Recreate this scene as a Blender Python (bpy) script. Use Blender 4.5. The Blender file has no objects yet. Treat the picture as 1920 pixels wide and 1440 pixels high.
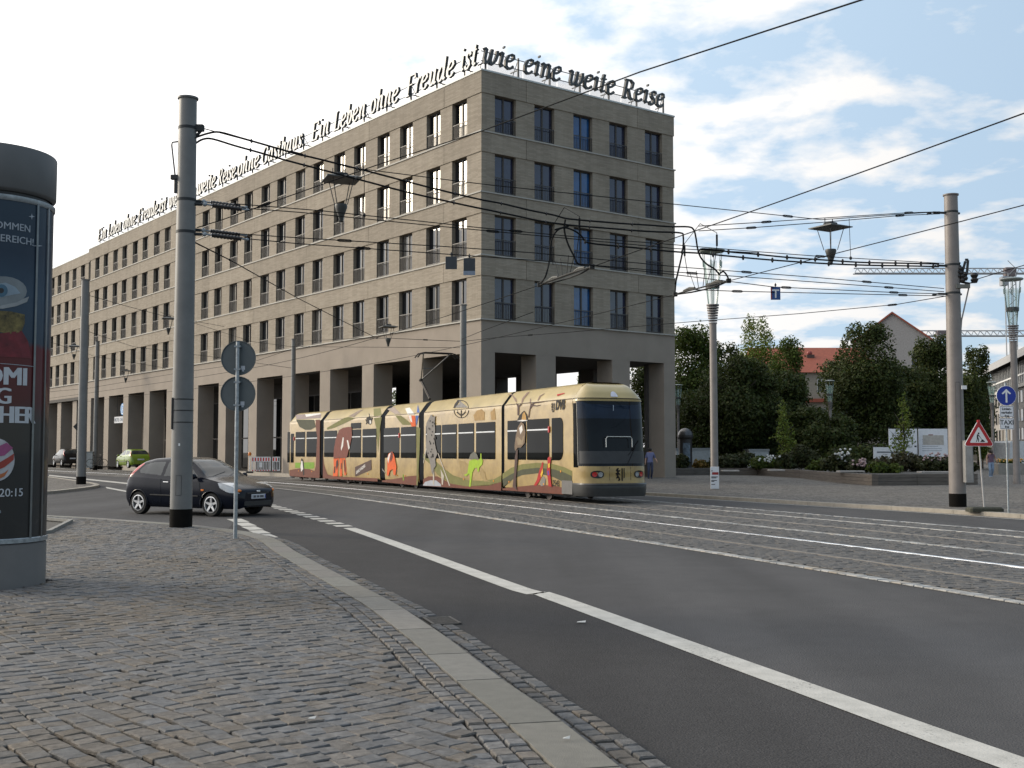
import bpy, bmesh, math, random
import numpy as np
from mathutils import Vector, Matrix
random.seed(7); rng = np.random.default_rng(7)
PI = math.pi
sc = bpy.context.scene
COL = sc.collection

# ------------------------------------------------------------------ camera
F_PX, HZ, EYE = 2149.0, 847.0, 1.6
PITCH = math.atan((HZ-720)/F_PX)
cam_d = bpy.data.cameras.new('camera'); cam_d.sensor_width = 36; cam_d.lens = F_PX/1920*36
cam_d.clip_start = 0.1; cam_d.clip_end = 6000
cam = bpy.data.objects.new('camera', cam_d); COL.objects.link(cam)
cam.location = (0, 0, EYE); cam.rotation_euler = (PI/2+PITCH, 0, 0)
sc.camera = cam

# ------------------------------------------------------------------ light
SUN_AZ = math.atan2(-0.94, 0.34)       # clockwise from +Y: the hazy sun stands to the left
SUN_EL = math.radians(19)
SDIR = Vector((math.sin(SUN_AZ)*math.cos(SUN_EL), math.cos(SUN_AZ)*math.cos(SUN_EL), math.sin(SUN_EL)))
w = bpy.data.worlds.new('World'); sc.world = w; w.use_nodes = True
nt = w.node_tree; nt.nodes.clear()
def wn(t, **k):
    n = nt.nodes.new(t)
    for a, b in k.items(): setattr(n, a, b)
    return n
def wl(a, b): nt.links.new(a, b)
def wmath(op, a, b=None, clamp=False):
    n = wn('ShaderNodeMath', operation=op); n.use_clamp = clamp
    for i, v in enumerate((a, b)):
        if v is None: continue
        if isinstance(v, (int, float)): n.inputs[i].default_value = v
        else: wl(v, n.inputs[i])
    return n.outputs[0]
out = wn('ShaderNodeOutputWorld'); bg = wn('ShaderNodeBackground')
sky = wn('ShaderNodeTexSky', sky_type='NISHITA', sun_disc=False)
sky.sun_elevation = SUN_EL; sky.sun_rotation = SUN_AZ; sky.air_density = 1.0; sky.dust_density = 0.4; sky.ozone_density = 2.0
tc = wn('ShaderNodeTexCoord'); sep = wn('ShaderNodeSeparateXYZ'); wl(tc.outputs['Generated'], sep.inputs[0])
# clouds lie on a flat deck: direction divided by its height
zz = wmath('ADD', wmath('MAXIMUM', sep.outputs[2], 0.0), 0.16)
cmb = wn('ShaderNodeCombineXYZ'); wl(wmath('DIVIDE', sep.outputs[0], zz), cmb.inputs[0]); wl(wmath('DIVIDE', sep.outputs[1], zz), cmb.inputs[1])
ns = wn('ShaderNodeTexNoise'); ns.inputs['Scale'].default_value = 4.2; ns.inputs['Detail'].default_value = 7; ns.inputs['Roughness'].default_value = 0.56; ns.inputs['Distortion'].default_value = 0.15
mp = wn('ShaderNodeMapping'); mp.inputs['Location'].default_value = (3.1, 1.6, 0); wl(cmb.outputs[0], mp.inputs[0]); wl(mp.outputs[0], ns.inputs['Vector'])
# nearer the sun the veil is thicker
dt = wn('ShaderNodeVectorMath', operation='DOT_PRODUCT'); wl(tc.outputs['Generated'], dt.inputs[0]); dt.inputs[1].default_value = SDIR
sunness = wmath('ADD', wmath('MULTIPLY', dt.outputs['Value'], 0.5), 0.5)
veil = wmath('SUBTRACT', wmath('MULTIPLY', sunness, 5.4), 2.62)
haze_h = wmath('MULTIPLY', wmath('POWER', wmath('SUBTRACT', 1.0, wmath('ABSOLUTE', sep.outputs[2]), True), 7.0), 1.1)
cl = wmath('ADD', wmath('ADD', wmath('MULTIPLY', wmath('SUBTRACT', ns.outputs['Fac'], 0.545), 5.6), veil), haze_h)
cl = wmath('MINIMUM', wmath('MAXIMUM', cl, wmath('MULTIPLY', wmath('POWER', sunness, 2.0), 0.35)), 1.0)
SKY_STR = 0.15
hsv = wn('ShaderNodeHueSaturation'); hsv.inputs['Saturation'].default_value = 0.72; wl(sky.outputs[0], hsv.inputs['Color'])
skyc = wn('ShaderNodeVectorMath', operation='SCALE'); wl(hsv.outputs[0], skyc.inputs[0]); skyc.inputs['Scale'].default_value = SKY_STR
glow = wmath('ADD', wmath('MULTIPLY', wmath('POWER', sunness, 4.0), 2.2), 1.12)
cc = wn('ShaderNodeVectorMath', operation='SCALE'); cc.inputs[0].default_value = (1.0, 0.985, 0.97); wl(glow, cc.inputs['Scale'])
hz = wn('ShaderNodeMix', data_type='RGBA'); wl(wmath('MULTIPLY', sunness, 1.4, True), hz.inputs['Factor']); wl(skyc.outputs[0], hz.inputs['A']); hz.inputs['B'].default_value = (0.70, 0.99, 1.30, 1)
mix = wn('ShaderNodeMix', data_type='RGBA'); wl(cl, mix.inputs['Factor']); wl(hz.outputs['Result'], mix.inputs['A']); wl(cc.outputs[0], mix.inputs['B'])
wl(mix.outputs['Result'], bg.inputs['Color']); bg.inputs['Strength'].default_value = 1.0
wl(bg.outputs[0], out.inputs[0])

sd = bpy.data.lights.new('sun', 'SUN'); sd.energy = 3.6; sd.angle = math.radians(16); sd.color = (1.0, 0.87, 0.68)
so = bpy.data.objects.new('sun', sd); COL.objects.link(so)
so.rotation_euler = (-SDIR).to_track_quat('-Z', 'Y').to_euler()
sc.view_settings.view_transform = 'Standard'; sc.view_settings.look = 'None'
sc.view_settings.exposure = -0.42; sc.view_settings.gamma = 1.0; sc.view_settings.use_curve_mapping = False
sc.cycles.max_bounces = 6; sc.cycles.transparent_max_bounces = 12; sc.cycles.caustics_reflective = False; sc.cycles.caustics_refractive = False

# ------------------------------------------------------------------ geometry helpers
cp, sp_ = math.cos(PITCH), math.sin(PITCH)
def ray(px, py):
    a, b = (px-960)/F_PX, (720-py)/F_PX
    return Vector((a, cp-b*sp_, sp_+b*cp))
EYEV = Vector((0, 0, EYE))
def G(px, py, z=0.0):
    d = ray(px, py); return EYEV+d*((z-EYE)/d.z)
def D(px, py, Y):
    d = ray(px, py); return EYEV+d*(Y/d.y)
def on_plane(px, py, P, n):
    d = ray(px, py); return EYEV+d*((Vector(P)-EYEV).dot(n)/d.dot(n))
def ZY(py, Y):
    return D(960, py, Y).z

class MB:
    def __init__(s): s.v = []; s.f = []; s.m = []; s.cur = 0; s.a = None
    def add(s, vs, fs):
        o = len(s.v); s.v += [tuple(p) for p in vs]; s.f += [tuple(i+o for i in q) for q in fs]; s.m += [s.cur]*len(fs); return s
    def box(s, x0, x1, y0, y1, z0, z1):
        return s.add([(x0,y0,z0),(x1,y0,z0),(x1,y1,z0),(x0,y1,z0),(x0,y0,z1),(x1,y0,z1),(x1,y1,z1),(x0,y1,z1)],
                     [(3,2,1,0),(4,5,6,7),(0,1,5,4),(1,2,6,5),(2,3,7,6),(3,0,4,7)])
    def bbox(s, x0, x1, y0, y1, z0, z1, b=.02):
        """box with chamfered vertical and top edges"""
        pts = [(x0+b,y0),(x1-b,y0),(x1,y0+b),(x1,y1-b),(x1-b,y1),(x0+b,y1),(x0,y1-b),(x0,y0+b)]
        cx, cy = (x0+x1)/2, (y0+y1)/2
        ins = [(p[0]+(b if p[0]<cx else -b), p[1]+(b if p[1]<cy else -b)) for p in pts]
        vs = [(p[0],p[1],z0) for p in pts]+[(p[0],p[1],z1-b) for p in pts]+[(p[0],p[1],z1) for p in ins]
        fs = [tuple(range(7,-1,-1)), tuple(range(16,24))]
        for k in range(8):
            j = (k+1)%8; fs += [(k,j,8+j,8+k),(8+k,8+j,16+j,16+k)]
        return s.add(vs, fs)
    def prism(s, poly, fn0, fn1):
        """polygon [(a,b)] between two mappings to 3D"""
        n = len(poly); vs = [fn0(*p) for p in poly]+[fn1(*p) for p in poly]
        fs = [tuple(range(n-1,-1,-1)), tuple(range(n,2*n))]+[(i,(i+1)%n,n+(i+1)%n,n+i) for i in range(n)]
        return s.add(vs, fs)
    def lathe(s, prof, n=24, c=(0,0,0), a0=0, a1=2*PI):
        full = abs(a1-a0-2*PI) < 1e-6; m = n if full else n+1
        vs = []; fs = []
        for i in range(m):
            t = a0+(a1-a0)*i/n
            for r, z in prof: vs.append((c[0]+r*math.cos(t), c[1]+r*math.sin(t), c[2]+z))
        k = len(prof)
        for i in range(n):
            j = (i+1)%m
            for q in range(k-1): fs.append((i*k+q, j*k+q, j*k+q+1, i*k+q+1))
        return s.add(vs, fs)
    def tube(s, pts, r, n=6, cap=True):
        pts = [Vector(p) for p in pts]; N = len(pts); vs = []; fs = []
        rs = r if isinstance(r, (list, tuple)) else [r]*N
        up = None
        for i, p in enumerate(pts):
            t = (pts[min(i+1,N-1)]-pts[max(i-1,0)]).normalized()
            if up is None: up = Vector((0,0,1)) if abs(t.z) < .9 else Vector((1,0,0))
            a = t.cross(up).normalized(); b = a.cross(t).normalized()
            up = b
            for k in range(n):
                th = 2*PI*k/n; vs.append(p+(a*math.cos(th)+b*math.sin(th))*rs[i])
        for i in range(N-1):
            for k in range(n): fs.append((i*n+k, i*n+(k+1)%n, (i+1)*n+(k+1)%n, (i+1)*n+k))
        if cap: fs += [tuple(range(n-1,-1,-1)), tuple((N-1)*n+k for k in range(n))]
        return s.add(vs, fs)
    def quad(s, *p): return s.add(p, [tuple(range(len(p)))])
    def ellipsoid(s, c, r, n=10, m=6):
        vs = []; fs = []
        for i in range(m+1):
            ph = PI*i/m
            for k in range(n):
                th = 2*PI*k/n; vs.append((c[0]+r[0]*math.sin(ph)*math.cos(th), c[1]+r[1]*math.sin(ph)*math.sin(th), c[2]+r[2]*math.cos(ph)))
        for i in range(m):
            for k in range(n): fs.append((i*n+k, (i+1)*n+k, (i+1)*n+(k+1)%n, i*n+(k+1)%n))
        return s.add(vs, fs)
    def mesh(s, name, mats):
        me = bpy.data.meshes.new(name); me.from_pydata(s.v, [], s.f)
        for m in (mats if isinstance(mats, (list, tuple)) else [mats]): me.materials.append(m)
        if any(s.m): me.polygons.foreach_set('material_index', s.m)
        me.update(); return me
    def build(s, name, mats, parent=None, smooth=False, **k):
        return obj(name, s.mesh(name, mats), parent, smooth, **k)

def obj(name, me, parent=None, smooth=False, kind=None, loc=None):
    if smooth and me is not None:
        me.polygons.foreach_set('use_smooth', [True]*len(me.polygons))
        if smooth != True: me.set_sharp_from_angle(angle=smooth)
    o = bpy.data.objects.new(name, me); COL.objects.link(o)
    if parent is not None: o.parent = parent
    if kind: o['kind'] = kind
    if loc is not None: o.location = loc
    return o
SM = math.radians(35)
def tag(o, label, cat, group=None):
    o['label'] = label; o['category'] = cat
    if group: o['group'] = group
    return o
def thing(name, label, cat, loc=(0,0,0), rz=0, group=None):
    o = bpy.data.objects.new(name, None); COL.objects.link(o); o.empty_display_size = .2
    o.location = loc; o.rotation_euler = (0,0,rz); return tag(o, label, cat, group)
def copy_tree(o, parent=None):
    c = o.copy(); COL.objects.link(c); c.parent = parent
    for ch in o.children: copy_tree(ch, c)
    return c
def pchip(xp, yp):
    xp = np.array(xp, float); yp = np.array(yp, float); h = np.diff(xp); d = np.diff(yp)/h; m = np.zeros(len(xp))
    m[0], m[-1] = d[0], d[-1]
    for i in range(1, len(xp)-1):
        if d[i-1]*d[i] > 0: m[i] = 2*d[i-1]*d[i]/(d[i-1]+d[i])
    def fn(x):
        x = np.clip(x, xp[0], xp[-1]); i = np.clip(np.searchsorted(xp, x)-1, 0, len(h)-1)
        t = (x-xp[i])/h[i]; return ((1+2*t)*(1-t)**2*yp[i]+t*(1-t)**2*h[i]*m[i]+t*t*(3-2*t)*yp[i+1]+t*t*(t-1)*h[i]*m[i+1])
    return fn
def text_mesh(body, size=1.0, bold=0.0, shear=0.0, align='LEFT'):
    """flat mesh of a line of print in XY, from the built-in font"""
    cu = bpy.data.curves.new('t', 'FONT'); cu.body = body; cu.size = size; cu.offset = bold; cu.shear = shear; cu.align_x = align; cu.resolution_u = 3
    o = bpy.data.objects.new('t', cu); COL.objects.link(o)
    dg = bpy.context.evaluated_depsgraph_get(); me = bpy.data.meshes.new_from_object(o.evaluated_get(dg))
    vs = [v.co.copy() for v in me.vertices]; fs = [tuple(p.vertices) for p in me.polygons]
    bpy.data.objects.remove(o); bpy.data.curves.remove(cu); bpy.data.meshes.remove(me)
    return vs, fs

# ------------------------------------------------------------------ materials
MATS = {}
def M(name, col, rough=.6, metal=0.0, var=.12, scale=6.0, bump=0.0, bscale=None, detail=5, spec=.5, col2=None, attr=None, coat=0.0, stretch=None):
    if name in MATS: return MATS[name]
    m = bpy.data.materials.new(name); m.use_nodes = True; t = m.node_tree; b = t.nodes['Principled BSDF']
    b.inputs['Roughness'].default_value = rough; b.inputs['Metallic'].default_value = metal
    b.inputs['Specular IOR Level'].default_value = spec
    if coat: b.inputs['Coat Weight'].default_value = coat; b.inputs['Coat Roughness'].default_value = .04
    co = t.nodes.new('ShaderNodeTexCoord'); vec = co.outputs['Object']
    if stretch:
        mpn = t.nodes.new('ShaderNodeMapping'); mpn.inputs['Scale'].default_value = stretch; t.links.new(vec, mpn.inputs[0]); vec = mpn.outputs[0]
    n = t.nodes.new('ShaderNodeTexNoise'); n.inputs['Scale'].default_value = scale; n.inputs['Detail'].default_value = detail; n.inputs['Roughness'].default_value = .6
    t.links.new(vec, n.inputs['Vector'])
    c2 = col2 or tuple(c*(1-var*1.6) for c in col); c1 = tuple(min(1, c*(1+var)) for c in col)
    mx = t.nodes.new('ShaderNodeMix'); mx.data_type = 'RGBA'; mx.inputs['A'].default_value = (*c2, 1); mx.inputs['B'].default_value = (*c1, 1)
    mr = t.nodes.new('ShaderNodeMapRange'); mr.inputs[1].default_value = .3; mr.inputs[2].default_value = .7
    t.links.new(n.outputs['Fac'], mr.inputs[0]); t.links.new(mr.outputs[0], mx.inputs['Factor']); res = mx.outputs['Result']
    if attr:     # a random shade per piece carried by the mesh
        at = t.nodes.new('ShaderNodeAttribute'); at.attribute_name = 'tone'
        m2 = t.nodes.new('ShaderNodeMix'); m2.data_type = 'RGBA'; m2.blend_type = 'MULTIPLY'; m2.inputs['Factor'].default_value = 1
        t.links.new(res, m2.inputs['A']); t.links.new(at.outputs['Color'], m2.inputs['B']); res = m2.outputs['Result']
    t.links.new(res, b.inputs['Base Color'])
    if bump:
        n2 = t.nodes.new('ShaderNodeTexNoise'); n2.inputs['Scale'].default_value = bscale or scale*6; n2.inputs['Detail'].default_value = 6
        t.links.new(vec, n2.inputs['Vector'])
        bp = t.nodes.new('ShaderNodeBump'); bp.inputs['Strength'].default_value = bump; bp.inputs['Distance'].default_value = .02
        t.links.new(n2.outputs['Fac'], bp.inputs['Height']); t.links.new(bp.outputs[0], b.inputs['Normal'])
    MATS[name] = m; return m
def glass(name, col=(.012,.015,.018), ior=1.9, rough=.015):
    m = M(name, col, rough=rough, var=.25, scale=1.5); b = m.node_tree.nodes['Principled BSDF']; b.inputs['IOR'].default_value = ior; return m
def nodes(m): return m.node_tree, m.node_tree.nodes['Principled BSDF']
def set_tone(me, tones):
    """tones: one RGB per face"""
    at = me.color_attributes.new('tone', 'FLOAT_COLOR', 'CORNER')
    cnt = np.zeros(len(me.polygons), dtype=np.int32); me.polygons.foreach_get('loop_total', cnt)
    c = np.repeat(np.c_[np.array(tones), np.ones(len(tones))], cnt, axis=0)
    at.data.foreach_set('color', c.astype(np.float32).ravel())

BLACK = M('black_paint', (.012,.012,.013), rough=.45)
DARKMET = M('dark_metal', (.03,.033,.035), rough=.6, spec=.25)
GALV = M('galvanised_steel', (.30,.33,.35), rough=.42, metal=.6, var=.2, scale=20)
POLE = M('pole_paint', (.155,.155,.15), rough=.5, var=.1, scale=3)
POLE_W = M('pole_paint_warm', (.21,.185,.17), rough=.5, var=.1, scale=3)
TAR = M('tar', (.008,.007,.006), rough=.9, spec=.1)
WIRE = M('wire', (.012,.013,.014), rough=.85, spec=.1)
INSUL = M('insulator', (.02,.017,.016), rough=.35)
WHITE = M('white_print', (.74,.74,.74), rough=.5, var=.03)
PAPER = M('white_board', (.72,.73,.76), rough=.6, var=.05)
# ------------------------------------------------------------------ streets
# reference curve: the bright near rail, x as a function of depth Y
N1 = pchip([-10,5,15.81,20.45,25.13,30.1,38,50.1,59.8,80,130,260], [16.3,10.9,7.03,5.30,3.45,1.51,-1.76,-7.27,-12.6,-26.6,-64,-161])
_Y = np.linspace(-8, 255, 2400); _X = N1(_Y); _ds = np.r_[0, np.cumsum(np.hypot(np.diff(_X), np.diff(_Y)))]
S0 = float(np.interp(0, _Y, _ds))
def track(s, off=0.0, z=0.0):
    """point at arc length s (from Y=0) and sideways offset, positive = away from the camera side"""
    s = s+S0; x = np.interp(s, _ds, _X); y = np.interp(s, _ds, _Y)
    x2 = np.interp(s+.5, _ds, _X); y2 = np.interp(s+.5, _ds, _Y); x1 = np.interp(s-.5, _ds, _X); y1 = np.interp(s-.5, _ds, _Y)
    tx, ty = x2-x1, y2-y1; L = np.hypot(tx, ty); tx, ty = tx/L, ty/L
    return Vector((float(x+ty*off), float(y-tx*off), z))
def track_dir(s):
    a, b = track(s-.5), track(s+.5); return (b-a).normalized()
def strip(mb, s0, s1, o0, o1, z, n):
    L = [track(s0+(s1-s0)*i/n, o0, z) for i in range(n+1)]; R_ = [track(s0+(s1-s0)*i/n, o1, z) for i in range(n+1)]
    mb.add(L+R_, [(i, n+1+i, n+2+i, i+1) for i in range(n)])

def asphalt(name, col, sc=1.0):
    m = M(name, col, rough=.9, var=.06, scale=.35*sc, bump=.55, bscale=75, spec=.12)
    t, b = nodes(m); co = t.nodes['Texture Coordinate']
    # aggregate speckle
    n = t.nodes.new('ShaderNodeTexNoise'); n.inputs['Scale'].default_value = 95; n.inputs['Detail'].default_value = 3; t.links.new(co.outputs['Object'], n.inputs['Vector'])
    mr = t.nodes.new('ShaderNodeMapRange'); mr.inputs[1].default_value = .35; mr.inputs[2].default_value = .72; mr.inputs[3].default_value = .72; mr.inputs[4].default_value = 1.35
    t.links.new(n.outputs['Fac'], mr.inputs[0])
    x = t.nodes.new('ShaderNodeMix'); x.data_type = 'RGBA'; x.blend_type = 'MULTIPLY'; x.inputs['Factor'].default_value = 1
    src = b.inputs['Base Color'].links[0].from_socket; t.links.new(src, x.inputs['A']); t.links.new(mr.outputs[0], x.inputs['B']); t.links.new(x.outputs['Result'], b.inputs['Base Color'])
    # long soft streaks worn along the lanes, and a few darker repaired blotches
    mp_ = t.nodes.new('ShaderNodeMapping'); mp_.inputs['Rotation'].default_value = (0,0,math.radians(-20)); mp_.inputs['Scale'].default_value = (.75,.035,1); t.links.new(co.outputs['Object'], mp_.inputs[0])
    n4 = t.nodes.new('ShaderNodeTexNoise'); n4.inputs['Scale'].default_value = 1; n4.inputs['Detail'].default_value = 3; t.links.new(mp_.outputs[0], n4.inputs['Vector'])
    m4_ = t.nodes.new('ShaderNodeMapRange'); m4_.inputs[1].default_value = .32; m4_.inputs[2].default_value = .66; m4_.inputs[3].default_value = .84; m4_.inputs[4].default_value = 1.10; t.links.new(n4.outputs['Fac'], m4_.inputs[0])
    n5 = t.nodes.new('ShaderNodeTexNoise'); n5.inputs['Scale'].default_value = 2.3; n5.inputs['Detail'].default_value = 8; n5.inputs['Roughness'].default_value = .7; t.links.new(co.outputs['Object'], n5.inputs['Vector'])
    m5_ = t.nodes.new('ShaderNodeMapRange'); m5_.inputs[1].default_value = .3; m5_.inputs[2].default_value = .7; m5_.inputs[3].default_value = .92; m5_.inputs[4].default_value = 1.07; t.links.new(n5.outputs['Fac'], m5_.inputs[0])
    mm_ = t.nodes.new('ShaderNodeMath'); mm_.operation = 'MULTIPLY'; t.links.new(m4_.outputs[0], mm_.inputs[0]); t.links.new(m5_.outputs[0], mm_.inputs[1])
    x2 = t.nodes.new('ShaderNodeMix'); x2.data_type = 'RGBA'; x2.blend_type = 'MULTIPLY'; x2.inputs['Factor'].default_value = 1; t.links.new(x.outputs['Result'], x2.inputs['A']); t.links.new(mm_.outputs[0], x2.inputs['B']); t.links.new(x2.outputs['Result'], b.inputs['Base Color'])
    return m
ASPH = asphalt('asphalt', (.084,.082,.083)); ASPH2 = asphalt('asphalt_kerbside', (.056,.054,.054)); ASPH3 = asphalt('asphalt_wheel_track', (.079,.079,.082))
GROUND = M('ground_mix', (.16,.15,.14), rough=.85, var=.15, scale=.2)

def cobble_far(name, size, col):
    """setts too far away to tell apart"""
    m = M(name, col, rough=.85, var=.16, scale=1.2, spec=.2); t, b = nodes(m); co = t.nodes['Texture Coordinate']
    vo = t.nodes.new('ShaderNodeTexVoronoi'); vo.inputs['Scale'].default_value = 1/size; vo.inputs['Randomness'].default_value = .55; t.links.new(co.outputs['Object'], vo.inputs['Vector'])
    ve = t.nodes.new('ShaderNodeTexVoronoi'); ve.feature = 'DISTANCE_TO_EDGE'; ve.inputs['Scale'].default_value = 1/size; ve.inputs['Randomness'].default_value = .55; t.links.new(co.outputs['Object'], ve.inputs['Vector'])
    mr = t.nodes.new('ShaderNodeMapRange'); mr.inputs[1].default_value = .0; mr.inputs[2].default_value = .1; mr.inputs[3].default_value = .35; t.links.new(ve.outputs[0], mr.inputs[0])
    hs = t.nodes.new('ShaderNodeSeparateColor'); t.links.new(vo.outputs['Color'], hs.inputs[0])
    mr2 = t.nodes.new('ShaderNodeMapRange'); mr2.inputs[3].default_value = .72; mr2.inputs[4].default_value = 1.2; t.links.new(hs.outputs[0], mr2.inputs[0])
    mm = t.nodes.new('ShaderNodeMath'); mm.operation = 'MULTIPLY'; t.links.new(mr.outputs[0], mm.inputs[0]); t.links.new(mr2.outputs[0], mm.inputs[1])
    x = t.nodes.new('ShaderNodeMix'); x.data_type = 'RGBA'; x.blend_type = 'MULTIPLY'; x.inputs['Factor'].default_value = 1
    src = b.inputs['Base Color'].links[0].from_socket; t.links.new(src, x.inputs['A']); t.links.new(mm.outputs[0], x.inputs['B']); t.links.new(x.outputs['Result'], b.inputs['Base Color'])
    bp = t.nodes.new('ShaderNodeBump'); bp.inputs['Strength'].default_value = .5; bp.inputs['Distance'].default_value = .03; t.links.new(mr.outputs[0], bp.inputs['Height']); t.links.new(bp.outputs[0], b.inputs['Normal'])
    return m
COBF = cobble_far('far_setts', .14, (.172,.158,.142)); COBF2 = cobble_far('far_track_setts', .19, (.112,.106,.098))
JOINT = M('joint_sand', (.035,.032,.029), rough=.95, var=.3, scale=25)
STONE = M('granite_sett', (.138,.135,.133), rough=.8, spec=.25, var=.22, scale=22, bump=.6, bscale=120, attr=True)
STONE_T = M('track_sett', (.113,.108,.103), rough=.75, spec=.25, var=.2, scale=20, bump=.5, bscale=110, attr=True)
KERB = M('granite_kerb', (.15,.144,.13), rough=.75, var=.1, scale=9, bump=.35, bscale=160, attr=True)
PAINT = M('road_paint', (.48,.465,.43), rough=.75, var=.06, scale=5, col2=(.38,.37,.34), spec=.2, bump=.2, bscale=70)
PAINT_W = M('worn_paint_on_setts', (.38,.37,.35), rough=.75, var=.1, scale=7, col2=(.17,.165,.155), bump=.4, bscale=90, attr=True)
def chip(m, col, amount):
    t, b = nodes(m); co = t.nodes['Texture Coordinate']; n = t.nodes.new('ShaderNodeTexNoise'); n.inputs['Scale'].default_value = 38; n.inputs['Detail'].default_value = 9; n.inputs['Roughness'].default_value = .72; t.links.new(co.outputs['Object'], n.inputs['Vector'])
    n2 = t.nodes.new('ShaderNodeTexNoise'); n2.inputs['Scale'].default_value = 1.6; n2.inputs['Detail'].default_value = 4; t.links.new(co.outputs['Object'], n2.inputs['Vector'])
    ad = t.nodes.new('ShaderNodeMath'); ad.operation = 'MULTIPLY_ADD'; ad.inputs[1].default_value = .55; t.links.new(n2.outputs['Fac'], ad.inputs[0]); t.links.new(n.outputs['Fac'], ad.inputs[2])
    mr = t.nodes.new('ShaderNodeMapRange'); mr.inputs[1].default_value = amount; mr.inputs[2].default_value = amount+.07; t.links.new(ad.outputs[0], mr.inputs[0])
    x = t.nodes.new('ShaderNodeMix'); x.data_type = 'RGBA'; src = b.inputs['Base Color'].links[0].from_socket; t.links.new(mr.outputs[0], x.inputs['Factor']); t.links.new(src, x.inputs['A']); x.inputs['B'].default_value = (*col,1); t.links.new(x.outputs['Result'], b.inputs['Base Color'])
chip(PAINT, (.16,.155,.15), .90)
RAIL = M('polished_rail', (.75,.76,.78), rough=.22, metal=1.0, var=.03)
RAIL_D = M('dull_rail', (.13,.12,.11), rough=.5, metal=.4, var=.2, scale=14)

g = MB(); g.quad((-1800,-300,-.35),(1800,-300,-.35),(1800,3500,-.35),(-1800,3500,-.35)); g.build('ground', GROUND, kind='structure')
g = MB(); g.quad((-220,-40,0),(120,-40,0),(120,330,0),(-220,330,0)); road = g.build('road', ASPH, kind='structure')

def smooth_poly(pts, step=.25):
    """dense Catmull-Rom through plan points"""
    P = [Vector(p[:2]).to_3d() for p in pts]; out_ = []
    for i in range(len(P)-1):
        a, b, c, d = P[max(i-1,0)], P[i], P[i+1], P[min(i+2,len(P)-1)]
        n = max(2, int((c-b).length/step))
        for k in range(n):
            t = k/n; out_.append(.5*((2*b)+(c-a)*t+(2*a-5*b+4*c-d)*t*t+(3*b-a-3*c+d)*t**3))
    out_.append(P[-1]); return out_
class Path:
    """plan polyline by arc length; offset to its right-hand side when walking along it"""
    def __init__(s, pts):
        s.p = np.array([(q.x, q.y) for q in smooth_poly(pts)]); s.d = np.r_[0, np.cumsum(np.hypot(*np.diff(s.p, axis=0).T))]; s.L = s.d[-1]
    def at(s, t, off=0.0, z=0.0):
        x = np.interp(t, s.d, s.p[:,0]); y = np.interp(t, s.d, s.p[:,1]); e = .3
        tx = np.interp(t+e, s.d, s.p[:,0])-np.interp(t-e, s.d, s.p[:,0]); ty = np.interp(t+e, s.d, s.p[:,1])-np.interp(t-e, s.d, s.p[:,1]); L = math.hypot(tx, ty) or 1
        return Vector((float(x+ty/L*off), float(y-tx/L*off), z))

PZ = .10          # level of the near pavement
_k = [(-60,958.5),(90,966),(184,971),(319,980.6),(359,983.7),(440,993),(490,1001.5),(524,1013),(560,1035.5),(673,1094.5),(737,1127.5),(774,1150),(843,1196),(888,1230),(961,1283.7),(1024,1325),(1060,1353)]
_kp = [G(a, b, PZ) for a, b in _k]; _kp += [_kp[-1]+(_kp[-1]-_kp[-2])*q for q in (1.5,3.5,6,9,13)]
KP = Path(_kp)    # outer (road) edge of the near kerb, walking towards the camera: pavement lies on the right
KW = .32

STONES = {}
def stone_geo(c, ax, ay, hx, hy, z, h=.02, jit=.1, cham=.16):
    """one sett: chamfered top with uneven corners; ax, ay are plan axes"""
    q = []
    for sx, sy in ((-1,-1),(1,-1),(1,1),(-1,1)):
        q.append((sx*hx*(1-random.random()*jit), sy*hy*(1-random.random()*jit)))
    tilt = (random.uniform(-.028,.028), random.uniform(-.028,.028)); dz = random.uniform(-.2,.2)*h
    vs = []
    for k in range(3):
        for a, b in q:
            f_ = 1.0 if k < 2 else 1-cham
            zz_ = z-h*2.2 if k == 0 else (z-h*.55 if k == 1 else z)
            if k == 2: zz_ += dz*.5+tilt[0]*a+tilt[1]*b
            vs.append((c.x+ax[0]*a*f_+ay[0]*b*f_, c.y+ax[1]*a*f_+ay[1]*b*f_, zz_))
    fs = [(8,9,10,11)]+[(4+i,4+(i+1)%4,8+(i+1)%4,8+i) for i in range(4)]+[(i,(i+1)%4,4+(i+1)%4,4+i) for i in range(4)]
    return vs, fs
def stone_tone(warm=.3):
    v = random.gauss(1.0, .1); v = max(.55, min(1.5, v)); r = random.random()
    if r < warm*.35: return (v*1.1, v*1.0, v*.88)
    if r < warm: return (v*1.06, v, v*.93)
    if r > .75: return (v*.95, v*.985, v*1.03)
    return (v, v, v)
def lay_stones(items, parent, name, mat, keep=300, rest=None):
    """items: (distance, verts, faces, tone); the nearest are parts, the others one mesh"""
    items.sort(key=lambda i: i[0])
    for d_, vs, fs, tn in items[:keep]:
        me = bpy.data.meshes.new(name); me.from_pydata(vs, [], fs); me.materials.append(mat); set_tone(me, [tn]*len(fs)); obj(name, me, parent)
    if len(items) > keep:
        mb = MB(); tones = []
        for d_, vs, fs, tn in items[keep:]:
            mb.add(vs, fs); tones += [tn]*len(fs)
        me = mb.mesh(rest or name+'s', mat); set_tone(me, tones); obj(rest or name+'s', me, parent, kind='stuff')

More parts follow.
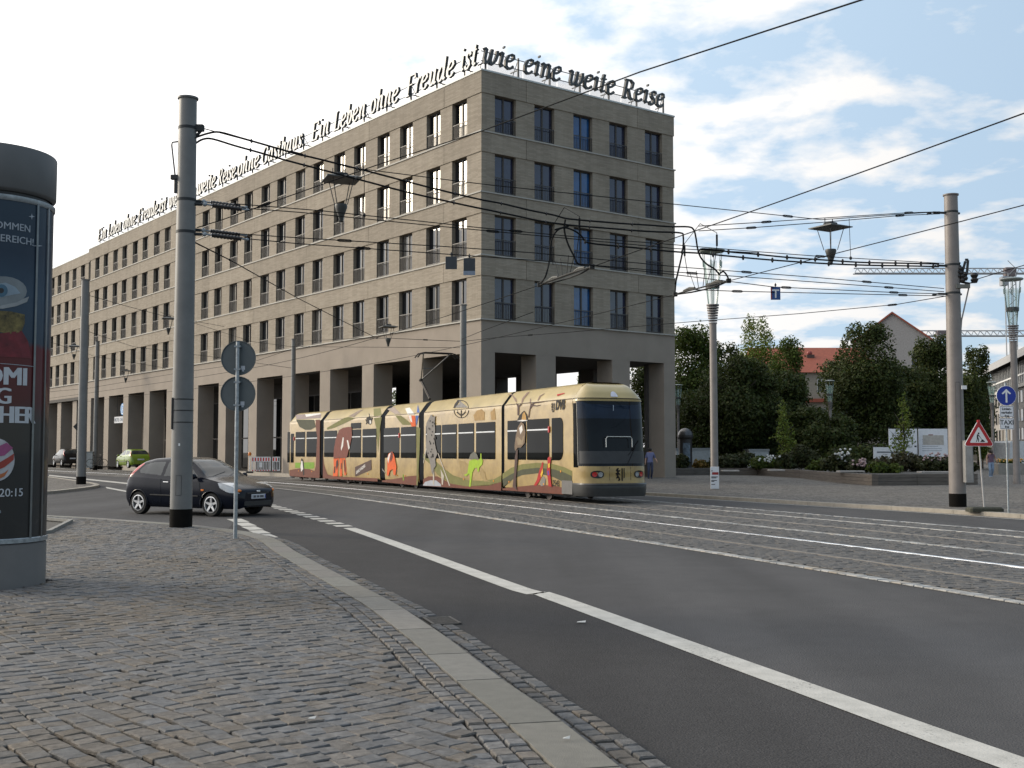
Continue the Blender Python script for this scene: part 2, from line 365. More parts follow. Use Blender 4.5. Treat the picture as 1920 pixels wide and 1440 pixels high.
# near pavement: a bed of sand under hand-laid stones
pav_pts = [KP.at(t, .1, PZ-.03) for t in np.linspace(0, KP.L, 90)]
g = MB(); g.add(pav_pts+[Vector((-40,-30,PZ-.03)), Vector((-60,30,PZ-.03))], [tuple(range(91,-1,-1))]); pav = g.build('pavement', JOINT, kind='structure')
kin = np.array([[*KP.at(t, KW+.285)[:2]] for t in np.linspace(0, KP.L, 220)])
def in_pav(x, y):
    d = np.hypot(kin[:,0]-x, kin[:,1]-y); i = int(np.argmin(d)); a = kin[max(i-1,0)]; b = kin[min(i+1,len(kin)-1)]
    return (b[0]-a[0])*(y-a[1])-(b[1]-a[1])*(x-a[0]) < 0
items = []
SP = .128; ang0 = math.radians(41)
COLX, COLY, COLR = -6.073, 13.2, .70
pit = [G(40,1006,PZ), G(92,1000,PZ), G(133,979,PZ), G(92,975.5,PZ), G(20,972,PZ)]
def in_poly(x, y, P):
    c = False; n = len(P)
    for i in range(n):
        a, b = P[i], P[i-1]
        if (a[1] > y) != (b[1] > y) and x < (b[0]-a[0])*(y-a[1])/(b[1]-a[1])+a[0]: c = not c
    return c
nI = 250
for i in range(-nI, nI):
    for j in range(-nI, nI):
        a, b = i*SP*(1+.0), j*SP
        X = a*math.cos(ang0)-b*math.sin(ang0); Y = a*math.sin(ang0)+b*math.cos(ang0)+14
        if Y < 4.6 or Y > 30 or X < -.475*Y-.5 or X > 1.2: continue
        # segment arcs: rows bow across the pavement
        wv = 1.9
        ph = 2*PI*(X+.25*Y)/wv
        dY = .08*math.cos(ph)+.05*math.sin(X*1.7+Y*.8); dX = .05*math.sin(Y*2.1)+.05*math.sin(Y*.7+X)
        th = ang0-.08*2*PI/wv*math.sin(ph)*.35
        Xn, Yn = X+dX, Y+dY
        if not in_pav(Xn, Yn): continue
        if math.hypot(Xn-COLX, Yn-COLY) < COLR+.02 or in_poly(Xn, Yn, pit): continue
        th += random.gauss(0, .045)
        ax = (math.cos(th), math.sin(th)); ay = (-math.sin(th), math.cos(th))
        hx = SP*.5*random.uniform(.93,1.03); hy = SP*.5*random.uniform(.93,1.03)
        c = Vector((Xn+random.gauss(0,.005), Yn+random.gauss(0,.005), 0))
        vs, fs = stone_geo(c, ax, ay, hx, hy, PZ+random.gauss(0,.0025), h=.011, jit=.13, cham=.10)
        vis = 0 if abs(Xn/Yn) < .447 and Yn > 5.6 else 100
        pt = math.sin(Xn*1.3+1.1*math.sin(Yn*.9))+math.sin(Yn*1.1-Xn*.6); tn_ = stone_tone(.42+.12*pt); dk = 1-.05*max(0,pt-.6)
        items.append((math.hypot(Xn, Yn)+vis, vs, fs, (tn_[0]*dk*(1+.02*max(0,pt)), tn_[1]*dk, tn_[2]*dk*(1-.03*max(0,pt)))))
lay_stones(items, pav, 'cobblestone', STONE, 300, 'cobblestones')
# two rows of setts between kerb and cobbles
items = []
for row in range(3):
    t = 0.0
    while t < KP.L-.3:
        ln = random.uniform(.10,.15); off = KW+.06+row*.112
        c = KP.at(t+ln/2, off); e = KP.at(t+ln/2+.1, off)-c; e.normalize(); ax = (e.x, e.y); ay = (-e.y, e.x)
        vs, fs = stone_geo(c, ax, ay, ln/2-.006, .050, PZ+random.gauss(0,.003)-(.007 if row == 2 else 0), h=.014, jit=.1, cham=.12)
        if c.y > 4.8: items.append((c.length+(0 if c.y > 5.7 else 100), vs, fs, stone_tone(.35)))
        t += ln
lay_stones(items, pav, 'border_sett', STONE, 260, 'border_setts')
# kerb slabs
t = 0.0
while t < KP.L-.6:
    ln = random.choice((.82,.95,1.0,1.0,1.25)); g = MB(); n = 5; L = []
    for i in range(n+1):
        s_ = t+.009+(ln-.018)*i/n
        L.append([KP.at(s_, 0, -.05), KP.at(s_, 0, PZ-.015), KP.at(s_, .018, PZ+.002), KP.at(s_, KW, PZ+.004), KP.at(s_, KW, PZ-.06)])
    g.add([p for q in L for p in q], [(i*5+k, i*5+k+1, i*5+6+k, i*5+5+k) for i in range(n) for k in range(4)]+[(4,3,2,1,0), tuple(n*5+k for k in range(5))])
    me = g.mesh('kerb_stone', KERB); v = random.gauss(1,.09); set_tone(me, [(v*random.uniform(.98,1.03), v, v*random.uniform(.93,1.0))]*len(me.polygons))
    if KP.at(t,0).y > 4: obj('kerb_stone', me, pav)
    t += ln
# gutter of three rows of setts at road level
GW = .34
g = MB(); n = 160; A = [KP.at(KP.L*i/n, .02, .004) for i in range(n+1)]; B = [KP.at(KP.L*i/n, -GW, .004) for i in range(n+1)]
g.add(A+B, [(i, i+1, n+2+i, n+1+i) for i in range(n)]); gut = g.build('gutter', JOINT, kind='structure')
GR = G(828,1167,0)
items = []
for row in range(3):
    t = random.random()*.1
    while t < KP.L-.3:
        ln = random.uniform(.12,.19); off = -.06-row*.11; c = KP.at(t+ln/2, off)
        if (c-GR).length > .30:
            e = KP.at(t+ln/2+.1, off)-c; e.normalize(); ax = (e.x, e.y); ay = (-e.y, e.x)
            vs, fs = stone_geo(c, ax, ay, ln/2-.007, .050, .022+random.gauss(0,.003), h=.012, jit=.12, cham=.13)
            if 4.8 < c.y < 31: items.append((c.length+(0 if c.y > 5.7 else 100), vs, fs, tuple(.86*q for q in stone_tone(.3))))
        t += ln
lay_stones(items, gut, 'gutter_sett', STONE, 260, 'gutter_setts')
# drain grate lying in the gutter
GR = GR+Vector((0,0,0))
gt = thing('drain_grate', 'dark cast iron drain grate set in the gutter beside the kerb', 'drain grate', (GR.x, GR.y, .006), math.atan2(KP.at(14,0).y-KP.at(13,0).y, KP.at(14,0).x-KP.at(13,0).x))
IRON = M('cast_iron', (.075,.07,.065), rough=.55, metal=.4, var=.3, scale=30)
e_ = (KP.at(np.argmin([(KP.at(q,0)-GR).length for q in np.arange(0,KP.L,.2)])*.2+.1,0)-KP.at(np.argmin([(KP.at(q,0)-GR).length for q in np.arange(0,KP.L,.2)])*.2-.1,0)); gt.rotation_euler[2] = math.atan2(e_.y, e_.x)
g = MB(); g.box(-.25,.25,-.16,-.13,-.004,.022); g.box(-.25,.25,.13,.16,-.004,.022); g.box(-.25,-.22,-.13,.13,-.004,.022); g.box(.22,.25,-.13,.13,-.004,.016); g.build('frame', IRON, gt); gt.scale = (.86,.86,.8)
g = MB(); g.box(-.22,.22,-.13,.13,-.003,.001); g.build('pit', BLACK, gt)
for i in range(9): g = MB(); g.box(-.215+i*.05,-.19+i*.05,-.13,.13,.001,.019); g.build('bar', IRON, gt)
# tree pit with a low edging at the left of the pavement
g = MB(); g.add([Vector((p.x,p.y,PZ-.02)) for p in pit], [tuple(range(len(pit)))]); tp = g.build('planting_bed', M('bed_soil', (.06,.055,.048), rough=.95, var=.3, scale=12), kind='structure')
for i in range(len(pit)-1):
    a, b = pit[i], pit[i+1]; d_ = (b-a); L = d_.length; d_.normalize(); nn = Vector((-d_.y, d_.x, 0))*.04
    g = MB(); g.add([a-nn, b-nn, b+nn, a+nn]+[q+Vector((0,0,.06)) for q in (a-nn, b-nn, b+nn, a+nn)], [(0,1,5,4),(1,2,6,5),(2,3,7,6),(3,0,4,7),(4,5,6,7)]); g.build('edging_stone', M('edging', (.2,.195,.18), rough=.8), tp)

# asphalt shades: the kerbside lane is newer and darker, wheels have polished darker bands in the other
SL = [(455,931),(506,947.5),(655,990.5),(980,1107.5),(1012,1112),(1420,1260),(1885,1428)]
ST = Path([G(a,b) for a,b in SL]+[Vector((3.4,3.5,0)), Vector((5.0,-3,0))])
n = 120; g = MB()
A = [KP.at(KP.L*(.30+.70*i/n), -GW-.0, .003) for i in range(n+1)]; B = [ST.at(ST.L*(.06+.94*i/n), 0, .003) for i in range(n+1)]
g.add(A+B, [(i, i+1, n+2+i, n+1+i) for i in range(n)]); g.build('kerbside_lane', ASPH2, kind='structure')
# bands polished by wheels in the through lane, soft-edged by their own texture
# lane markings
ST_W = .26
d0 = [ST.d[np.argmin(np.hypot(ST.p[:,0]-G(*q).x, ST.p[:,1]-G(*q).y))] for q in ((506,947.5),(655,990.5),(996,1110))]
def mark(a, b, w_=ST_W, path=ST, z=.008, n=8, off=0.0, name='lane_marking', mat=PAINT, skew=0.0):
    g = MB(); A = [path.at(a+(b-a)*i/n+skew, off-w_/2, z) for i in range(n+1)]; B = [path.at(a+(b-a)*i/n, off+w_/2, z) for i in range(n+1)]
    g.add(A+B, [(i, n+1+i, n+2+i, i+1) for i in range(n)]); return g.build(name, mat, road)
mark(d0[1], d0[2]-.05, n=30); mark(d0[2]+.05, ST.L, n=40)
t = d0[0]-3
while t < d0[1]-.3: mark(t, t+.5, w_=.36, n=2); t += .93
for i in range(5):
    a = G(425+i*13.5, 974+i*7.2); b = G(452+i*13.5, 973+i*7.2); c = G(468+i*13.5, 979+i*7.2); d_ = G(440+i*13.5, 980+i*7.2)
    g = MB(); g.quad(*[Vector((q.x,q.y,.008)) for q in (d_,c,b,a)]); g.build('crossing_block', PAINT, road)
for pts in ([(198,913),(240,921),(243,924),(200,916)], [(92,890.5),(248,906.5),(248,909),(92,892.5)], [(92,881.5),(240,889),(240,890.3),(92,882.6)]):
    g = MB(); g.quad(*[Vector((*G(*p)[:2],.008)) for p in pts]); g.build('lane_marking', PAINT, road)
# litter scraps
for p, s_ in (((585,1353),.022),((1062,1391),.02),((1090,1170),.045)):
    c = G(*p, PZ if p[0] < 1080 else 0); g = MB(); g.quad((c.x-s_,c.y-s_*.5,c.z+.02),(c.x+s_*.8,c.y-s_*.4,c.z+.018),(c.x+s_,c.y+s_*.5,c.z+.03),(c.x-s_*.7,c.y+s_*.6,c.z+.02)); g.add([(c.x,c.y,c.z+.012)],[])
    tag(g.build('paper_scrap', M('scrap', (.5,.5,.48))), ('small white paper scrap on the cobbles' if p[0] < 600 else 'white cigarette stub lying on the kerb slab' if p[0] < 1070 else 'pale scrap lying on the dark kerbside asphalt'), 'litter')

# tram bed: setts laid in rows across the tracks
bed = MB(); strip(bed, 2, 175, -2.86, 5.5, .004, 200); bedo = bed.build('tram_bed', [JOINT], kind='structure')
g = MB(); strip(g, 44, 175, -2.86, 5.5, .014, 140); g.build('far_bed', COBF2, bedo)
RAILS = [-1.45, 0.0, 2.80, 4.25]
items = []; s_ = 8.5; r_ = 0
while s_ < 46:
    rw = random.uniform(.15,.185); o = -2.66+random.random()*.12
    while o < 5.25:
        ln = random.uniform(.17,.27); a, b = o, o+ln
        for R0 in RAILS:      # make room for rail and groove
            if a < R0+.10 and b > R0-.05:
                if (a+b)/2 < R0+.02: b = R0-.05
                else: a = max(a, R0+.10)
        if 1.34 < b and a < 1.66:
            if (a+b)/2 < 1.5: b = min(b, 1.40)
            else: a = max(a, 1.60)
        if b-a > .06:
            c = track(s_+rw/2, (a+b)/2); d_ = track_dir(s_+rw/2)
            if abs(c.x/c.y) < .50:
                vs, fs = stone_geo(c, (d_.y, -d_.x), (d_.x, d_.y), (b-a)/2-.005, rw/2-.007, .017+random.gauss(0,.002), h=.01, jit=.07, cham=.1)
                items.append((c.length, vs, fs, tuple(.5+.5*q for q in stone_tone(.12))))
        o += ln
    s_ += rw
lay_stones(items, bedo, 'track_sett', STONE_T, 280, 'track_setts')
items = []
for off in (-2.76, 1.5, 5.38):      # painted edge rows
    s_ = 8.5
    while s_ < 46:
        ln = random.uniform(.16,.24); c = track(s_+ln/2, off); d_ = track_dir(s_+ln/2)
        vs, fs = stone_geo(c, (d_.y, -d_.x), (d_.x, d_.y), .085, ln/2-.006, .019+random.gauss(0,.002), h=.01, jit=.06, cham=.1)
        if abs(c.x/c.y) < .5: items.append((c.length, vs, fs, stone_tone(.1)))
        s_ += ln
lay_stones(items, bedo, 'painted_sett', PAINT_W, 280, 'painted_setts')
for off in (-2.76, 1.5, 5.38):
    g = MB(); strip(g, 46, 170, off-.085, off+.085, .019, 120); me = g.mesh('painted_line', PAINT_W); set_tone(me, [(1,1,1)]*len(me.polygons)); obj('painted_line', me, bedo)
for k, off in enumerate(RAILS):
    g = MB(); n = 260; s0, s1 = 3, 172
    prof = [(-.035,.0),(-.033,.022),(-.025,.026),(.025,.026),(.033,.020),(.034,.006)]
    P = [[track(s0+(s1-s0)*i/n, off+a, z) for a, z in prof] for i in range(n+1)]; m_ = len(prof)
    g.add([p for q in P for p in q], [(i*m_+j, i*m_+j+1, (i+1)*m_+j+1, (i+1)*m_+j) for i in range(n) for j in range(m_-1)])
    g.build('rail', RAIL if k == 1 else M('half_bright_rail', (.22,.22,.22), rough=.4, metal=.8) if k == 3 else RAIL_D, bedo, smooth=SM)
    g = MB(); strip(g, 3, 172, off+.035, off+.085, .0085, 200); g.build('rail_groove', BLACK, bedo)
    g = MB(); strip(g, 3, 172, off+.085, off+.098, .018, 200); g.build('guard_lip', M('guard_lip', (.06,.056,.05), rough=.7), bedo)

# far pavement and square beyond the tracks
FK = [(16.5,17.5),(14.3,22.3),(12.35,27.2),(10.95,30.6),(9.0,34.3),(7.2,38),(4.95,42.2)]
FK = [Vector((a,b,0)) for a,b in FK]+[track(s, o) for s, o in ((52,7.2),(60,6.3),(70,5.75),(85,5.6),(110,5.6),(160,5.6),(185,5.6))]
FP = Path(FK)
def fz(p): return .10+max(0, min(.22, (p.y-50)*.0055)) if p.x < 0 else .10
n = 150; E1 = [FP.at(FP.L*i/n, .12) for i in range(n+1)]
g = MB(); A = [Vector((p.x,p.y,fz(p))) for p in E1]
B = [Vector((p.x+160, p.y+(60 if p.y > 60 else 25), .10)) for p in E1]
g.add(A+B, [(i, n+1+i, n+2+i, i+1) for i in range(n)]); square = g.build('square_paving', COBF, kind='structure')
t = 0; KERB2 = M('granite_kerb_far', (.30,.27,.225), rough=.8, var=.12, scale=5)
while t < min(FP.L-1.2, 95):
    g = MB(); a = [FP.at(t+.005,0), FP.at(t+1.095,0), FP.at(t+1.095,.22), FP.at(t+.005,.22)]
    z1 = [fz(q)+.006 for q in a]; g.add([Vector((q.x,q.y,-.02)) for q in a]+[Vector((q.x,q.y,z)) for q, z in zip(a, z1)], [(0,1,5,4),(1,2,6,5),(2,3,7,6),(3,0,4,7),(4,5,6,7)])
    if abs(FP.at(t).x/FP.at(t).y) < .55: g.build('kerb_stone', KERB2, square)
    t += 1.1
g = MB(); n = 80; A = [FP.at(4+34*i/n, -.30, .009) for i in range(n+1)]; B = [FP.at(4+34*i/n, -.42, .009) for i in range(n+1)]
g.add(A+B, [(i, i+1, n+2+i, n+1+i) for i in range(n)]); g.build('edge_line', PAINT, road)
# left traffic island and side-street corner
isl = [(-40,921),(40,924),(92,921.5),(140,916.5),(172,912.5),(186,909.5),(183,907),(160,903),(92,893.5),(-40,878)]
ip = smooth_poly([G(a,b,.1) for a,b in isl], .4)
g = MB(); g.add([Vector((p.x,p.y,.1)) for p in ip], [tuple(range(len(ip)))]); island = g.build('traffic_island', COBF, kind='structure')
IP = Path([G(a,b,.1) for a,b in isl[:9]])
t = 0
while t < IP.L-1:
    g = MB(); a = [IP.at(t+.005,.0), IP.at(t+.98,.0), IP.at(t+.98,-.24), IP.at(t+.005,-.24)]
    g.add([Vector((q.x,q.y,-.02)) for q in a]+[Vector((q.x,q.y,.107)) for q in a], [(0,1,5,4),(1,2,6,5),(2,3,7,6),(3,0,4,7),(4,5,6,7)]); g.build('kerb_stone', KERB2, island); t += 1.0
# ------------------------------------------------------------------ the long hotel building
BA = math.atan2(.60152788, .79885181)          # local X runs along the short front, local Y along the long one
BC = Vector((-1.54, 57.0, 0))
def brick_mat(name, col, dark, mortar, bump=.35):
    m = bpy.data.materials.new(name); m.use_nodes = True; t, b = nodes(m); b.inputs['Roughness'].default_value = .85; b.inputs['Specular IOR Level'].default_value = .25
    co = t.nodes.new('ShaderNodeTexCoord'); se = t.nodes.new('ShaderNodeSeparateXYZ'); t.links.new(co.outputs['Object'], se.inputs[0])
    ad = t.nodes.new('ShaderNodeMath'); t.links.new(se.outputs[0], ad.inputs[0]); t.links.new(se.outputs[1], ad.inputs[1])
    cb = t.nodes.new('ShaderNodeCombineXYZ'); t.links.new(ad.outputs[0], cb.inputs[0]); t.links.new(se.outputs[2], cb.inputs[1])
    br = t.nodes.new('ShaderNodeTexBrick'); br.inputs['Scale'].default_value = 1; br.inputs['Brick Width'].default_value = .49; br.inputs['Row Height'].default_value = .072
    br.inputs['Mortar Size'].default_value = .006; br.inputs['Bias'].default_value = -.15; br.offset = .37
    br.inputs['Color1'].default_value = (*col,1); br.inputs['Color2'].default_value = (*dark,1); br.inputs['Mortar'].default_value = (*mortar,1); t.links.new(cb.outputs[0], br.inputs['Vector'])
    n = t.nodes.new('ShaderNodeTexNoise'); n.inputs['Scale'].default_value = .5; n.inputs['Detail'].default_value = 8; t.links.new(co.outputs['Object'], n.inputs['Vector'])
    mr = t.nodes.new('ShaderNodeMapRange'); mr.inputs[3].default_value = .82; mr.inputs[4].default_value = 1.15; t.links.new(n.outputs['Fac'], mr.inputs[0])
    x = t.nodes.new('ShaderNodeMix'); x.data_type = 'RGBA'; x.blend_type = 'MULTIPLY'; x.inputs['Factor'].default_value = 1
    t.links.new(br.outputs['Color'], x.inputs['A']); t.links.new(mr.outputs[0], x.inputs['B']); t.links.new(x.outputs['Result'], b.inputs['Base Color'])
    oi = t.nodes.new('ShaderNodeObjectInfo'); mo = t.nodes.new('ShaderNodeMapRange'); mo.inputs[3].default_value = .93; mo.inputs[4].default_value = 1.07; t.links.new(oi.outputs['Random'], mo.inputs[0])
    n3 = t.nodes.new('ShaderNodeTexNoise'); n3.inputs['Scale'].default_value = 1.0; n3.inputs['Detail'].default_value = 6; mpp = t.nodes.new('ShaderNodeMapping'); mpp.inputs['Scale'].default_value = (2.2,2.2,.22); t.links.new(co.outputs['Object'], mpp.inputs[0]); t.links.new(mpp.outputs[0], n3.inputs['Vector'])
    m3_ = t.nodes.new('ShaderNodeMapRange'); m3_.inputs[1].default_value = .42; m3_.inputs[2].default_value = .62; m3_.inputs[3].default_value = .94; m3_.inputs[4].default_value = 1.03; t.links.new(n3.outputs['Fac'], m3_.inputs[0])
    mu = t.nodes.new('ShaderNodeMath'); mu.operation = 'MULTIPLY'; t.links.new(mo.outputs[0], mu.inputs[0]); t.links.new(m3_.outputs[0], mu.inputs[1])
    x2 = t.nodes.new('ShaderNodeMix'); x2.data_type = 'RGBA'; x2.blend_type = 'MULTIPLY'; x2.inputs['Factor'].default_value = 1; t.links.new(x.outputs['Result'], x2.inputs['A']); t.links.new(mu.outputs[0], x2.inputs['B']); t.links.new(x2.outputs['Result'], b.inputs['Base Color'])
    bp = t.nodes.new('ShaderNodeBump'); bp.inputs['Strength'].default_value = bump; bp.inputs['Distance'].default_value = .01; bp.invert = True
    t.links.new(br.outputs['Fac'], bp.inputs['Height']); t.links.new(bp.outputs[0], b.inputs['Normal']); return m
BRICK = brick_mat('sand_brick', (.325,.283,.228), (.255,.219,.171), (.225,.193,.152))
PLAST = M('sand_render', (.275,.235,.195), rough=.88, var=.07, scale=.7, bump=.2, bscale=60)
SILL = M('pale_stone_sill', (.38,.365,.33), rough=.7, var=.08)
COPE = M('zinc_coping', (.50,.53,.52), rough=.5, var=.05)
FRAME = M('window_frame', (.045,.038,.034), rough=.5)
RAILM = M('balcony_rail', (.05,.047,.046), rough=.5)
GLV = [glass('window_glass', (.010,.013,.017), ior=1.65), glass('window_glass_curtained', (.12,.115,.105), ior=1.5), glass('window_glass_dark', (.006,.007,.009), ior=1.4), glass('window_glass_sky_reflected', (.018,.025,.060), ior=1.7), glass('window_glass_sky_reflected_bright', (.004,.075,.23), ior=1.7)]  # the two blue tones put reflected sky into the pane colour
INNER = M('arcade_inner', (.075,.066,.058), rough=.9, var=.1)  # arcade shade put into the colour of the inner walls
GLZ_D = glass('shop_glass', (.008,.009,.010), ior=1.5)
DGAP = M('joint_gap', (.03,.028,.025), rough=.9)
hotel = thing('hotel_building', 'long sand brick hotel block with rooftop lettering and tall ground floor arcade', 'building', BC, BA)
LEN, WID, TOP = 92.0, 13.56, 20.93
FL = [8.25, 11.50, 14.70, 17.80]; BT = [10.45, 13.60, 16.74, 19.76]; UND = 6.60
J2 = 64.6      # expansion joint; the far part is a step lower and set back a little
wy = []; y = 1.97; k = 0
while y < LEN-1:
    wy.append(y)
    y += 2.48 if k % 2 == 0 else 2.75
    k += 1
    if abs(y-42.0) < .01: pass
wx = [1.51, 4.07, 6.73, 9.31, 12.0]
WW = 1.35
# massive core behind the facade
g = MB(); g.box(.62, WID-.3, .62, J2, UND+.3, TOP-.15); g.box(.85, WID-.3, J2, LEN, UND+.3, TOP-.6); g.build('core', M('core_dark', (.05,.045,.04), rough=.9), hotel)
g = MB(); g.box(.05, WID-.05, .05, LEN, UND-.002, UND+.29); g.build('arcade_ceiling', M('soffit', (.07,.064,.058), rough=.9), hotel)  # ceiling colour darkened to carry the arcade shade
def offx(y): return .22 if y > J2 else 0.0
# bands of brick panels between the storeys
seams = [-.045]+[3.35+7.9*i for i in range(12) if 3.35+7.9*i < LEN-1]
seams = sorted([q for q in seams if abs(q-J2) > 3.0]+[J2])+[LEN]
bands = [(BT[0], FL[1]), (BT[1], FL[2]), (BT[2], FL[3]), (BT[3], TOP)]
for z0, z1 in bands:
    for a, b in zip(seams[:-1], seams[1:]):
        o = offx((a+b)/2); dz = -.18 if (a+b)/2 > J2 and z1 == TOP else 0
        g = MB(); g.box(-.045+o, .62+o, a+(.012 if a > 0 else 0), b-.012, z0, z1+dz-.055); g.build('brick_panel', BRICK, hotel)
    for a, b in ((.66, 2.83), (2.83, 10.72), (10.72, WID+.045)):
        g = MB(); g.box(a+(.012 if a > 1 else -.04), b-.012, -.046, .60, z0, z1-.055); g.build('brick_panel', BRICK, hotel)
for z in FL:
    g = MB(); g.box(-.10,.5,-.10,J2-.01,z-.055,z+.012); g.box(.12,.7,J2+.01,LEN,z-.055,z+.012); g.build('sill_course', SILL, hotel)
    g = MB(); g.box(.502,WID+.10,-.101,.5,z-.055,z+.011); g.build('sill_course', SILL, hotel)
g = MB(); g.box(-.08,.6,-.08,J2,TOP-.055,TOP+.03); g.box(.14,.8,J2+.02,LEN,TOP-.235,TOP-.15); g.box(.602,WID+.08,-.081,.6,TOP-.054,TOP+.031); g.build('coping', COPE, hotel)
g = MB(); g.box(.3, WID, .3, J2, TOP-.16, TOP-.06); g.box(.5, WID, J2, LEN, TOP-.36, TOP-.26); g.build('roof', M('roof_gravel', (.25,.24,.23), rough=.9), hotel)
g = MB(); g.box(WID-.31, WID+.04, .602, LEN, UND, TOP-.06); g.build('rear_wall', BRICK, hotel)
# piers between windows
for fi in range(4):
    z0, z1 = FL[fi]+.012, BT[fi]
    ys = [0.0]+[q for c in wy for q in (c-WW/2, c+WW/2)]+[LEN]
    for i in range(0, len(ys)-1, 2):
        a, b = ys[i], ys[i+1]
        if b-a < .15: continue
        if a < J2 < b:
            g = MB(); g.box(0,.45,a,J2-.06,z0,z1); g.box(.22,.67,J2+.06,b,z0,z1); g.build('pier', BRICK, hotel); continue
        o = offx((a+b)/2); g = MB(); g.box(o, .45+o, a, b, z0, z1); g.build('pier', BRICK, hotel)
    xs = [.452]+[q for c in wx for q in (c-WW/2, c+WW/2)]+[WID]
    for i in range(0, len(xs)-1, 2):
        g = MB(); g.box(xs[i], xs[i+1], 0, .45, z0, z1); g.build('pier', BRICK, hotel)
# windows: frame, two panes, french balcony rail (shared meshes, local: x along the wall, y into the wall)
WH = BT[0]-FL[0]-.012
def win_meshes():
    a, b = -WW/2, WW/2
    f = MB(); f.box(a,a+.07,.20,.28,0,WH); f.box(b-.07,b,.20,.28,0,WH); f.box(a+.07,b-.07,.20,.28,0,.09); f.box(a+.07,b-.07,.20,.28,WH-.07,WH); f.box(-.055,.045,.195,.285,.09,WH-.07)
    p1 = MB(); p1.box(a+.07,-.055,.235,.25,.09,WH-.07)
    p2 = MB(); p2.box(.045,b-.07,.238,.253,.09,WH-.07)
    r = MB(); r.box(a+.01,b-.01,.02,.055,.86,.90); r.box(a+.01,b-.01,.025,.05,.06,.09)
    for i in range(13):
        x = a+.03+(WW-.06)*i/12; r.box(x-.008,x+.008,.03,.046,.09,.86)
    l = MB(); l.box(a,b,.29,.44,0,WH)
    return [f.mesh('frame', FRAME), r.mesh('balcony_rail', RAILM), l.mesh('lining', DGAP)]+[(p1.mesh('pane', q), p2.mesh('pane', q)) for q in GLV]
WMS = win_meshes()
RW = random.Random(4)
def put_window(x, y, z, rz, sz=1.0):
    o = obj('window', WMS[2], hotel, loc=(x, y, z)); o.rotation_euler[2] = rz; o.scale[2] = sz
    if rz: k1 = RW.choice((0,0,0,0,0,1,2,2,2)); k2 = k1 if RW.random() < .6 else RW.choice((0,1,2))
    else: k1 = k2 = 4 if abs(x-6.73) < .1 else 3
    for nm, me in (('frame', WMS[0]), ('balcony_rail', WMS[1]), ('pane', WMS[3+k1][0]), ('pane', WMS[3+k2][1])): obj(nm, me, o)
for fi in range(4):
    sz = (BT[fi]-FL[fi]-.012)/WH
    for c in wy:
        if abs(c-J2) < .8: continue
        put_window(offx(c), c, FL[fi]+.012, -PI/2, sz)
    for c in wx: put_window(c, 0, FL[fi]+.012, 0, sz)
# expansion joints
g = MB(); g.box(.1,.5,J2-.07,J2+.07,UND,TOP-.5); g.build('expansion_joint', DGAP, hotel)
# frieze over the arcade and its pillars
g = MB(); g.box(0,.7,0,J2-.01,UND,FL[0]-.056); g.box(.22,.9,J2+.01,LEN,UND,FL[0]-.056); g.build('frieze', PLAST, hotel)
g = MB(); g.box(.702,WID,0.0,.7,UND,FL[0]-.056); g.build('frieze', PLAST, hotel)
PD = 1.25
py_ = [(0,1.89)]+[(6.03+5.245*i-.66, 6.03+5.245*i+.66) for i in range(16)]
for a, b in py_:
    o = offx(a); g = MB(); g.box(o, o+(PD if a > 0 else .85), a, b, -.2, UND-.003); g.build('pillar', PLAST, hotel)
for a, b in ((3.48,4.79),(8.76,10.07),(12.68,WID)):
    g = MB(); g.box(a, b, 0, PD, -.2, UND-.003); g.build('pillar', PLAST, hotel)
# rear arcade: closed except for the bays one can look through, and the shop front behind the pillars
op = [(1.5,5.9),(7.3,10.6),(13.7,15.85),(28.9,31.8)]
yy = [.0]+[q for o in op for q in o]+[LEN]
for i in range(0, len(yy), 2):
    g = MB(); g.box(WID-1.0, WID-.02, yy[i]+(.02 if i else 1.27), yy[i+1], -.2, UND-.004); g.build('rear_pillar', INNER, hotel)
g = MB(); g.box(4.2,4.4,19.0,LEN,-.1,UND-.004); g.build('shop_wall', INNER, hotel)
for i in range(13):
    a = 19.3+5.245*i; fr = MB(); fr.box(4.16,4.2,a,a+4.4,.0,5.6); f_ = fr.build('shop_window', FRAME, hotel)
    for z0, z1 in ((.1,2.6),(2.7,5.5)):
        for q in range(3): g = MB(); g.box(4.145,4.159,a+.1+q*1.42,a+1.42+q*1.42,z0,z1); g.build('pane', GLZ_D, f_)
# rear passage floor lamp-blue bow seen over the tram roof
# glass parapet on the roof
PARA = bpy.data.materials.new('parapet_glass'); PARA.use_nodes = True
t_, b_ = nodes(PARA); b_.inputs['Base Color'].default_value = (.75,.77,.82,1); b_.inputs['Roughness'].default_value = .25; b_.inputs['Alpha'].default_value = .26
i_ = 1.6
while i_ < LEN-3:
    dz = -.18 if i_ > J2 else 0; g = MB(); g.box(1.2,1.22,i_,i_+2.3,TOP-.1+dz,TOP+1.0+dz); g.build('parapet_pane', PARA, hotel); i_ += 2.36
for i in range(5): g = MB(); g.box(1.3+2.36*i,3.6+2.36*i,1.3,1.32,TOP-.1,TOP+1.0); g.build('parapet_pane', PARA, hotel)

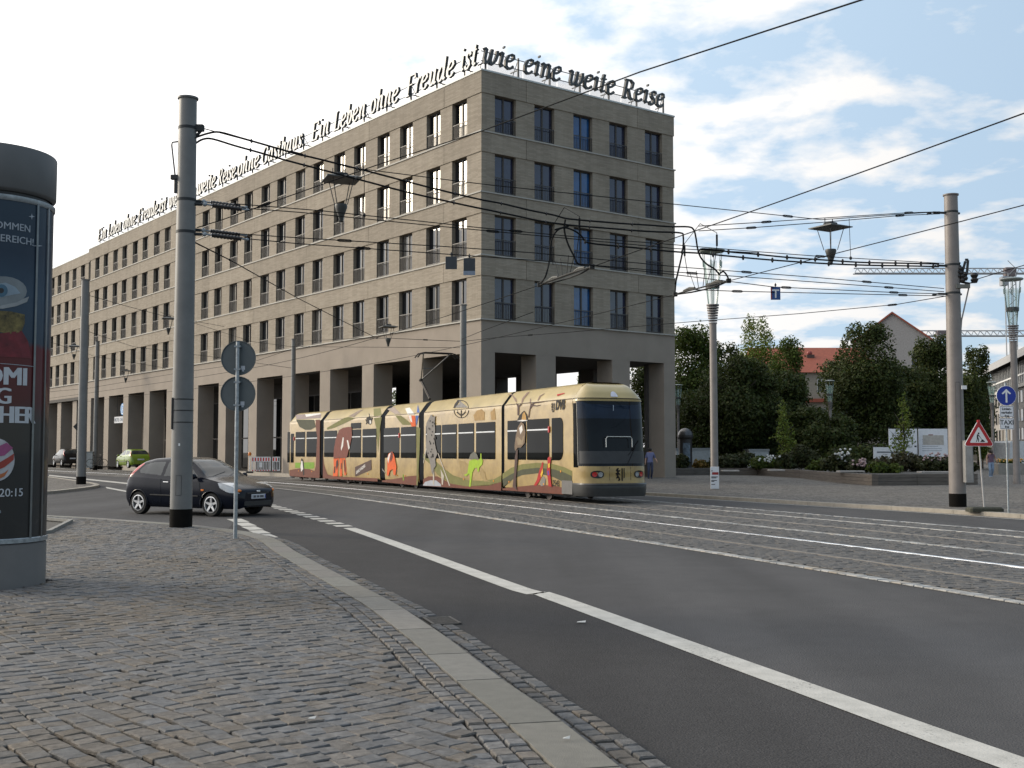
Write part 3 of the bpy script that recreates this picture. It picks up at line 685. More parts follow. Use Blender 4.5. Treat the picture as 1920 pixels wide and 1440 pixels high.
# ------------------------------------------------------------------ rooftop lettering: bold italic serif strokes
def arc(cx, cy, rx, ry, a0, a1, n=10): return [(cx+rx*math.cos(math.radians(a0+(a1-a0)*i/n)), cy+ry*math.sin(math.radians(a0+(a1-a0)*i/n))) for i in range(n+1)]
GLY = {   # strokes in units of the x-height = 1 (capitals 1.38), advance
 'w': ([[(.0,.9),(.1,1),(.2,.92),(.2,.3),(.28,.05),(.42,.03),(.58,.25),(.62,.5)], [(.62,1),(.62,.3),(.7,.05),(.84,.03),(1.02,.3),(1.08,.7),(1.02,.98)]], 1.28),
 'i': ([[(.0,.85),(.1,.97),(.2,.95),(.2,.2),(.28,.03),(.4,.15)], [(.16,1.38),(.26,1.38)], [(.16,1.32),(.26,1.32)]], .52),
 'e': ([[(.1,.48),(.45,.56),(.62,.75),(.55,.95),(.38,1.0),(.16,.85),(.06,.5),(.12,.16),(.34,0),(.55,.08),(.68,.24)]], .82),
 'n': ([[(.0,.88),(.1,.99),(.2,.92),(.2,0)], [(.2,.55),(.36,.9),(.52,1),(.64,.9),(.64,.2),(.72,.03),(.84,.15)]], .98),
 't': ([[(.22,1.3),(.2,.2),(.3,.02),(.46,.15)], [(.02,.98),(.46,.98)]], .58),
 's': ([[(.52,.8),(.46,.97),(.28,1),(.12,.85),(.16,.66),(.42,.42),(.5,.2),(.36,.02),(.16,.03),(.06,.24)]], .68),
 'r': ([[(.0,.88),(.1,.99),(.2,.92),(.2,0)], [(.2,.55),(.34,.88),(.5,1),(.6,.88)]], .68),
 'u': ([[(.0,.9),(.1,1),(.18,.92),(.18,.25),(.28,.03),(.44,.06),(.6,.4)], [(.62,1),(.62,.2),(.7,.03),(.82,.15)]], .96),
 'd': ([[(.6,.75),(.46,.98),(.26,.95),(.08,.6),(.08,.25),(.22,.02),(.42,.1),(.6,.45)], [(.5,1.5),(.62,1.5),(.62,.2),(.7,.03),(.82,.15)]], .96),
 'o': ([arc(.36,.5,.29,.49,90,450,16)], .82),
 'h': ([[(.06,1.5),(.2,1.5),(.2,0)], [(.2,.55),(.36,.9),(.52,1),(.64,.9),(.64,.2),(.72,.03),(.84,.15)]], .98),
 'b': ([[(.04,1.5),(.17,1.5),(.17,.15),(.3,.01),(.5,.1),(.64,.45),(.58,.88),(.4,.98),(.19,.6)]], .84),
 'a': ([[(.6,.75),(.46,.98),(.26,.95),(.08,.6),(.08,.25),(.22,.02),(.42,.1),(.6,.45)], [(.62,1),(.62,.2),(.7,.03),(.82,.15)]], .96),
 'E': ([[(.2,1.38),(.2,0)], [(.02,1.36),(.85,1.36),(.87,1.1)], [(.2,.72),(.66,.72)], [(.02,.02),(.86,.02),(.92,.32)]], 1.08),
 'L': ([[(.2,1.38),(.2,0)], [(.02,1.36),(.42,1.36)], [(.02,.02),(.8,.02),(.86,.4)]], 1.0),
 'F': ([[(.2,1.38),(.2,0)], [(.02,1.36),(.85,1.36),(.88,1.06)], [(.2,.72),(.66,.72)], [(.02,.02),(.42,.02)]], .96),
 'R': ([[(.2,1.38),(.2,0)], [(.02,1.36),(.55,1.37),(.78,1.2),(.76,.85),(.52,.68),(.2,.68)], [(.45,.68),(.72,.1),(.95,.02)], [(.02,.02),(.42,.02)]], 1.1),
 'G': ([[(.95,1.05),(.86,1.32),(.6,1.4),(.3,1.25),(.1,.8),(.14,.3),(.42,0),(.75,.06),(.92,.2),(.92,.6)], [(.7,.6),(1.05,.6)]], 1.22),
 '.': ([[(.1,.08),(.2,.08)], [(.1,.02),(.2,.02)]], .4),
}
LET_F = M('letter_face_sunlit', (.62,.62,.60), rough=.5, var=.04); LET_S = M('letter_side_shaded', (.028,.032,.034), rough=.5)  # sunlight put into the white face colour, shade into the black sides
LET_D = M('letter_face_shaded', (.05,.057,.06), rough=.45)  # same letters on the unlit front, shade put into the face colour
SIGNF = M('sign_frame', (.06,.065,.07), rough=.5, metal=.3)
def glyph(mb, strokes, ox, sc_, sx, shear=.24, depth=.16):
    """ox along the wall, outward is -y; face index 0, sides index 1"""
    for si, st in enumerate(strokes):
        P = [(Vector((a, b))) for a, b in st]; L = []; R_ = []
        for i, p in enumerate(P):
            tn = (P[min(i+1,len(P)-1)]-P[max(i-1,0)]).normalized(); nr = Vector((-tn.y, tn.x)); hw = (.040+.070*abs(tn.y))
            L.append(p+nr*hw); R_.append(p-nr*hw)
        n = len(P); d0 = -.004*si
        def V(q, y): return (ox+(q.x*sx+q.y*shear)*sc_, y, q.y*sc_)
        vs = [V(q, d0) for q in L]+[V(q, d0) for q in R_]+[V(q, d0+depth) for q in L]+[V(q, d0+depth) for q in R_]
        mb.cur = 0; mb.add(vs, [(i, n+i, n+i+1, i+1) for i in range(n-1)])
        mb.cur = 1; o = len(mb.v)-len(vs)
        fs = [(2*n+i, 2*n+i+1, 3*n+i+1, 3*n+i) for i in range(n-1)]+[(i, i+1, 2*n+i+1, 2*n+i) for i in range(n-1)]+[(n+i+1, n+i, 3*n+i, 3*n+i+1) for i in range(n-1)]+[(0,2*n,3*n,n),(n-1,2*n-1,4*n-1,3*n-1)]
        mb.f += [tuple(j+o for j in q) for q in fs]; mb.m += [1]*len(fs)
def sign_run(root, words, face, z=21.32, xh=.80, out_=-.0):
    for wd, a, b in words:
        tot = sum(GLY[c][1] for c in wd); ext = abs(b-a)-.24*xh; sx = ext/(tot*xh-.1)
        x = a
        for c in wd:
            st, adv = GLY[c]; mb = MB(); glyph(mb, st, 0, xh, sx); o = mb.build('letter', [face, LET_S], root, loc=(x, out_, z)); x += adv*xh*sx
sg = thing('rooftop_sign', 'grey rooftop letters reading wie eine weite Reise above the short front', 'sign', BC, BA)
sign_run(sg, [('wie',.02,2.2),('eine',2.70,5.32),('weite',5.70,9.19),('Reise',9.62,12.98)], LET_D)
def sign_frame(root, x0, x1, step, y0=.18):
    x = x0+.3
    while x < x1:
        g = MB(); g.box(x-.04,x+.04,y0,y0+.08,TOP+.03,TOP+1.15); g.box(x-.025,x+.025,y0+.08,y0+.7,TOP+.5,TOP+.55); g.tube([(x,y0+.7,TOP+.03),(x,y0+.1,TOP+1.0)],.02,5); g.build('post', SIGNF, root); x += step
    for z in (TOP+.52, TOP+1.02): g = MB(); g.box(x0,x1,y0+.0,y0+.035,z,z+.035); g.build('cross_rail', SIGNF, root)
sign_frame(sg, .1, 13.0, 2.1)
# long side: local frame turned so that x runs towards the corner
sg2 = thing('rooftop_sign', 'white faced rooftop letters running along the long sunlit side of the hotel', 'sign', BC, BA-PI/2)
W2 = [('ist',2.05,.42),('Freude',7.35,2.45),('ohne',11.35,8.05),('Leben',15.8,11.75),('Ein',18.8,16.25),('Gasthaus.',26.2,19.6),('ohne',30.2,26.5),('Reise',33.75,30.45),('weite',37.9,34.1),('eine',41.2,38.5),('wie',43.95,41.75),('ist',46.0,44.3),('Freude',51.1,46.2),('ohne',55.05,51.6),('Leben',59.2,55.4),('Ein',62.2,59.6)]
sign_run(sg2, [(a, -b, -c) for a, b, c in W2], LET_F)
sign_frame(sg2, -62.4, -.5, 2.62)
# hotel sign in the arcade
hs = thing('hotel_sign', 'round blue and white hotel sign hanging in the far arcade', 'sign', BC, BA-PI/2)
x_ = -55.6
BLUE_S = M('sign_blue', (.01,.22,.55), rough=.4)
g = MB(); g.prism([(x_+.6+.52*math.cos(q*PI/14), 5.35+.52*math.sin(q*PI/14)) for q in range(28)], lambda a, b: (a, 0.30, b), lambda a, b: (a, 0.36, b)); g.build('disc', BLUE_S, hs)
g = MB(); g.lathe([(.36,0),(.42,0)], 24); o = g.build('ring', WHITE, hs, loc=(x_+.6,.294,5.35)); o.rotation_euler[0] = PI/2
g = MB(); g.box(x_-1.6,x_+1.2,0.31,0.36,4.15,4.72); g.build('name_board', M('sign_board', (.5,.52,.55), rough=.5), hs)
def put_text(root, body, size, loc, rot, mat, bold=0, shear=0, align='LEFT', name='lettering', sx=1.0):
    vs, fs = text_mesh(body, size, bold, shear, align); mb = MB(); mb.add([(v.x*sx, v.y, 0) for v in vs], fs); o = mb.build(name, mat, root, loc=loc); o.rotation_euler = rot; return o
put_text(hs, '1', .55, (x_+.6,.293,5.15), (PI/2,0,0), WHITE, bold=.02, align='CENTER')
put_text(hs, 'MOTEL ONE', .42, (x_-1.5,.305,4.3), (PI/2,0,0), M('sign_dark', (.06,.09,.14), rough=.5), bold=.015, sx=.95)
g = MB(); g.tube([(x_-.9,.33,4.7),(x_-.9,.33,UND)],.02); g.tube([(x_+.8,.33,5.7),(x_+.8,.33,UND)],.02); g.build('hanger', DARKMET, hs)
# ------------------------------------------------------------------ the tram
def proj(p):
    v = Vector(p)-EYEV; y = v.y*cp+v.z*sp_; z = -v.y*sp_+v.z*cp
    return 960+F_PX*v.x/y, 720-F_PX*z/y
TC = 3.525; HW = 1.15
def s_at(px, off, z=1.5):
    a, b = 10.0, 120.0
    for _ in range(50):
        m = (a+b)/2
        if proj(track(m, off, z))[0] > px: a = m
        else: b = m
    return (a+b)/2
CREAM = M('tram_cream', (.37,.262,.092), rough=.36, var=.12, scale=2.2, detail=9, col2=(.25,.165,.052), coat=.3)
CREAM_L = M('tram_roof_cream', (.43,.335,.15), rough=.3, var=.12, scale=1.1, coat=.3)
BELL = M('bellows_rubber', (.018,.018,.018), rough=.55)
TGL = glass('tram_glass', (.005,.006,.006), ior=1.33); TGL.node_tree.nodes['Principled BSDF'].inputs['Specular IOR Level'].default_value = .06
WSH = glass('windscreen', (.006,.008,.010), ior=1.4); WSH.node_tree.nodes['Principled BSDF'].inputs['Specular IOR Level'].default_value = .3
BUMP = M('bumper_plastic', (.022,.023,.023), rough=.4)
UNDER = M('underframe', (.012,.011,.010), rough=.7)
def pm(name, c, r=.4): return M('print_'+name, c, rough=.5, var=.10, scale=5, spec=.12)
OLIVE, DOLIVE, BROWN, DBROWN = pm('olive',(.16,.155,.05)), pm('dark_olive',(.06,.062,.035)), pm('brown',(.135,.045,.028)), pm('trunk',(.075,.045,.038))
ORANGE, RED, GREEN, GREY, LIME = pm('orange',(.60,.10,.02)), pm('red',(.36,.02,.02)), pm('grass',(.17,.30,.03)), pm('grey',(.20,.185,.17)), pm('lime',(.28,.42,.03))
PWHITE, PBLACK, PBLUE, TANP, ELE = pm('white',(.65,.63,.60)), pm('black',(.018,.016,.016)), pm('blue',(.06,.12,.35)), pm('tan',(.36,.25,.10)), pm('rust',(.16,.045,.03))
TEAL = pm('leaf', (.24,.42,.26))
tram = thing('tram', 'cream articulated tram painted with zoo animals rolling along the far track', 'tram', track(s_at(1073, TC-HW), TC))
TR0 = tram.location.copy()
cuts = [(946,1073), (795,940), (722,785), (607,712), (545,600)]
SECS = []
for a, b in cuts:
    s0, s1 = s_at(b, TC-HW), s_at(a, TC-HW)        # s0 is the leading end
    P0, P1 = track(s0, TC), track(s1, TC)
    fwd = (P0-P1).normalized(); side = Vector((-fwd.y, fwd.x, 0))     # side = left of travel
    L = (P0-P1).length; SECS.append(dict(P=P1, f=fwd, L=L, rz=math.atan2(fwd.y, fwd.x)))
# in each section: x runs from the rear end to the leading end, y = left; the side seen is y = -HW (travel's right)
def sec_local(S, p): d_ = Vector(p)-S['P']; lf = Vector((-S['f'].y, S['f'].x, 0)); return Vector((d_.dot(S['f']), d_.dot(lf), d_.z))
PROF = [(1.08,.30),(1.13,.36),(1.15,.60),(1.15,1.2),(1.15,2.4),(1.15,3.10),(1.145,3.22),(1.11,3.27),(1.08,3.30),(.80,3.66),(.68,3.73),(.45,3.77),(0,3.78)]
full = [(-a,z) for a,z in PROF]+[(a,z) for a,z in PROF[-2::-1]]
def place(o, S):
    o.rotation_euler[2] = S['rz']; o.location = S['P']-TR0
    return o
def dec(S, poly, mat, lift=.007, plane='side', name='print', parent=None):
    if plane == 'side':
        lf = Vector((-S['f'].y, S['f'].x, 0)); P = S['P']-lf*(HW+lift); n_ = lf
    else:
        lf = Vector((-S['f'].y, S['f'].x, 0)); t1 = (lf*.28+Vector((0,0,.36))).normalized(); n_ = t1.cross(S['f']).normalized(); P = S['P']-lf*1.08+Vector((0,0,3.30))
        if n_.dot(-lf) < 0: n_ = -n_
        P = P+n_*lift
    vs = [sec_local(S, on_plane(x, y, P, n_)) for x, y in poly]
    if plane == 'roof': vs = [v if v.z < 3.655 else v+(Vector((0,.28,.36)).normalized()*-1)*((v.z-3.655)/.789) for v in vs]
    g = MB(); g.add(vs, [tuple(range(len(vs)))]); return g.build(name, mat, parent if parent is not None else S['o'])
def A_(*pts): return [(520+x/4.8, 640+y/4.8) for x, y in pts]
def B_(*pts): return [(860+x/5.053, 680+y/5.053) for x, y in pts]
ZB, ZT = 1.33, 2.68
for k, S in enumerate(SECS):
    g = MB(); n = len(full); nx = 8
    for i in range(nx+1): g.v += [(S['L']*i/nx, y, z) for y, z in full]
    fs = [(i*n+j, (i+1)*n+j, (i+1)*n+j+1, i*n+j+1) for i in range(nx) for j in range(n-1)]
    for q in fs:
        zc = sum(g.v[i][2] for i in q)/4; g.f.append(q); g.m.append(1 if zc > 3.27 else 0)
    g.f.append(tuple(range(n))); g.m.append(0)
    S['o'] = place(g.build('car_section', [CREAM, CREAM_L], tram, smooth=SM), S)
    # roof edge seam
    g = MB(); g.tube([(0.01,-1.152,3.245),(S['L']-.01,-1.152,3.245)], .008, 5); g.build('roof_seam', PBLACK, S['o'])
def wins(k, rng_, z0=ZB, z1=ZT, mat=TGL, bar=True):
    S = SECS[k]; lf = Vector((-S['f'].y, S['f'].x, 0)); P = S['P']-lf*HW
    for a, b in rng_:
        xa = sec_local(S, on_plane(a, 830, P, lf)).x; xb = sec_local(S, on_plane(b, 830, P, lf)).x
        g = MB(); g.prism([(xa+.03,z0),(xb-.03,z0),(xb,z0+.03),(xb,z1-.03),(xb-.03,z1),(xa+.03,z1),(xa,z1-.03),(xa,z0+.03)], lambda x, z: (x,-HW-.012,z), lambda x, z: (x,-HW+.02,z)); o = g.build('window', mat, S['o'])
        if bar:
            g = MB(); g.box(xa+.04,xb-.04,-HW-.030,-HW-.013,2.30,2.345); g.build('light_streak', M('light_streak', (.62,.64,.66), rough=.3), o)  # pale bar standing in for light reflected in the pane
            g = MB(); g.box(xa+.01,xb-.01,-HW-.018,-HW-.013,2.245,2.262); g.build('vent_seam', PBLACK, o)
wins(0, [(952,986.5),(988.5,1030)])
wins(1, [(799,827),(829,856.5),(860,889),(893,929)])
wins(2, [(720,749),(752,780.5)])
wins(3, [(608,632),(635,655),(656,677),(680,706)])
wins(4, [(554.5,572),(575,596)]); wins(4, [(545.5,551)], 1.0, 2.6, bar=False)
wins(3, [(658,677)], 2.72, 3.0, bar=False)
S = SECS[0]
# cab side window with its rounded corners
lf = Vector((-S['f'].y, S['f'].x, 0)); P = S['P']-lf*HW
xa = sec_local(S, on_plane(1035, 830, P, lf)).x; xb = sec_local(S, on_plane(1056, 830, P, lf)).x
pl = [(xa,ZB),(xb-.3,ZB)]+[(xb-.3+.3*math.sin(q*PI/12), ZB+.3-.3*math.cos(q*PI/12)) for q in range(1,7)]+[(xb-.22+.22*math.cos(q*PI/12), ZT-.22+.22*math.sin(q*PI/12)) for q in range(0,7)]+[(xa,ZT)]
g = MB(); g.prism(pl, lambda x, z: (x,-HW-.012,z), lambda x, z: (x,-HW+.02,z)); g.build('window', TGL, S['o'])
# nose
NO = place(obj('cab_nose', None, tram), S); 
def xf(z): return float(np.interp(z, [.2,.62,.65,1.12,1.2,2.2,3.15,3.25,3.45,3.62,3.72,3.77], [.98,1.0,.90,.90,.86,.76,.60,.62,.50,.30,.08,-.3]))
def hw(z): return float(np.interp(z, [.2,.3,.6,3.1,3.25,3.30,3.45,3.62,3.72,3.77], [1.10,1.13,1.15,1.15,1.13,1.08,.96,.83,.70,.45]))
def nose_strip(name, z0, z1, nz, mat, push=0.0, y0=-1, y1=1, parent=None, ny=28, p=3.4):
    g = MB(); L = S['L']
    for i in range(nz+1):
        z = z0+(z1-z0)*i/nz; h = hw(z)+push*.5; f_ = xf(z)+push
        for j in range(ny+1):
            a = PI*(1-(y0+(y1-y0)*j/ny))/2      # 0..PI across the front
            y = h*math.copysign(abs(math.cos(a))**(2/p), math.cos(a)); x = f_*abs(math.sin(a))**(2/p)
            g.v.append((L+x-(0 if push == 0 else .0), y, z))
    g.f = [(i*(ny+1)+j, i*(ny+1)+j+1, (i+1)*(ny+1)+j+1, (i+1)*(ny+1)+j) for i in range(nz) for j in range(ny)]; g.m = [0]*len(g.f)
    return g.build(name, mat, parent or NO, smooth=SM)
nose_strip('bumper', .24, .63, 5, BUMP, push=.03)
nose_strip('bumper_lip', .60, .64, 1, M('bumper_lip', (.05,.05,.05), rough=.4), push=.045)
fp = nose_strip('front_panel', .64, 1.165, 5, CREAM)
ws = nose_strip('windscreen', 1.16, 3.18, 10, WSH, y0=-.86, y1=.86)
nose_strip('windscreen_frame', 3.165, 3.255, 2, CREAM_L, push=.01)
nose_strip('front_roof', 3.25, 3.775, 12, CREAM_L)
nose_strip('seam', 3.235, 3.26, 1, PBLACK, push=.02)
# cream door posts either side of the screen, dark quarter lights
for a, b in ((-1,-.90),(.90,1)): nose_strip('corner_post', 1.16, 3.20, 6, CREAM, push=.002, y0=a, y1=b, ny=4)
for a, b in ((-.99,-.86),(.86,.99)): nose_strip('quarter_light', 1.12, 3.10, 6, TGL, push=.008, y0=a, y1=b, ny=5)
for a, b in ((-.862,-.848),(.848,.862)): nose_strip('screen_pillar', 1.18, 3.16, 6, M('screen_post', (.30,.29,.26), rough=.4), push=.014, y0=a, y1=b, ny=2)
nose_strip('screen_shade', 2.62, 3.14, 3, glass('screen_shade', (.008,.016,.032), ior=1.35), push=.004, y0=-.84, y1=.84)
# grab hoop and dash seen through the screen
g = MB(); pts = [(1.02*0+S['L']+.93,-.42,1.78)]; g.tube([(S['L']+.91,-.45,1.74),(S['L']+.90,-.45,2.0),(S['L']+.895,-.40,2.06),(S['L']+.895,.40,2.06),(S['L']+.90,.45,2.0),(S['L']+.91,.45,1.74)], .016, 6); g.build('grab_hoop', M('hoop', (.5,.5,.48), rough=.3, metal=.8), ws)
nose_strip('dash', 1.24, 1.62, 8, M('dash', (.03,.032,.035), rough=.5), push=.016, y0=-.80, y1=.80, parent=ws)
def on_nose(yv, z, push=.0, p=3.4):
    h = hw(z); c = min(.999, abs(yv)/h)**(p/2); sn = math.sqrt(max(0,1-c*c)); return Vector((S['L']+(xf(z)+push)*sn**(2/p), yv, z))
def nose_patch(name, ys, zs, mat, push=.012, parent=None):
    g = MB(); 
    for z in zs:
        for y in ys: g.v.append(tuple(on_nose(y, z, push)))
    n = len(ys); g.f = [(i*n+j, i*n+j+1, (i+1)*n+j+1, (i+1)*n+j) for i in range(len(zs)-1) for j in range(n-1)]; g.m = [0]*len(g.f); return g.build(name, mat, parent or NO, smooth=True)
HLG = M('headlight_glass', (.30,.32,.33), rough=.12, var=.3, scale=14); LRED = M('lamp_red', (.42,.015,.012), rough=.2)
for sg_ in (-1, 1):
    ys = [sg_*(.56+.05*i) for i in range(8)]
    g = MB(); ctr = [(sg_*(.72+.20*math.cos(q*PI/10)), .91+.115*math.copysign(abs(math.sin(q*PI/10))**.7, math.sin(q*PI/10))) for q in range(20)]
    vs = [on_nose(a, b, .014) for a, b in ctr]; g.add(vs, [tuple(range(20))]); hl = g.build('headlight', BLACK, NO)
    for dx, mt in ((-.085, HLG), (.085, LRED) if sg_ < 0 else (.085, LRED)):
        yy_ = sg_*(.72)+dx*(1 if sg_ > 0 else -1); g = MB(); g.add([on_nose(yy_+.075*math.cos(q*PI/8), .91+.075*math.sin(q*PI/8), .022) for q in range(16)], [tuple(range(16))]); g.build('lamp', mt, hl)
# lamp in the forehead, panel seams, crest of the city
g = MB(); g.add([on_nose(.12*math.cos(q*PI/12), 3.30+.17*abs(math.sin(q*PI/12)), .02) for q in range(13)], [tuple(range(13))]); g.build('marker_lamp', M('lamp_white', (.62,.62,.70), rough=.2), NO)
for y in (-.33,.40): g = MB(); g.tube([on_nose(y,.68,.002), on_nose(y,1.14,.002)], .007, 5); g.build('panel_seam', PBLACK, fp)
def crest(root, fn, mat):
    """rampant beast and two bars"""
    lion = [(-.16,.20),(-.10,.26),(-.05,.22),(-.09,.18),(-.04,.15),(.0,.19),(-.01,.12),(-.07,.09),(-.02,.04),(.01,-.03),(-.03,-.02),(-.06,.02),(-.08,-.05),(-.03,-.10),(.0,-.20),(-.06,-.26),(-.10,-.22),(-.06,-.18),(-.09,-.12),(-.14,-.16),(-.18,-.12),(-.13,-.08),(-.16,0),(-.2,.04),(-.14,.07),(-.13,.12),(-.18,.13)]
    for pl in (lion, [(.05,.24),(.10,.24),(.10,-.25),(.05,-.25)], [(.14,.24),(.175,.24),(.175,-.12),(.14,-.15)]):
        g = MB(); g.add([fn(a, b) for a, b in pl], [tuple(range(len(pl)))]); g.build('crest', mat, root)
crest(fp, lambda a, b: on_nose(.03+a*.85, .905+b*.80, .012), PBLACK)
put_text(ws, '1', .26, on_nose(-.02,2.86,.018)+Vector((0,-.05,0)), (PI/2,0,PI/2), M('route_number', (.35,.42,.5), rough=.5), align='CENTER')
g = MB(); g.tube([on_nose(.3,1.22,.02), on_nose(.62,1.75,.03)], .012, 5); g.tube([on_nose(.35,1.5,.03), on_nose(.78,1.95,.03)], .01, 5); g.build('wiper', PBLACK, ws)
# grey corner of the skirt
g = MB(); g.box(S['L']-.75,S['L']+.0,-HW-.012,-HW+.05,.28,.70); g.build('skirt_corner', M('skirt_grey', (.10,.095,.09), rough=.4), S['o'])
# bellows between the sections
for k in range(4):
    A, B = SECS[k], SECS[k+1]; g = MB(); n = len(full); NB = 10
    p0 = A['P']; p1 = B['P']+B['f']*B['L']
    for i in range(NB+1):
        t = i/NB; c = p1.lerp(p0, t); f_ = (B['f'].lerp(A['f'], t)).normalized(); lf_ = Vector((-f_.y, f_.x, 0)); sc_ = .985 if i % 2 else .93
        for y, z in full: g.v.append(tuple(c+lf_*(y*sc_)+Vector((0,0,.35+(z-.3)*(.985 if i % 2 else .965)))-TR0))
    g.f = [(i*n+j, (i+1)*n+j, (i+1)*n+j+1, i*n+j+1) for i in range(NB) for j in range(n-1)]; g.m = [0]*len(g.f); g.build('bellows', BELL, tram)
# tail
S5 = SECS[4]
g = MB(); n = len(full)
for i in range(7):
    t = i/6; sc_ = 1-.22*t**2.2; x = -.75*t
    for y, z in full: g.v.append((x*(1-.35*max(0,(z-2.9)))-.0, y*sc_, z if z < 3.2 else 3.2+(z-3.2)*(1-.75*t**2)))
g.f = [(i*n+j, i*n+j+1, (i+1)*n+j+1, (i+1)*n+j) for i in range(6) for j in range(n-1)]+[tuple(6*n+j for j in range(n))]; g.m = [1 if sum(g.v[i][2] for i in q)/len(q) > 3.2 else 0 for q in g.f]
g.build('tail', [CREAM, CREAM_L], S5['o'], smooth=SM)
g = MB(); g.box(-.5,-.1,-HW-.0,-HW+.3,1.0,2.7); g.build('tail_glass', TGL, S5['o'])
# running gear
def bogie(S, x):
    b = MB(); b.box(x-1.15,x+1.15,-.95,.95,.22,.5); o = b.build('bogie', UNDER, S['o'])
    for dx in (-.85,.85):
        for y in (-.72,.72):
            g = MB(); g.lathe([(0,-.05),(.10,-.05),(.12,-.02),(.25,-.02),(.28,.0),(.28,.06),(0,.06)], 20); q = g.build('wheel', M('wheel_steel', (.07,.06,.055), rough=.5, metal=.5), o, smooth=SM, loc=(x+dx,y,.30)); q.rotation_euler[0] = PI/2*(1 if y < 0 else -1)
    for dx in (-.35,.1,.5):
        g = MB(); g.bbox(x+dx-.1,x+dx+.1,-1.0,-.9,.14,.36,.02); g.build('axle_box', M('axle_box', (.05,.04,.03), rough=.7), o)
bogie(SECS[0], SECS[0]['L']*.38); bogie(SECS[2], SECS[2]['L']*.5); bogie(SECS[4], SECS[4]['L']*.35); bogie(SECS[3], SECS[3]['L']*.45)
for S_ in SECS:
    g = MB(); g.box(.1,S_['L']-.1,-.98,.98,.2,.34); g.build('underframe', UNDER, S_['o'])
# marker reflectors along the skirt
for k, px in ((0,1052),(0,1020),(0,955),(1,926),(1,870),(2,760),(2,745),(3,690),(3,650),(4,585),(4,560)):
    Sx = SECS[k]; lf = Vector((-Sx['f'].y, Sx['f'].x, 0)); q = sec_local(Sx, on_plane(px, 880, Sx['P']-lf*HW, lf)); z = .95 if px == 1052 else .52
    g = MB(); g.box(q.x-.03,q.x+.03,-HW-.02,-HW-.004,z,z+.06); g.build('reflector', M('amber', (.75,.28,.03), rough=.25), Sx['o'])
for k, px in ((0,1030.5),(2,749.5),(4,552.5)):
    Sx = SECS[k]; lf = Vector((-Sx['f'].y, Sx['f'].x, 0)); q = sec_local(Sx, on_plane(px, 800, Sx['P']-lf*HW, lf))
    g = MB(); g.bbox(q.x-.05,q.x+.05,-HW-.05,-HW+.01,2.22,2.42,.015); g.build('door_lamp', M('door_red', (.45,.02,.02), rough=.3), Sx['o'])
# --- livery: prints on the side, one flat piece each
S1, S2, S3, S4 = SECS[0], SECS[1], SECS[2], SECS[3]
dec(S1, B_((415,1052),(500,995),(600,962),(745,948),(900,962),(1000,990),(1073,1025),(1073,1075),(1000,1040),(900,1010),(745,995),(600,1012),(500,1055),(415,1105)), OLIVE)
dec(S1, B_((415,1105),(500,1055),(600,1012),(745,995),(900,1010),(1000,1040),(1073,1075),(1073,1125),(1000,1135),(900,1085),(745,1048),(600,1065),(520,1100),(425,1175)), DOLIVE)
dec(S1, B_((415,1192),(560,1175),(745,1156),(900,1165),(990,1185),(990,1248),(415,1208)), BROWN)
dec(S2, A_((1312,1010),(1400,1055),(1480,1130),(1580,1205),(1720,1250),(1830,1255),(1950,1240),(2014,1205),(2014,1265),(1900,1300),(1700,1305),(1560,1280),(1440,1200),(1370,1100),(1312,1050)), OLIVE)
dec(S2, A_((1312,1240),(1360,1215),(1440,1215),(1560,1280),(1700,1305),(1900,1290),(2014,1265),(2014,1345),(1700,1325),(1312,1300)), BROWN)
dec(S2, A_((1312,1290),(1330,1265),(1380,1250),(1430,1252),(1470,1285),(1475,1305),(1312,1298)), pm('ice',(.34,.36,.40)), .010)
dec(S3, A_((942,1252),(1050,1238),(1180,1214),(1254,1208),(1254,1296),(942,1266)), BROWN)
dec(S4, A_((410,1120),(430,1190),(520,1218),(700,1224),(902,1233),(902,1262),(410,1232)), BROWN)
dec(S4, A_((410,1000),(418,1100),(450,1200),(410,1200)), BROWN, .009)
dec(S5, A_((110,1158),(200,1143),(290,1150),(345,1170),(375,1232),(110,1212)), BROWN)
dec(S5, A_((345,705),(385,705),(382,900),(380,1228),(322,1228),(345,1120),(352,980),(358,860),(345,770)), BROWN, .034)
dec(S5, A_((168,705),(330,705),(345,770),(300,796),(250,796),(200,770)), DOLIVE, .009)
dec(S5, A_((172,650),(260,640),(395,650),(390,690),(172,702)), pm('mauve',(.24,.19,.18)), .01, 'roof'); dec(S5, A_((250,655),(395,628),(395,655),(260,680)), PWHITE, .012, 'roof')
dec(S5, A_((160,1092),(332,1088),(332,1142),(290,1148),(200,1140),(160,1138)), GREEN, .009)
dec(S5, A_((215,1050),(228,1060),(240,1100),(243,1200),(232,1208),(226,1150),(214,1180),(205,1140)), PBLACK, .012); dec(S5, A_((216,1075),(226,1080),(232,1150),(214,1175),(208,1130)), PWHITE, .015)
# section 4: branch, elephant, sign
dec(S4, A_((445,780),(520,735),(600,690),(640,680),(700,690),(600,740),(520,775),(450,795)), OLIVE, .009)
dec(S4, A_((640,675),(700,640),(770,592),(790,592),(720,655),(690,680)), pm('bark',(.22,.17,.13)), .01, 'roof')
dec(S4, A_((868,690),(940,680),(925,770),(905,1000),(895,1220),(905,1000),(890,780)), OLIVE, .009); dec(S4, A_((870,600),(945,575),(938,665),(868,675)), OLIVE, .01, 'roof')
dec(S4, A_((540,838),(556,800),(590,778),(640,770),(668,772),(672,850),(655,930),(640,985),(625,1045),(505,1055),(508,975),(525,880)), ELE, .034)
for q in (((505,1050),(556,1052),(548,1150),(542,1215),(500,1215),(508,1130)), ((562,1050),(588,1050),(582,1214),(562,1216)), ((592,1050),(610,1050),(622,1150),(618,1205),(603,1205))): dec(S4, A_(*q), ORANGE, .012)
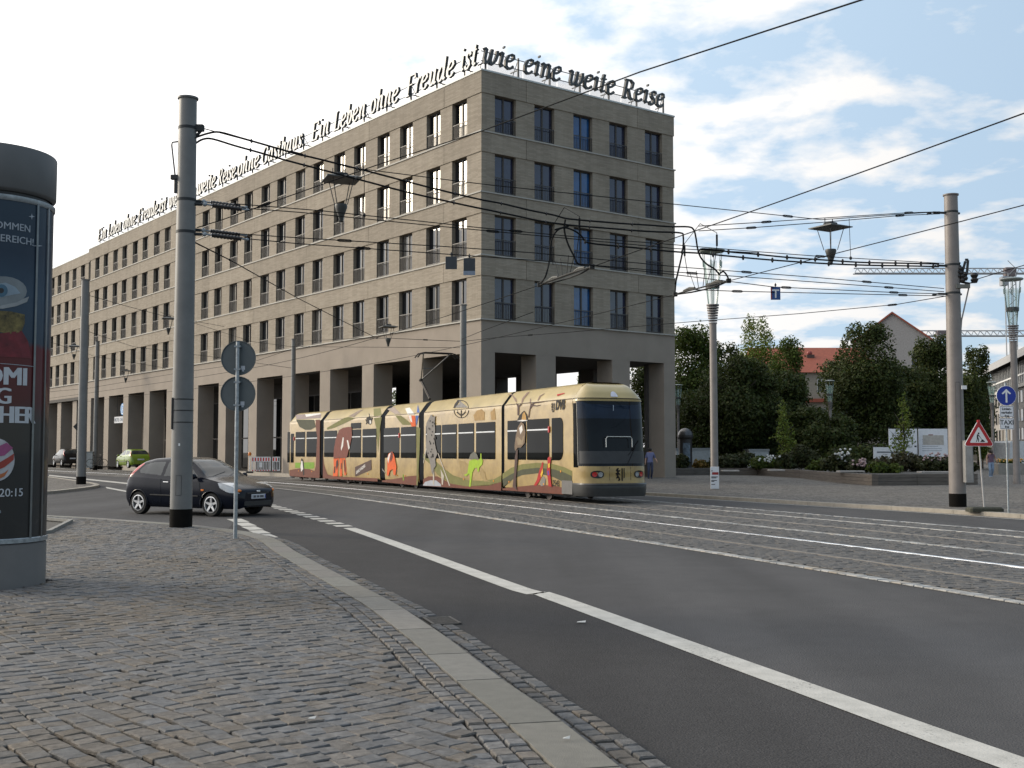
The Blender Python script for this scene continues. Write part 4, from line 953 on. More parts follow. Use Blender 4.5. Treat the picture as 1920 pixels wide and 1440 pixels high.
for q in (((530,1080),(545,1060),(548,1110),(535,1160),(528,1130)), ((572,1100),(580,1090),(580,1150),(572,1150)), ((598,1070),(606,1065),(615,1140),(614,1195),(604,1160)), ((512,1130),(522,1120),(520,1180),(508,1190))): dec(S4, A_(*q), PBLACK, .016)
dec(S4, A_((588,865),(598,865),(592,940),(575,985),(572,960)), PWHITE, .038); dec(S4, A_((625,890),(636,890),(652,960),(640,975)), PWHITE, .038)
dec(S4, A_((698,1132),(846,1064),(848,1156),(700,1216)), DBROWN, .012)
for q in (((800,690),(830,672),(848,700),(850,735),(835,752),(815,740)),): dec(S4, A_(*q), PBLACK, .010)
dec(S4, A_((828,712),(842,710),(845,735),(832,745)), PWHITE, .013)
for q in (((790,700),(802,702),(808,730),(802,730)), ((822,650),(830,650),(836,690),(828,690)), ((848,680),(860,690),(850,715),(845,712)), ((795,735),(812,725),(812,735),(800,748))): dec(S4, A_(*q), PBLACK, .010)
# section 3: branch, bird, squirrel
dec(S3, A_((1062,668),(1110,668),(1160,705),(1215,752),(1128,752),(1095,715)), OLIVE, .009); dec(S3, A_((990,610),(1050,590),(1110,650),(1060,655)), pm('bark2',(.30,.24,.2)), .01, 'roof')
dec(S3, A_((1150,605),(1190,595),(1225,640),(1236,655),(1175,660)), PWHITE, .012, 'roof'); dec(S3, A_((1178,668),(1238,668),(1245,765),(1208,768),(1195,720)), ORANGE, .012); dec(S3, A_((1255,640),(1270,560),(1280,545),(1280,640)), PBLUE, .012, 'roof'); dec(S3, A_((1180,668),(1205,668),(1215,730),(1198,720)), PWHITE, .016); dec(S3, A_((1245,668),(1272,668),(1255,740),(1248,760)), PBLUE, .014)
dec(S3, A_((988,1060),(1000,1012),(1035,992),(1052,1030),(1062,1080),(1072,1130),(1062,1205),(1045,1200),(1038,1150),(1012,1165),(1000,1212),(984,1205),(990,1130)), ORANGE, .034)
dec(S3, A_((990,1055),(1004,1015),(1020,1002),(1006,1060),(998,1100)), PWHITE, .038); dec(S3, A_((1022,1000),(1036,996),(1040,1040),(1020,1090),(1012,1060)), pm('maroon',(.10,.02,.02)), .037)
dec(S3, A_((942,1140),(972,1180),(970,1190),(945,1160)), GREY, .01); dec(S3, A_((1060,1150),(1080,1160),(1076,1176),(1058,1165)), GREY, .01); dec(S3, A_((1128,1200),(1134,1195),(1140,1250),(1130,1252)), GREEN, .01)
dec(S3, A_((1250,770),(1285,780),(1280,980),(1262,1296),(1252,1296),(1255,1100)), OLIVE, .009)
# section 2: spotted animal, tripod sticks, compass, kangaroo
dec(S2, A_((1384,655),(1402,680),(1420,668),(1416,720),(1420,800),(1412,880),(1425,960),(1440,1010),(1420,1060),(1425,1120),(1405,1150),(1398,1200),(1388,1180),(1372,1080),(1345,1000),(1335,930),(1345,830),(1340,740),(1360,700)), GREY, .036)
random.seed(3)
for q in range(26):
    x, y = random.uniform(1350,1415), random.uniform(700,1060); dec(S2, A_((x,y),(x+9,y-3),(x+12,y+10),(x+2,y+14)), PBLACK, .040)
for q in (((1336,960),(1344,965),(1316,1100),(1312,1090)), ((1440,1000),(1450,1010),(1556,1300),(1545,1300)), ((1400,1150),(1412,1150),(1412,1295),(1400,1290)), ((1470,1150),(1500,1210),(1490,1290),(1480,1290))): dec(S2, A_(*q), pm('stick',(.42,.38,.32)), .018)
def ring(S_, c, r, w_, mat, fn, a0=0, a1=360, plane='side'):
    n = 28
    for i in range(1):
        o_ = [(c[0]+(r+w_)*math.cos(math.radians(a0+(a1-a0)*q/n)), c[1]+(r+w_)*1.05*math.sin(math.radians(a0+(a1-a0)*q/n))) for q in range(n+1)]; i_ = [(c[0]+r*math.cos(math.radians(a0+(a1-a0)*q/n)), c[1]+r*1.05*math.sin(math.radians(a0+(a1-a0)*q/n))) for q in range(n,-1,-1)]
        dec(S_, fn(*(o_+i_)), mat, .010, plane)
ring(S2, (1655,620), 62, 6, PBLACK, A_, 0, 180); ring(S2, (1655,618), 34, 4, PBLACK, A_, 0, 180); ring(S2, (1655,600), 62, 6, PBLACK, A_, 180, 360, 'roof')
for q in (((1650,618),(1658,618),(1659,690),(1651,690)), ((1610,640),(1616,634),(1650,664),(1646,670)), ((1690,634),(1696,640),(1664,670),(1660,664))): dec(S2, A_(*q), PBLACK, .010)
dec(S2, A_((1655,500),(1672,560),(1720,596),(1590,596),(1640,560)), GREY, .012, 'roof'); dec(S2, A_((1580,596),(1595,585),(1655,480),(1650,520),(1600,600)), PBLACK, .013, 'roof')
dec(S2, B_((140,500),(170,455),(215,440),(245,470),(245,545),(150,550)), pm('rock',(.34,.22,.09)), .009); dec(S2, B_((300,470),(340,430),(352,540),(310,545)), pm('rock',(.34,.22,.09)), .009); dec(S2, B_((0,925),(60,940),(120,1000),(90,1060),(20,1050)), pm('rock2',(.30,.22,.10)), .009); dec(S2, B_((210,985),(250,1050),(262,1110),(300,1125),(240,1125),(200,1060)), pm('rock2',(.30,.22,.10)), .009)
dec(S2, B_((92,985),(100,930),(150,912),(185,925),(205,905),(206,860),(214,860),(216,905),(228,925),(222,965),(195,995),(190,1035),(178,1030),(176,995),(150,1000),(130,1040),(122,1100),(112,1175),(98,1175),(106,1090),(100,1050),(70,1078),(48,1062),(82,1050)), LIME, .016)
dec(S2, B_((98,912),(110,870),(145,842),(172,866),(188,912)), pm('ash',(.12,.12,.10)), .036)
# section 1: tree with raccoon, birds, number and operator letters
dec(S1, B_((510,1175),(525,1050),(532,900),(545,830),(560,820),(556,920),(545,1060),(540,1160),(552,1210),(540,1200)), DBROWN, .036)
dec(S1, B_((528,800),(540,700),(560,610),(590,560),(618,580),(632,660),(625,760),(590,805),(560,805),(535,838)), pm('fur',(.17,.12,.08)), .036); dec(S1, B_((572,620),(600,590),(606,640),(585,680)), PWHITE, .040); dec(S1, B_((545,720),(560,700),(600,740),(612,690),(622,700),(605,775),(560,780)), pm('fur2',(.26,.20,.13)), .039)
dec(S1, B_((552,548),(575,500),(600,470),(620,455),(645,490),(658,545)), PBLACK, .013); dec(S1, B_((595,545),(605,485),(622,465),(636,500),(640,545)), pm('tawny',(.42,.25,.08)), .016); dec(S1, B_((548,552),(600,540),(655,545),(640,552),(600,556)), PWHITE, .037)
for q in (((556,500),(572,500),(575,420),(600,395),(590,388),(568,405),(560,395),(552,380),(545,388),(556,420)), ((655,520),(668,520),(680,440),(700,412),(740,415),(775,405),(775,398),(740,405),(705,400),(720,385),(760,380),(805,372),(805,366),(750,372),(705,380),(680,395),(672,430)),): dec(S1, B_(*q), DBROWN, .010)
for q in (((540,372),(552,375),(545,340),(510,285),(495,262),(488,265),(505,310)), ((592,380),(606,380),(615,345),(660,290),(700,240),(690,238),(645,285),(600,340)), ((672,392),(684,392),(684,340),(676,340)), ((745,360),(756,358),(775,320),(815,292),(810,290),(765,315))): dec(S1, B_(*q), pm('roof_branch',(.22,.15,.12)), .012, 'roof')
for q in (((560,255),(600,240),(650,238),(640,262),(590,275)), ((700,232),(760,222),(830,218),(800,240),(740,250))): dec(S1, B_(*q), TEAL, .013, 'roof')
dec(S2, B_((330,285),(400,268),(398,298),(345,305)), TEAL, .012, 'roof')
dec(S1, B_((790,940),(803,950),(798,985),(800,1030),(780,1090),(758,1135),(735,1165),(712,1162),(740,1110),(752,1060),(768,1010),(782,978)), RED, .014); dec(S1, B_((795,1000),(800,1040),(782,1090),(775,1060)), pm('yellow',(.62,.38,.04)), .018)
dec(S1, B_((842,905),(858,888),(874,905),(866,960),(866,1040),(872,1110),(880,1175),(850,1170),(845,1110),(834,1040),(842,960)), RED, .036); dec(S1, B_((846,960),(862,950),(864,990),(848,1000)), pm('yellow',(.62,.38,.04)), .040); dec(S1, B_((838,1030),(852,1020),(858,1060),(846,1070)), pm('violet',(.12,.05,.25)), .040)
dec(S1, B_((770,1140),(790,1090),(805,1075),(825,1105),(815,1160),(780,1172)), GREY, .013)
dec(S1, B_((930,300),(1000,285),(1005,292),(960,306),(935,318)), RED, .012, 'roof')
def side_text(S_, body, px, py, size, mat, bold=0, shear=0, lift=.012, rot=0, sx=1.0):
    lf = Vector((-S_['f'].y, S_['f'].x, 0)); q = sec_local(S_, on_plane(px, py, S_['P']-lf*HW, lf)); return put_text(S_['o'], body, size, (q.x, -HW-lift, q.z), (PI/2, -rot, 0), mat, bold, shear, sx=sx)
side_text(S1, 'DVB', 1042, 768, .42, PBLACK, bold=.02, shear=.2, sx=.85)
side_text(S1, '2543', 1036.5, 911, .27, PBLACK, bold=.004, sx=.95)
lf = Vector((-S1['f'].y, S1['f'].x, 0)); qc = sec_local(S1, on_plane(1037.5, 764, S1['P']-lf*HW, lf))
crest(S1['o'], lambda a, b: (qc.x+a*.72, -HW-.012, qc.z+b*.62), PBLACK)
side_text(S4, 'GANZ ANDERS', 668.5, 889, .20, PWHITE, bold=.006, lift=.018, rot=.30, sx=.9)
# pantograph on the rear end of the second section
def cpt(px, py, off=TC): 
    lf = Vector((-S2['f'].y, S2['f'].x, 0)); return on_plane(px, py, S2['P'], lf)-TR0
pant = MB(); knee = cpt(789.5,713); base = cpt(806,744); bx_ = base+Vector((0,0,-.1))
o = MB(); lfx = Vector((-S2['f'].y, S2['f'].x, 0))
o.tube([bx_, knee], [.06,.05], 8); o.tube([bx_-lfx*.15+S2['f']*.5, knee], .02, 6)
HC = cpt(819,664); hz_ = HC.z
ends = [HC-lfx*.62, HC+lfx*.62]
pg = obj('pantograph', o.mesh('pantograph', PBLACK), tram)
g = MB(); g.tube([knee, ends[0]], .028, 6); g.tube([knee, ends[1]], .028, 6); g.tube([knee.lerp(ends[0],.45), knee.lerp(ends[1],.45)], .015, 5); g.build('upper_arm', M('pant_arm', (.10,.10,.10), rough=.35, metal=.5), pg)
for dx in (-.18,.18):
    g = MB(); c = HC+S2['f']*dx+Vector((0,0,.04)); g.tube([c-lfx*.95+Vector((0,0,-.22)), c-lfx*.80+Vector((0,0,-.04)), c-lfx*.6, c+lfx*.6, c+lfx*.80+Vector((0,0,-.04)), c+lfx*.95+Vector((0,0,-.22))], .028, 6); g.build('contact_bow', PBLACK, pg)
g = MB(); g.tube([HC-lfx*.6-S2['f']*.18, HC-lfx*.6+S2['f']*.18], .02, 5); g.tube([HC+lfx*.6-S2['f']*.18, HC+lfx*.6+S2['f']*.18], .02, 5); g.ellipsoid(knee, (.09,.09,.09), 8, 6); g.build('linkage', PBLACK, pg)
print('sections', [round(q['L'],2) for q in SECS], 'panto z', round(hz_,2))
# ------------------------------------------------------------------ cars
def catmull(P, us):
    P = np.array(P); n = len(P); out_ = []
    for u in us:
        i = min(int(u), n-2); t = u-i; a, b, c, d = P[max(i-1,0)], P[i], P[i+1], P[min(i+2,n-1)]
        out_.append(.5*((2*b)+(c-a)*t*.8+(2*a*.8+(-5.8)*b+(6-1.2)*c-.8*d+.0*a-.0)*0) if False else (1-t)*b+t*c+ (t*(1-t))*((1-t)*((c-a)*.5-(c-b))-t*((d-b)*.5-(c-b))))
    return np.array(out_)
TYRE = M('tyre', (.012,.012,.012), rough=.8); ALLOY = M('alloy', (.62,.63,.64), rough=.28, metal=.8, var=.05); TRIM = M('car_trim', (.015,.015,.016), rough=.5)
CGL = glass('car_glass', (.03,.036,.038), ior=1.5); HLCAR = M('car_headlamp', (.42,.44,.46), rough=.1, var=.12, scale=6, coat=.4); REDL = M('tail_lamp', (.42,.012,.014), rough=.2, coat=.5)
PLATE = M('number_plate', (.55,.56,.58), rough=.5)
def car(name, label, loc, heading, paint, tall=1.0, fine=1):
    root = thing(name, label, 'car', loc, heading, None)     # local: x forward from rear axle... origin at the middle of the wheelbase
    L = 3.92; X0 = .80+1.243           # nose to origin
    zt = pchip([0,.03,.10,.30,.60,.98,1.06,1.40,1.80,2.3,2.9,3.30,3.48,3.66,3.78,3.86,3.92], [.62,.665,.71,.79,.875,.965,1.0,1.22,1.41,1.462,1.445,1.375,1.27,1.06,.93,.80,.62])
    wp = pchip([0,.04,.14,.35,.7,1.1,2.0,3.0,3.5,3.75,3.86,3.92], [.50,.62,.725,.79,.83,.838,.842,.838,.815,.77,.71,.63])
    zb_ = pchip([0,.1,.5,3.4,3.8,3.92], [.24,.19,.19,.20,.24,.30])
    xs = np.unique(np.r_[np.linspace(0,.2,12), np.linspace(.2,1.0,26*fine), np.linspace(1.0,1.9,40*fine), np.linspace(1.9,3.25,44*fine), np.linspace(3.25,3.92,34*fine)])
    us = np.unique(np.r_[np.linspace(0,2,8), np.linspace(2,4,14*fine), np.linspace(4,5,16*fine), np.linspace(5,7,10)])
    rows = []
    for x in xs:
        w_, t_, b_ = float(wp(x)), float(zt(x)), float(zb_(x)); belt = min(.90+.045*(x-1.0), t_-.03); gq = max(0, min(1, (t_-belt)/.42))
        zE = t_-.02-.045*gq; yE = (w_-.055)*(1-gq)+(w_-.245)*gq
        zb4 = min(belt, zE-.012)
        sec = [(w_-.09,b_),(w_-.015,b_+.13),(w_,(b_+zb4)/2+.02),(w_-.012,zb4-.10),(w_-.05,zb4),(yE,zE),(yE*.6,t_-.006),(0,t_)]
        rows.append(catmull(sec, us))
    nv = len(us)
    parts = {k: MB() for k in ('body','side_window','quarter_window','side_window_far','quarter_window_far','windscreen','rear_window','headlight','tail_light','headlight_far','tail_light_far')}
    doorp = [(1.30,.99),(1.74,1.285),(1.95,1.335),(2.40,1.345),(2.44,.985)]; quart = [(2.55,1.0),(2.52,1.345),(2.95,1.325),(3.20,1.275),(3.36,1.13),(3.30,1.06)]
    tri = [(1.12,.97),(1.24,.98),(1.24,1.03)]
    head = [(.05,.57),(.30,.60),(.52,.70),(.62,.83),(.42,.83),(.12,.70)]
    vid = {}
    def emit(pt, key, idx, sgn):
        mb = parts[key]; k = (key, idx, sgn)
        if k not in vid: mb.v.append(pt); vid[k] = len(mb.v)-1
        return vid[k]
    for i in range(len(xs)-1):
        for j in range(nv-1):
            xm = (xs[i]+xs[i+1])/2; ym, zm = (rows[i][j]+rows[i+1][j+1])/2; um = (us[j]+us[j+1])/2
            if um < 4 and ym > .5 and any((xm-wx_)**2+(zm-.29)**2 < .335**2 for wx_ in (.80,3.286)): continue
            key = 'body'
            if 4.0 < um < 5.02 and in_poly(xm, zm, doorp): key = 'side_window'
            elif 4.0 < um < 5.02 and in_poly(xm, zm, quart): key = 'quarter_window'
            elif um > 5.12 and 1.07 < xm < 1.74: key = 'windscreen'
            elif um > 5.12 and 3.36 < xm < 3.66: key = 'rear_window'
            elif um > 2.2 and ym > .40 and in_poly(xm, zm, head): key = 'headlight'
            elif 3.30 < xm < 3.80 and 3.6 < um < 5.05 and zm > .80 and zm > 1.36-(xm-3.22)*1.0: key = 'tail_light'
            key0 = key
            for sgn in (1,-1):
                key = key0+'_far' if sgn > 0 and key0 in ('side_window','quarter_window','headlight','tail_light') else key0
                q = [(i,j),(i+1,j),(i+1,j+1),(i,j+1)]
                ids = []
                for a, b in q:
                    y_, z_ = rows[a][b]
                    s_ = 1 if b == nv-1 else sgn
                    ids.append(emit((X0-float(xs[a]), float(y_)*sgn, float(z_)*(tall if z_ > .6 else 1)+0*tall), key, (a,b), s_))
                if sgn < 0: ids = ids[::-1]
                parts[key].f.append(tuple(ids)); parts[key].m.append(0)
    for a in (0, len(xs)-1):
        ring_ = [(X0-float(xs[a]), float(y_)*s_, float(z_)*(tall if z_ > .6 else 1)) for s_, seq in ((1, rows[a]), (-1, rows[a][::-1])) for y_, z_ in seq]
        parts['body'].add(ring_, [tuple(range(len(ring_)))])
    mats = dict(headlight_far=HLCAR, tail_light_far=REDL, side_window_far=CGL, quarter_window=CGL, quarter_window_far=CGL, body=paint, side_window=CGL, windscreen=CGL, rear_window=CGL, headlight=HLCAR, tail_light=REDL)
    ob = {k: mb.build(k.replace('_far',''), mats[k], root, smooth=True) for k, mb in parts.items() if mb.f and k in mats}
    # inner tub so that nothing shows through the wheel arches
    g = MB(); g.box(X0-3.8,X0-.12,-.62,.62,.22,.56); g.build('floor_pan', TRIM, root)
    for wx_ in (.80,3.286):
        for s_ in (-1,1):
            wl_ = X0-wx_
            g = MB(); g.lathe([(.17,-.09),(.27,-.095),(.292,-.06),(.292,.06),(.27,.095),(.17,.09)], 28); ty = g.build('wheel', TYRE, root, smooth=SM, loc=(wl_, s_*.735, .292)); ty.rotation_euler[0] = PI/2*s_*-1
            r = MB(); r.lathe([(.205,.088),(.205,.10),(.185,.102),(.17,.07),(.17,.03)], 28)
            for k in range(5):
                a = 2*PI*k/5+.3; ca, sa = math.cos(a), math.sin(a)
                def Q(u, v, w2): return (u*ca-v*sa, u*sa+v*ca, w2)
                r.add([Q(.03,-.035,.085),Q(.19,-.022,.092),Q(.19,.022,.092),Q(.03,.035,.085),Q(.03,-.035,.05),Q(.19,-.022,.05),Q(.19,.022,.05),Q(.03,.035,.05)], [(0,1,2,3),(0,4,5,1),(2,6,7,3),(1,5,6,2),(4,0,3,7)])
            r.lathe([(0,.098),(.045,.098),(.05,.08)], 14); r.build('rim', ALLOY, ty, smooth=SM)
            d_ = MB(); d_.lathe([(0,.03),(.18,.03)], 20); d_.build('brake_disc', TRIM, ty)
            # arch lip follows the flank
            lip = []; n = 16
            for q in range(n+1):
                a = PI*(-.08+1.16*q/n); xq = wx_-.338*math.cos(a); zq = .29+.338*math.sin(a); lip.append((X0-xq, s_*(float(wp(xq))+.002), zq))
            g = MB(); g.tube(lip, .017, 6); g.build('arch_lip', paint, root, smooth=True)
    # trim: grille, plate, badge, lower intake, mirrors, handles, rub strips, wipers
    def bx(nm, x0, x1, y0, y1, z0, z1, m_, b_=.008): g = MB(); g.bbox(x0,x1,y0,y1,z0,z1,b_); return g.build(nm, m_, root)
    bx('grille', X0-.04, X0+.006, -.40,.40,.555,.60, TRIM); bx('lower_intake', X0-.05, X0+.006, -.50,.50,.27,.38, TRIM)
    bx('number_plate', X0-.02, X0+.022, -.26,.26,.435,.545, PLATE); bx('badge', X0-.02, X0+.016, -.06,.06,.60,.64, ALLOY)
    bx('plate_strip', X0-.02, X0+.025, .215,.255,.44,.54, M('plate_blue', (.01,.03,.30)))
    bx('number_plate', X0-L-.012, X0-L+.05, -.26,.26,.62,.73, PLATE); bx('rear_bumper', X0-L-.02, X0-L+.10, -.60,.60,.34,.56, paint, .03)
    for s_ in (-1,1):
        g = MB(); g.ellipsoid((X0-1.30, s_*.93, .985), (.07,.10,.075), 12, 8); g.tube([(X0-1.30,s_*.80,.95),(X0-1.30,s_*.90,.97)], .025, 6); g.build('mirror', paint, root, smooth=True)
        g = MB(); g.tube([(X0-2.22,s_*.845,.83),(X0-2.40,s_*.845,.835)], .016, 6); g.build('door_handle', ALLOY if s_ < 0 else paint, root)
        g = MB(); g.tube([(X0-1.20,s_*.848,.50),(X0-2.0,s_*.852,.50),(X0-2.85,s_*.848,.51)], .016, 5); g.build('rub_strip', TRIM, root)
        g = MB(); g.tube([(X0-1.16,s_*.842,.30),(X0-1.14,s_*.848,.60),(X0-1.20,s_*.832,.90)], .005, 4); g.tube([(X0-2.50,s_*.842,.30),(X0-2.50,s_*.848,.60),(X0-2.50,s_*.828,.92)], .005, 4); g.build('door_gap', TRIM, root)
        g = MB(); g.bbox(X0-1.12,X0-1.02,s_*.842-.012,s_*.842+.012,.63,.67,.006); g.build('side_repeater', M('amber_lens', (.75,.20,.02), rough=.2), root)
        g = MB(); g.ellipsoid((X0-.09, s_*.60, .635), (.06,.08,.04), 10, 6); g.build('turn_signal', M('amber_lens', (.75,.20,.02), rough=.2), ob['headlight' if s_ < 0 else 'headlight_far'])
    g = MB(); g.tube([(X0-1.05,-.5,.985),(X0-1.20,.1,1.09)], .009, 4); g.tube([(X0-1.05,.1,.99),(X0-1.22,.55,1.09)], .009, 4); g.build('wiper', TRIM, root)
    g = MB(); g.tube([(X0-1.95,0,1.44),(X0-2.05,0,1.60)], .006, 4); g.build('aerial', TRIM, root)
    return root
NAVY = M('navy_paint', (.006,.008,.015), rough=.16, var=.05, coat=.0, spec=.22); LIMEP = M('lime_paint', (.15,.225,.012), rough=.25, var=.04, coat=.3); DARKP = M('black_car_paint', (.014,.013,.013), rough=.16, var=.05, coat=.0, spec=.22)
rw, fw = G(262.5,963.5), G(400.5,968.5); hd = (fw-rw).normalized(); mid = (rw+fw)/2; lf_ = Vector((-hd.y, hd.x, 0))
c_ = mid+lf_*.74
navy = car('hatchback_car', 'dark navy three door hatchback turning out of the side street behind the big pole', (c_.x, c_.y, 0), math.atan2(hd.y, hd.x), NAVY, fine=2)
U = Vector((-math.sin(BA), math.cos(BA), 0)); V_ = Vector((math.cos(BA), math.sin(BA), 0))
def bpos(t, off): return BC+U*t+V_*off      # point beside the long front
ga = bpos(44.9, -2.1); car('hatchback_car', 'lime green hatchback parked in front of the hotel arcade', (ga.x, ga.y, fz(ga)), math.atan2(U.y, U.x), LIMEP, 1.02)
gb = bpos(63.0, -2.1); car('hatchback_car', 'small black hatchback parked farthest along the hotel arcade', (gb.x, gb.y, fz(gb)), math.atan2(U.y, U.x), DARKP, 1.06)
for x0_, x1_ in ((-.20,-.11),(-.08,.01),(.04,.17)): g = MB(); g.box(2.066,2.068,x0_,x1_,.462,.518); g.build('plate_mark', M('plate_ink', (.10,.10,.11)), navy)

# ------------------------------------------------------------------ advertising column
adc = thing('advertising_column', 'tall grey advertising column with a curved illuminated poster at the left edge', 'advertising column', (COLX, COLY, PZ))
CAPM = M('column_cap', (.115,.115,.113), rough=.65, var=.05, scale=3, bump=.08, bscale=300); BASEM = M('column_base', (.165,.155,.147), rough=.75, var=.06, scale=3, bump=.1, bscale=250)
R = COLR
g = MB(); g.lathe([(R-.008,-.03),(R-.008,.46),(R-.02,.475),(R-.05,.48)], 64); g.build('base', BASEM, adc, smooth=SM)
g = MB(); g.lathe([(R-.03,4.42),(R+.0,4.44),(R+.012,4.46),(R+.014,4.93),(R+.004,4.945),(R-.03,4.95),(0,4.955)], 64); g.build('cap', CAPM, adc, smooth=SM)
g = MB(); g.lathe([(R-.05,4.34),(R-.05,4.46)], 48); g.build('shadow_gap', BLACK, adc)
g = MB(); g.lathe([(R-.006,4.31),(R+.004,4.33),(R+.004,4.37),(R-.03,4.38)], 64); g.build('upper_ring', GALV, adc, smooth=SM)
g = MB(); g.lathe([(R-.03,.48),(R+.004,.485),(R+.004,.53),(R-.006,.54)], 64); g.build('lower_ring', GALV, adc, smooth=SM)
for a in (-.02,): 
    for th in (math.radians(-3), math.radians(-20), math.radians(174)):
        g = MB(); g.lathe([(R-.004,.53),(R+.003,.535),(R+.003,4.32),(R-.004,4.33)], 3, a0=th-.022, a1=th+.022); g.build('glazing_bar', M('bar_alu', (.16,.17,.175), rough=.3, metal=.7), adc)
PM = bpy.data.materials.new('poster_print'); PM.use_nodes = True; t_, b_ = nodes(PM)
co = t_.nodes.new('ShaderNodeTexCoord'); se = t_.nodes.new('ShaderNodeSeparateXYZ'); t_.links.new(co.outputs['Object'], se.inputs[0])
nz_ = t_.nodes.new('ShaderNodeTexNoise'); nz_.inputs['Scale'].default_value = 3.0; nz_.inputs['Detail'].default_value = 4; t_.links.new(co.outputs['Object'], nz_.inputs['Vector'])
ad_ = t_.nodes.new('ShaderNodeMath'); ad_.operation = 'MULTIPLY_ADD'; ad_.inputs[1].default_value = .12; t_.links.new(nz_.outputs['Fac'], ad_.inputs[0]); t_.links.new(se.outputs[2], ad_.inputs[2])
mr_ = t_.nodes.new('ShaderNodeMapRange'); mr_.inputs[1].default_value = .5; mr_.inputs[2].default_value = 4.3; t_.links.new(ad_.outputs[0], mr_.inputs[0])
cr = t_.nodes.new('ShaderNodeValToRGB'); cr.color_ramp.elements[0].color = (.032,.031,.029,1); cr.color_ramp.elements[1].color = (.022,.04,.06,1)
for pos, c in ((.36,(.036,.034,.032,1)), (.43,(.075,.014,.016,1)), (.585,(.10,.008,.012,1)), (.60,(.024,.042,.066,1)), (.75,(.028,.055,.09,1)), (.87,(.016,.03,.052,1))):
    e = cr.color_ramp.elements.new(pos); e.color = c
t_.links.new(mr_.outputs[0], cr.inputs[0]); t_.links.new(cr.outputs[0], b_.inputs['Base Color']); b_.inputs['Roughness'].default_value = .55; b_.inputs['Coat Weight'].default_value = .22; b_.inputs['Specular IOR Level'].default_value = .2; b_.inputs['Coat Roughness'].default_value = .03
g = MB(); g.lathe([(R-.012,.50),(R-.012,4.36)], 96); g.build('poster', PM, adc, smooth=True)
def cyl_hit(px, py):
    d_ = ray(px, py); o_ = EYEV-Vector((COLX, COLY, 0)); a = d_.x**2+d_.y**2; b = 2*(o_.x*d_.x+o_.y*d_.y); c = o_.x**2+o_.y**2-(R-.012)**2; q = b*b-4*a*c
    t = (-b-math.sqrt(max(q,0)))/(2*a); p = o_+d_*t; return math.atan2(p.y, p.x), p.z-PZ
def cyl_pt(th, z, lift=.004): r = R-.012+lift; return (r*math.cos(th), r*math.sin(th), z)
def cyl_poly(pts, mat, lift=.004, name='print'):
    # cut into narrow vertical-ish cells so that it follows the drum
    g = MB(); vs = [cyl_hit(*p) for p in pts]
    bm = bmesh.new(); f_ = bm.faces.new([bm.verts.new((a*R, b, 0)) for a, b in vs])
    bmesh.ops.triangulate(bm, faces=bm.faces[:]); bmesh.ops.subdivide_edges(bm, edges=bm.edges[:], cuts=3, use_grid_fill=True)
    me = bpy.data.meshes.new(name)
    for v in bm.verts: v.co = Vector(cyl_pt(v.co.x/R, v.co.y, lift))
    bm.to_mesh(me); bm.free(); me.materials.append(mat); return obj(name, me, adc)
def cyl_text(body, px, py, hpx, mat, bold=0.0, align='RIGHT', sx=1.0):
    for k_, dx_ in enumerate((-.5, 0, .5) if bold else (0,)): cyl_text1(body, px+dx_*bold*hpx*2.2, py, hpx, mat, align, sx, .005+.0006*k_)
def cyl_text1(body, px, py, hpx, mat, align, sx, lift_):
    th, z = cyl_hit(px, py); _, z2 = cyl_hit(px, py-hpx); size = (z2-z)/.70
    vs, fs = text_mesh(body, size, 0, 0, align); bm = bmesh.new(); bv = [bm.verts.new((v.x*sx, v.y, 0)) for v in vs]
    for f_ in fs:
        try: bm.faces.new([bv[i] for i in f_])
        except ValueError: pass
    bmesh.ops.triangulate(bm, faces=bm.faces[:])
    for v in bm.verts: v.co = Vector(cyl_pt(th+v.co.x/R, z+v.co.y, lift_))
    me = bpy.data.meshes.new('lettering'); bm.to_mesh(me); bm.free(); me.materials.append(mat); return obj('lettering', me, adc)
PGREY = M('poster_grey', (.33,.36,.40), rough=.5, var=.03); PWHT = M('poster_white', (.50,.51,.53), rough=.5, var=.03)
cyl_text('OMMEN', 57, 436, 13, PGREY, .012); cyl_text('BEREICH!', 63, 461, 13, PGREY, .012)
cyl_text('OMI', 51, 723, 33, PWHT, .05); cyl_text('G', 22, 757, 30, PWHT, .05); cyl_text('THER', 64, 794, 31, PWHT, .05, sx=.92)
cyl_text('20:15', 43, 930, 15, PWHT, .008); cyl_text('7', -3, 930, 13, BLUE_S, .02)
cyl_text('m', 2, 962, 8, PGREY)
def ell(cx, cy, rx, ry, n=22, a0=0, a1=360): return [(cx+rx*math.cos(math.radians(a0+(a1-a0)*i/n)), cy+ry*math.sin(math.radians(a0+(a1-a0)*i/n))) for i in range(n)]
# eye emblem
cyl_poly(ell(4,546,46,28), M('eye_rim', (.16,.175,.185), rough=.35, metal=.3), .004)
cyl_poly([(-30,552),(-10,534),(10,530),(28,538),(38,550),(22,553),(0,558),(-20,560)], M('eye_pale', (.22,.28,.33), rough=.4), .007); cyl_poly(ell(2,545,12,12,16), M('eye_iris', (.03,.10,.16), rough=.3), .010); cyl_poly(ell(2,545,5,5,12), BLACK, .012)
cyl_poly([(44,560),(54,556),(50,566),(30,574),(5,579),(-10,578),(5,572),(30,567)], M('eye_rim2', (.26,.27,.27), rough=.4), .006)
cyl_poly([(-20,582),(20,584),(46,590),(46,606),(40,622),(20,626),(-20,620)], M('gold_curls', (.16,.12,.035), rough=.6, var=.5, scale=14), .005)
cyl_poly([(-20,628),(40,620),(52,640),(58,672),(-20,668)], M('red_cloth', (.15,.014,.02), rough=.6, var=.3, scale=8), .006)
